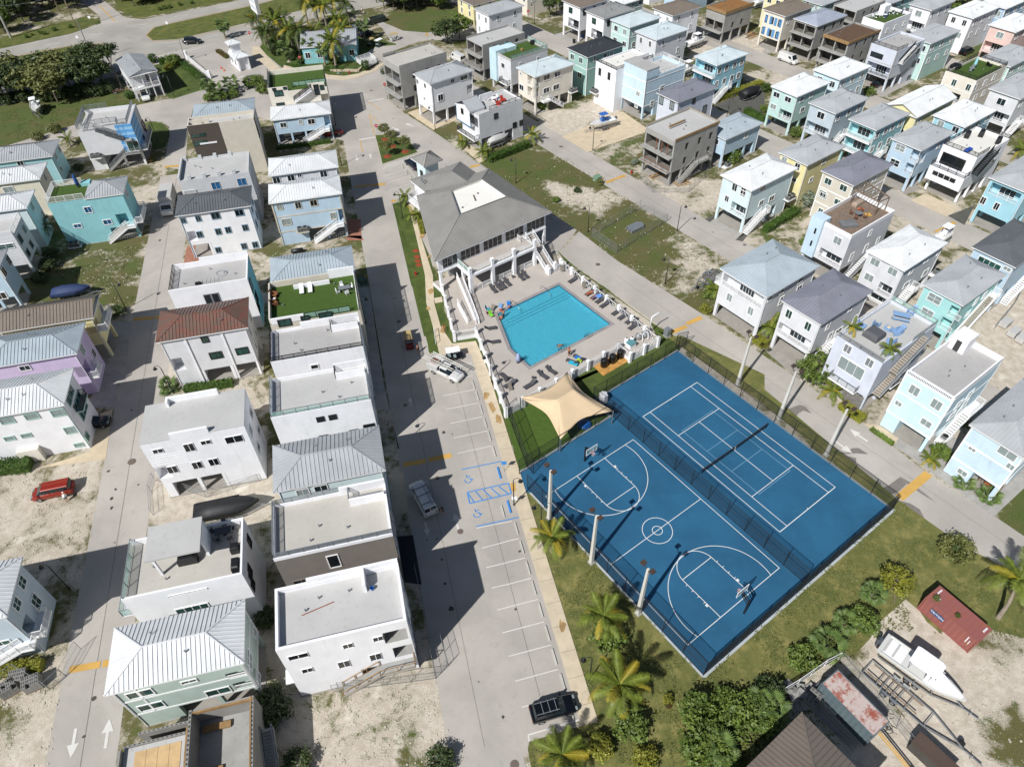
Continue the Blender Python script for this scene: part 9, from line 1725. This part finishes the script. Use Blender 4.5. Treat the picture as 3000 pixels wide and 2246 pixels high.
def adiron(p,rot,col,label):t=thing('deck_chair',label,'chair',p,rot);MB().box(-.35,-.4,.3,.35,.3,.36).build('seat',col,t);MB().add([(-.3,.25,.3),(.3,.25,.3),(.35,.65,1.1),(-.35,.65,1.1),(-.3,.31,.3),(.3,.31,.3),(.35,.71,1.1),(-.35,.71,1.1)],[(3,2,1,0),(4,5,6,7),(0,4,7,3),(1,2,6,5),(2,3,7,6)]).build('backrest',col,t);[MB().box(x-.06,-.45,.0,x+.06,.4,.62).build('armrest',col,t)for x in(-.42,.42)]
BRN=mat('brown deck chair','#7a5030',.8);adiron(dkp('F 190,895',8.65),AL+1.2,BRN,'brown deck chair on the turf terrace, upper one');adiron(dkp('F 190,965',8.65),AL+1.9,BRN,'brown deck chair on the turf terrace, lower one');side_table('F 187,935','small white table between brown deck chairs',8.65,M_WHITE)
table_set(dkp('I 1915,1290',8.82),AL,'dark dining table on the terrace house roof',mat('dark steel','#4a4c4e',.6),5,.6,rnd=False)
def covered(name,s,z,w,l,hh,rot,label,m=None):t=thing(name,label,'grill',dkp(s,z),rot)if name=='covered_grill' else thing(name,label,name.replace('_',' '),dkp(s,z),rot);b=MB();b.loft([[(x*l/2*k,y*w/2*k,hh*zz)for x,y in((-1,-1),(1,-1),(1,1),(-1,1))]for k,zz in((1,0),(1,.6),(.9,.9),(.7,1))]);b.build('cover',m or M_BLACK,t,False)
covered('covered_grill','I 1610,1525',8.82,.8,2.0,1.1,AL,'black covered grill under the overhanging roof slab');covered('covered_grill','I 2010,1430',8.82,.9,.9,1.1,AL,'black kettle grill by the parapet of the terrace house');covered('covered_grill','I 2015,1570',8.82,.8,1.4,1.,AL+1.57,'black cooking bench by the parapet of the terrace house')
covered('spa_tub','H 925,1235',8.9,2.2,2.2,1.0,AR,'grey covered spa tub on the lavender roof deck',mat('spa cover','#55565a',.7));BL_=mat('soft blue paint','#7f9fc4',.7)
t=thing('picnic_table','blue picnic table on the spa roof deck','table',dkp('H 1155,1085',8.9),AR-R(60));MB().box(-1.1,-.4,.7,1.1,.4,.76).build('table_top',BL_,t)
for y in(-.8,.8):MB().box(-1.1,y-.15,.42,1.1,y+.15,.48).build('bench',BL_,t)
for x in(-.8,.8):MB().bar((x,-.8,0),(x,.8,.42),.08).build('leg',BL_,t)
for s,r_,l in(('H 820,1165',.8,'beside the left potted palm'),('H 945,1145',2.4,'behind the spa'),('H 1140,1200',-1.2,'right of the fire table, upper'),('H 1110,1215',-1.5,'right of the fire table, lower'),('H 1060,1300',-2.,'in front of the right potted palm'),('H 1245,1040',-1.,'at the far corner')):adiron(dkp(s,8.9),r_,BL_,'blue deck chair on the spa roof deck '+l)
for s,l in(('H 735,1190','left'),('H 1040,1375','right')):palm(dkp(s,8.9),.9,f'potted palm on the spa roof deck, {l} one',size=.62,yel=.15,z=8.9,nf=14);q=thing('planter',f'blue planter of the {l} roof palm','planter',dkp(s,8.9),AR);MB().box(-.5,-.5,0,.5,.5,.6).build('box',BL_,q);MB().box(-.44,-.44,.6,.44,.44,.62).build('soil',M_DECKWOOD,q)
ped=thing('fire_table','small stone-topped fire table on the spa roof deck','table',dkp('H 1050,1175',8.9),AR);MB().box(-.45,-.45,0,.45,.45,.4).build('body',BL_,ped);MB().lathe([(.3,.4),(.25,.55),(.05,.6)],10).build('stone',M_SANDLOT,ped)
z=8.95;pg=thing('pergola','dark timber pergola over lounge sofas on the white and blue house roof','pergola',(0,0,0));C=[at(s,z)for s in('H 730,95','H 930,205','H 1020,165','H 830,40')]
for c in C:MB().bar(c,c+Vector((0,0,2.5)),.14).build('post',M_DECKWOOD,pg)
for a,b in((0,1),(1,2),(2,3),(3,0)):MB().bar(C[a]+Vector((0,0,2.5)),C[b]+Vector((0,0,2.5)),.1,.2).build('beam',M_DECKWOOD,pg)
for k in range(1,9):MB().bar(C[0].lerp(C[1],k/9)+Vector((0,0,2.62)),C[3].lerp(C[2],k/9)+Vector((0,0,2.62)),.07,.12).build('slat',M_DECKWOOD,pg)
table_set(dkp('H 790,215',z),AR,'round grey table on the pergola roof',M_GREY,4,.6,mat('rust brown chair','#6e4a3a',.8));covered('covered_sofa','H 710,290',z,1.6,2.6,.7,AR-R(30),'grey covered furniture at the near corner of the pergola roof',mat('grey cover','#6b6c6e',.8));covered('sofa','H 790,115',z,.9,2.2,.7,AR,'beige outdoor sofa under the pergola',mat('beige cushion','#a08f80',.9));towel('H 880,200',M_YEL,'round yellow mat on the pergola roof',z=z+.02,l=1.,w=.9);towel('H 820,150',mat('orange cushion','#d1622c',.9),'orange cushions under the pergola',z=z+.5,l=.9,w=.5)
for s,l in(('D 1720,1165','left'),('D 1840,1155','middle'),('D 1985,1215','right')):covered('covered_grill',s,8.92,.9,1.7,1.1,AR+.3,f'black covered furniture on the white modern roof, {l} heap')
covered('sofa','D 1730,1285',8.92,.8,1.8,.5,AR,'blue cushioned bench on the white modern roof',mat('cobalt cushion','#2352b0',.8))
covered('spa_tub','D 1620,580',8.52,1.8,1.8,.9,AR,'small dark spa tub at the corner of the cream turf roof',M_BLACK);table_set(dkp('D 1755,605',8.52),AR,'grey table on the cream turf roof',M_GREY,2,.6);umbrella('D 1780,580',8.52,'furled aqua umbrella on the cream turf roof',mat('aqua canvas','#8fc7cf',.8));adiron(dkp('D 1905,565',8.52),2.,M_BLACK,'dark chair on the cream turf roof')
for i,s in enumerate(('D 950,150','D 1020,150','D 1060,120','D 1130,120','D 1180,115','D 1010,130')):table_set(dkp(s,8.52),i,f'white table {("at the near corner", "in the middle", "by the stair hut", "by the far rail", "at the far corner", "behind the middle one")[i]} of the party roof',M_WHITE,2,.5,mat('navy chair','#223a5c',.8)if i%2 else M_WHITE)
for s,l in(('C 20,395','left'),('C 55,400','right')):adiron(dkp(s,8.32),2.2,mat('aqua chair paint','#6fb5b5',.7),f'aqua deck chair on the turf roof, {l} one')
covered('covered_grill','C 240,375',8.32,.9,1.5,.9,AR,'dark grill on the turf roof with aqua chairs');covered('crate','C 145,430',8.32,.6,.6,.5,AR,'wooden crate on the turf roof with aqua chairs',M_WOOD)
table_set(dkp('B 2050,860',8.08),AR,'white round table on the blue-edged house roof',M_WHITE,3,.6,M_WHITE);adiron(dkp('B 2130,865',8.08),.5,mat('red chair paint','#a8342a',.6),'red deck chair on the blue-edged house roof, left');adiron(dkp('B 2090,890',8.08),1.5,mat('red chair paint','#a8342a',.6),'red deck chair on the blue-edged house roof, right')
umbrella('A 670,1590',9.0,'furled blue umbrella on the turquoise house deck',mat('navy canvas','#1d4a86',.8),2.6);covered('sofa','A 830,1620',9.0,.9,1.8,.6,AL,'cream sofa on the turquoise house deck',M_BEIGEROOF)
table_set(at('L 1905,875',.06),AR,'carport dining table of the lavender house',mat('orange timber','#9b5a33',.7),4,.6,M_DECKWOOD,rnd=False)
t=thing('scaffold_prop','red adjustable steel prop lying on the new white house roof','prop',dkp('N 555,310',10.3),hd('N 450,355','N 660,265'));MB().tube([(-1.6,0,.05),(1.6,0,.05)],.05,6).build('tube',mat('rust red prop','#8a4b32',.7),t)
t=thing('bucket','blue bucket on the new white house roof','bucket',dkp('N 1020,145',10.3));MB().lathe([(.16,0),(.2,.4),(.17,.4),(.14,.1)],12).build('pail',mat('blue plastic','#1f5fae',.4),t)
t=thing('tool_rack','black metal rack and tools left on the bare concrete terrace','rack',dkp('E 1780,775',8.85),AL)
for k in range(6):MB().bar((-1.6+k*.6,-.3,0),(-1.4+k*.6,.3,.5),.04).build('bar',M_BLACK,t)
MB().box(-2,-.3,.0,-1.2,.2,.3).build('tool_box',M_BLACK,t)
t=thing('hose','thin blue hose lying in loops on the bare concrete terrace','hose',dkp('E 1870,700',8.84));MB().tube([(math.cos(a*.5)*1.1*(1-a*.04)+a*.05,math.sin(a*.5)*.7,.03)for a in range(20)],.025,4,False).build('tube',mat('blue hose','#51708a',.6),t)
for s,l,m in(('C 655,325','blue',mat('bin blue','#1e4a86',.5)),('C 585,370','black',M_BLACK),('D 22,1060','cobalt',mat('bin blue','#1e4a86',.5))):t=thing('wheelie_bin',f'{l} wheeled bin by a driveway near the {near(at(s).x, at(s).y)}','bin',at(s),AR);MB().loft([[(x*.3*k,y*.3*k,zz)for x,y in((-1,-1),(1,-1),(1,1),(-1,1))]for k,zz in((.8,.05),(1,1.0))]).build('bin_body',m,t);MB().box(-.32,-.34,1.0,.32,.32,1.07).build('lid',m,t)
t=thing('dumpster','dark steel skip on the lane behind the office','skip',at('B 1070,190'),AR);MB().loft([[(x*k*2.2,y*1.1,zz)for x,y in((-1,-1),(1,-1),(1,1),(-1,1))]for k,zz in((.85,.2),(1,1.5))]).build('skip_body',mat('dark green steel','#26302c',.6),t)
t=thing('gas_tank','black propane tank on the sandy strip by the turf terrace','tank',at('F 380,505',.5),AL);MB().tube([(-1.1,0,.0),(-1.,0,.0),(1.,0,0),(1.1,0,0)],[.2,.42,.42,.2],12).build('shell',M_BLACK,t,True)
t=thing('bicycle','red bicycle leaning at the end of the walkway beside the ramp fence','bicycle',at('F 1635,1190',.1),1.8)
for x in(-.5,.5):MB().tube([(x+.33*math.cos(a*.524),0,.34+.33*math.sin(a*.524))for a in range(13)],.02,5,False).build('wheel',M_BLACK,t)
q=MB();
for a,b in(((-.5,0,.34),(-.1,0,.75)),((-.1,0,.75),(.4,0,.75)),((.4,0,.75),(.5,0,.34)),((-.1,0,.75),(.0,0,.34)),((0,0,.34),(.4,0,.75)),((.35,-.25,.95),(.35,.25,.95)),((.4,0,.75),(.35,0,.95)),((-.12,0,.75),(-.15,0,.9))):q.bar(a,b,.045)
q.build('frame',mat('hydrant red','#a01c1c',.5),t)
t=thing('hand_rail','white handrail at the walkway corner before the golf carts','handrail',(0,0,0));a,b=at('F 1545,1195',.1),at('F 1560,1300',.1);railing('rail',[a,b],1.,t,M_TRIM,'n')
pw_=thing('planter_wall','pale stone planter wall along the office garden kerb','wall',(0,0,0));STN=mat('pale coral stone','#b9a996',.9,var=.15,scale=3)
PW=pts('B 275,575 360,605 480,598 600,600 720,612 800,610 900,615 935,585')
for a,b in zip(PW,PW[1:]):
 n=max(1,int((b-a).length/.9))
 for i in range(n):c,d=a.lerp(b,i/n),a.lerp(b,(i+.94)/n);MB().bar(c+Vector((0,0,.35)),d+Vector((0,0,.35)),.5,.5+.08*random.random()).build('stone',STN,pw_)
rp=thing('office_ramp','white timber ramp platform with railings at the office forecourt','ramp',(0,0,0));RP_=pts('B 880,520 1000,480 1060,530 960,580',.8);MB().prism([(p.x,p.y)for p in RP_],.6,.8).build('platform',M_LTGREY,rp);railing('railing',RP_+[RP_[0]],1.,rp)
MB().bar(RP_[0].lerp(RP_[1],.5)-Vector((0,0,.4)),at('B 850,480',.1),1.4,.12).build('ramp_slab',M_LTGREY,rp)
ef=thing('entrance_fence','white entrance gate wall beside the clipped hedge','fence',(0,0,0));P=pts('A 1590,500 1790,670');railing('fence_panel',P,1.3,ef,M_TRIM)
for p in P:MB().bar(p,p+Vector((0,0,2.)),.7).build('post',M_WHITE,ef)
for s,l in(('A 1885,585','upper'),('A 1910,605','lower')):t=thing('traffic_cone',f'orange traffic cone on the entrance lane, {l} one','traffic cone',at(s),0,'traffic cones');MB().lathe([(.22,.04),(.04,.7)],10).build('cone',mat('cone orange','#d4541f',.6),t);MB().box(-.25,-.25,0,.25,.25,.04).build('base',M_BLACK,t)
for s,l in(('C 1500,1560','timber lying under the stair of the concrete shell'),('C 1290,1500','timber heap beneath the concrete shell'),('C 2080,290','lumber heap on the timber site, upper'),('C 2100,320','lumber heap on the timber site, lower'),('C 1990,240','loose planks on the timber site')):
 t=thing('lumber_pile',l,'lumber',at(s),random.uniform(.3,.8))
 for k in range(12):y=random.uniform(-.9,.9);a=random.uniform(-.15,.15);MB().bar((-1.6,y,.1+.05*(k%4)),(1.6,y+a*4,.1+.05*(k%4)),.16,.05).build('plank',random.choice((M_WOOD,M_DECKWOOD,M_PLY)),t)
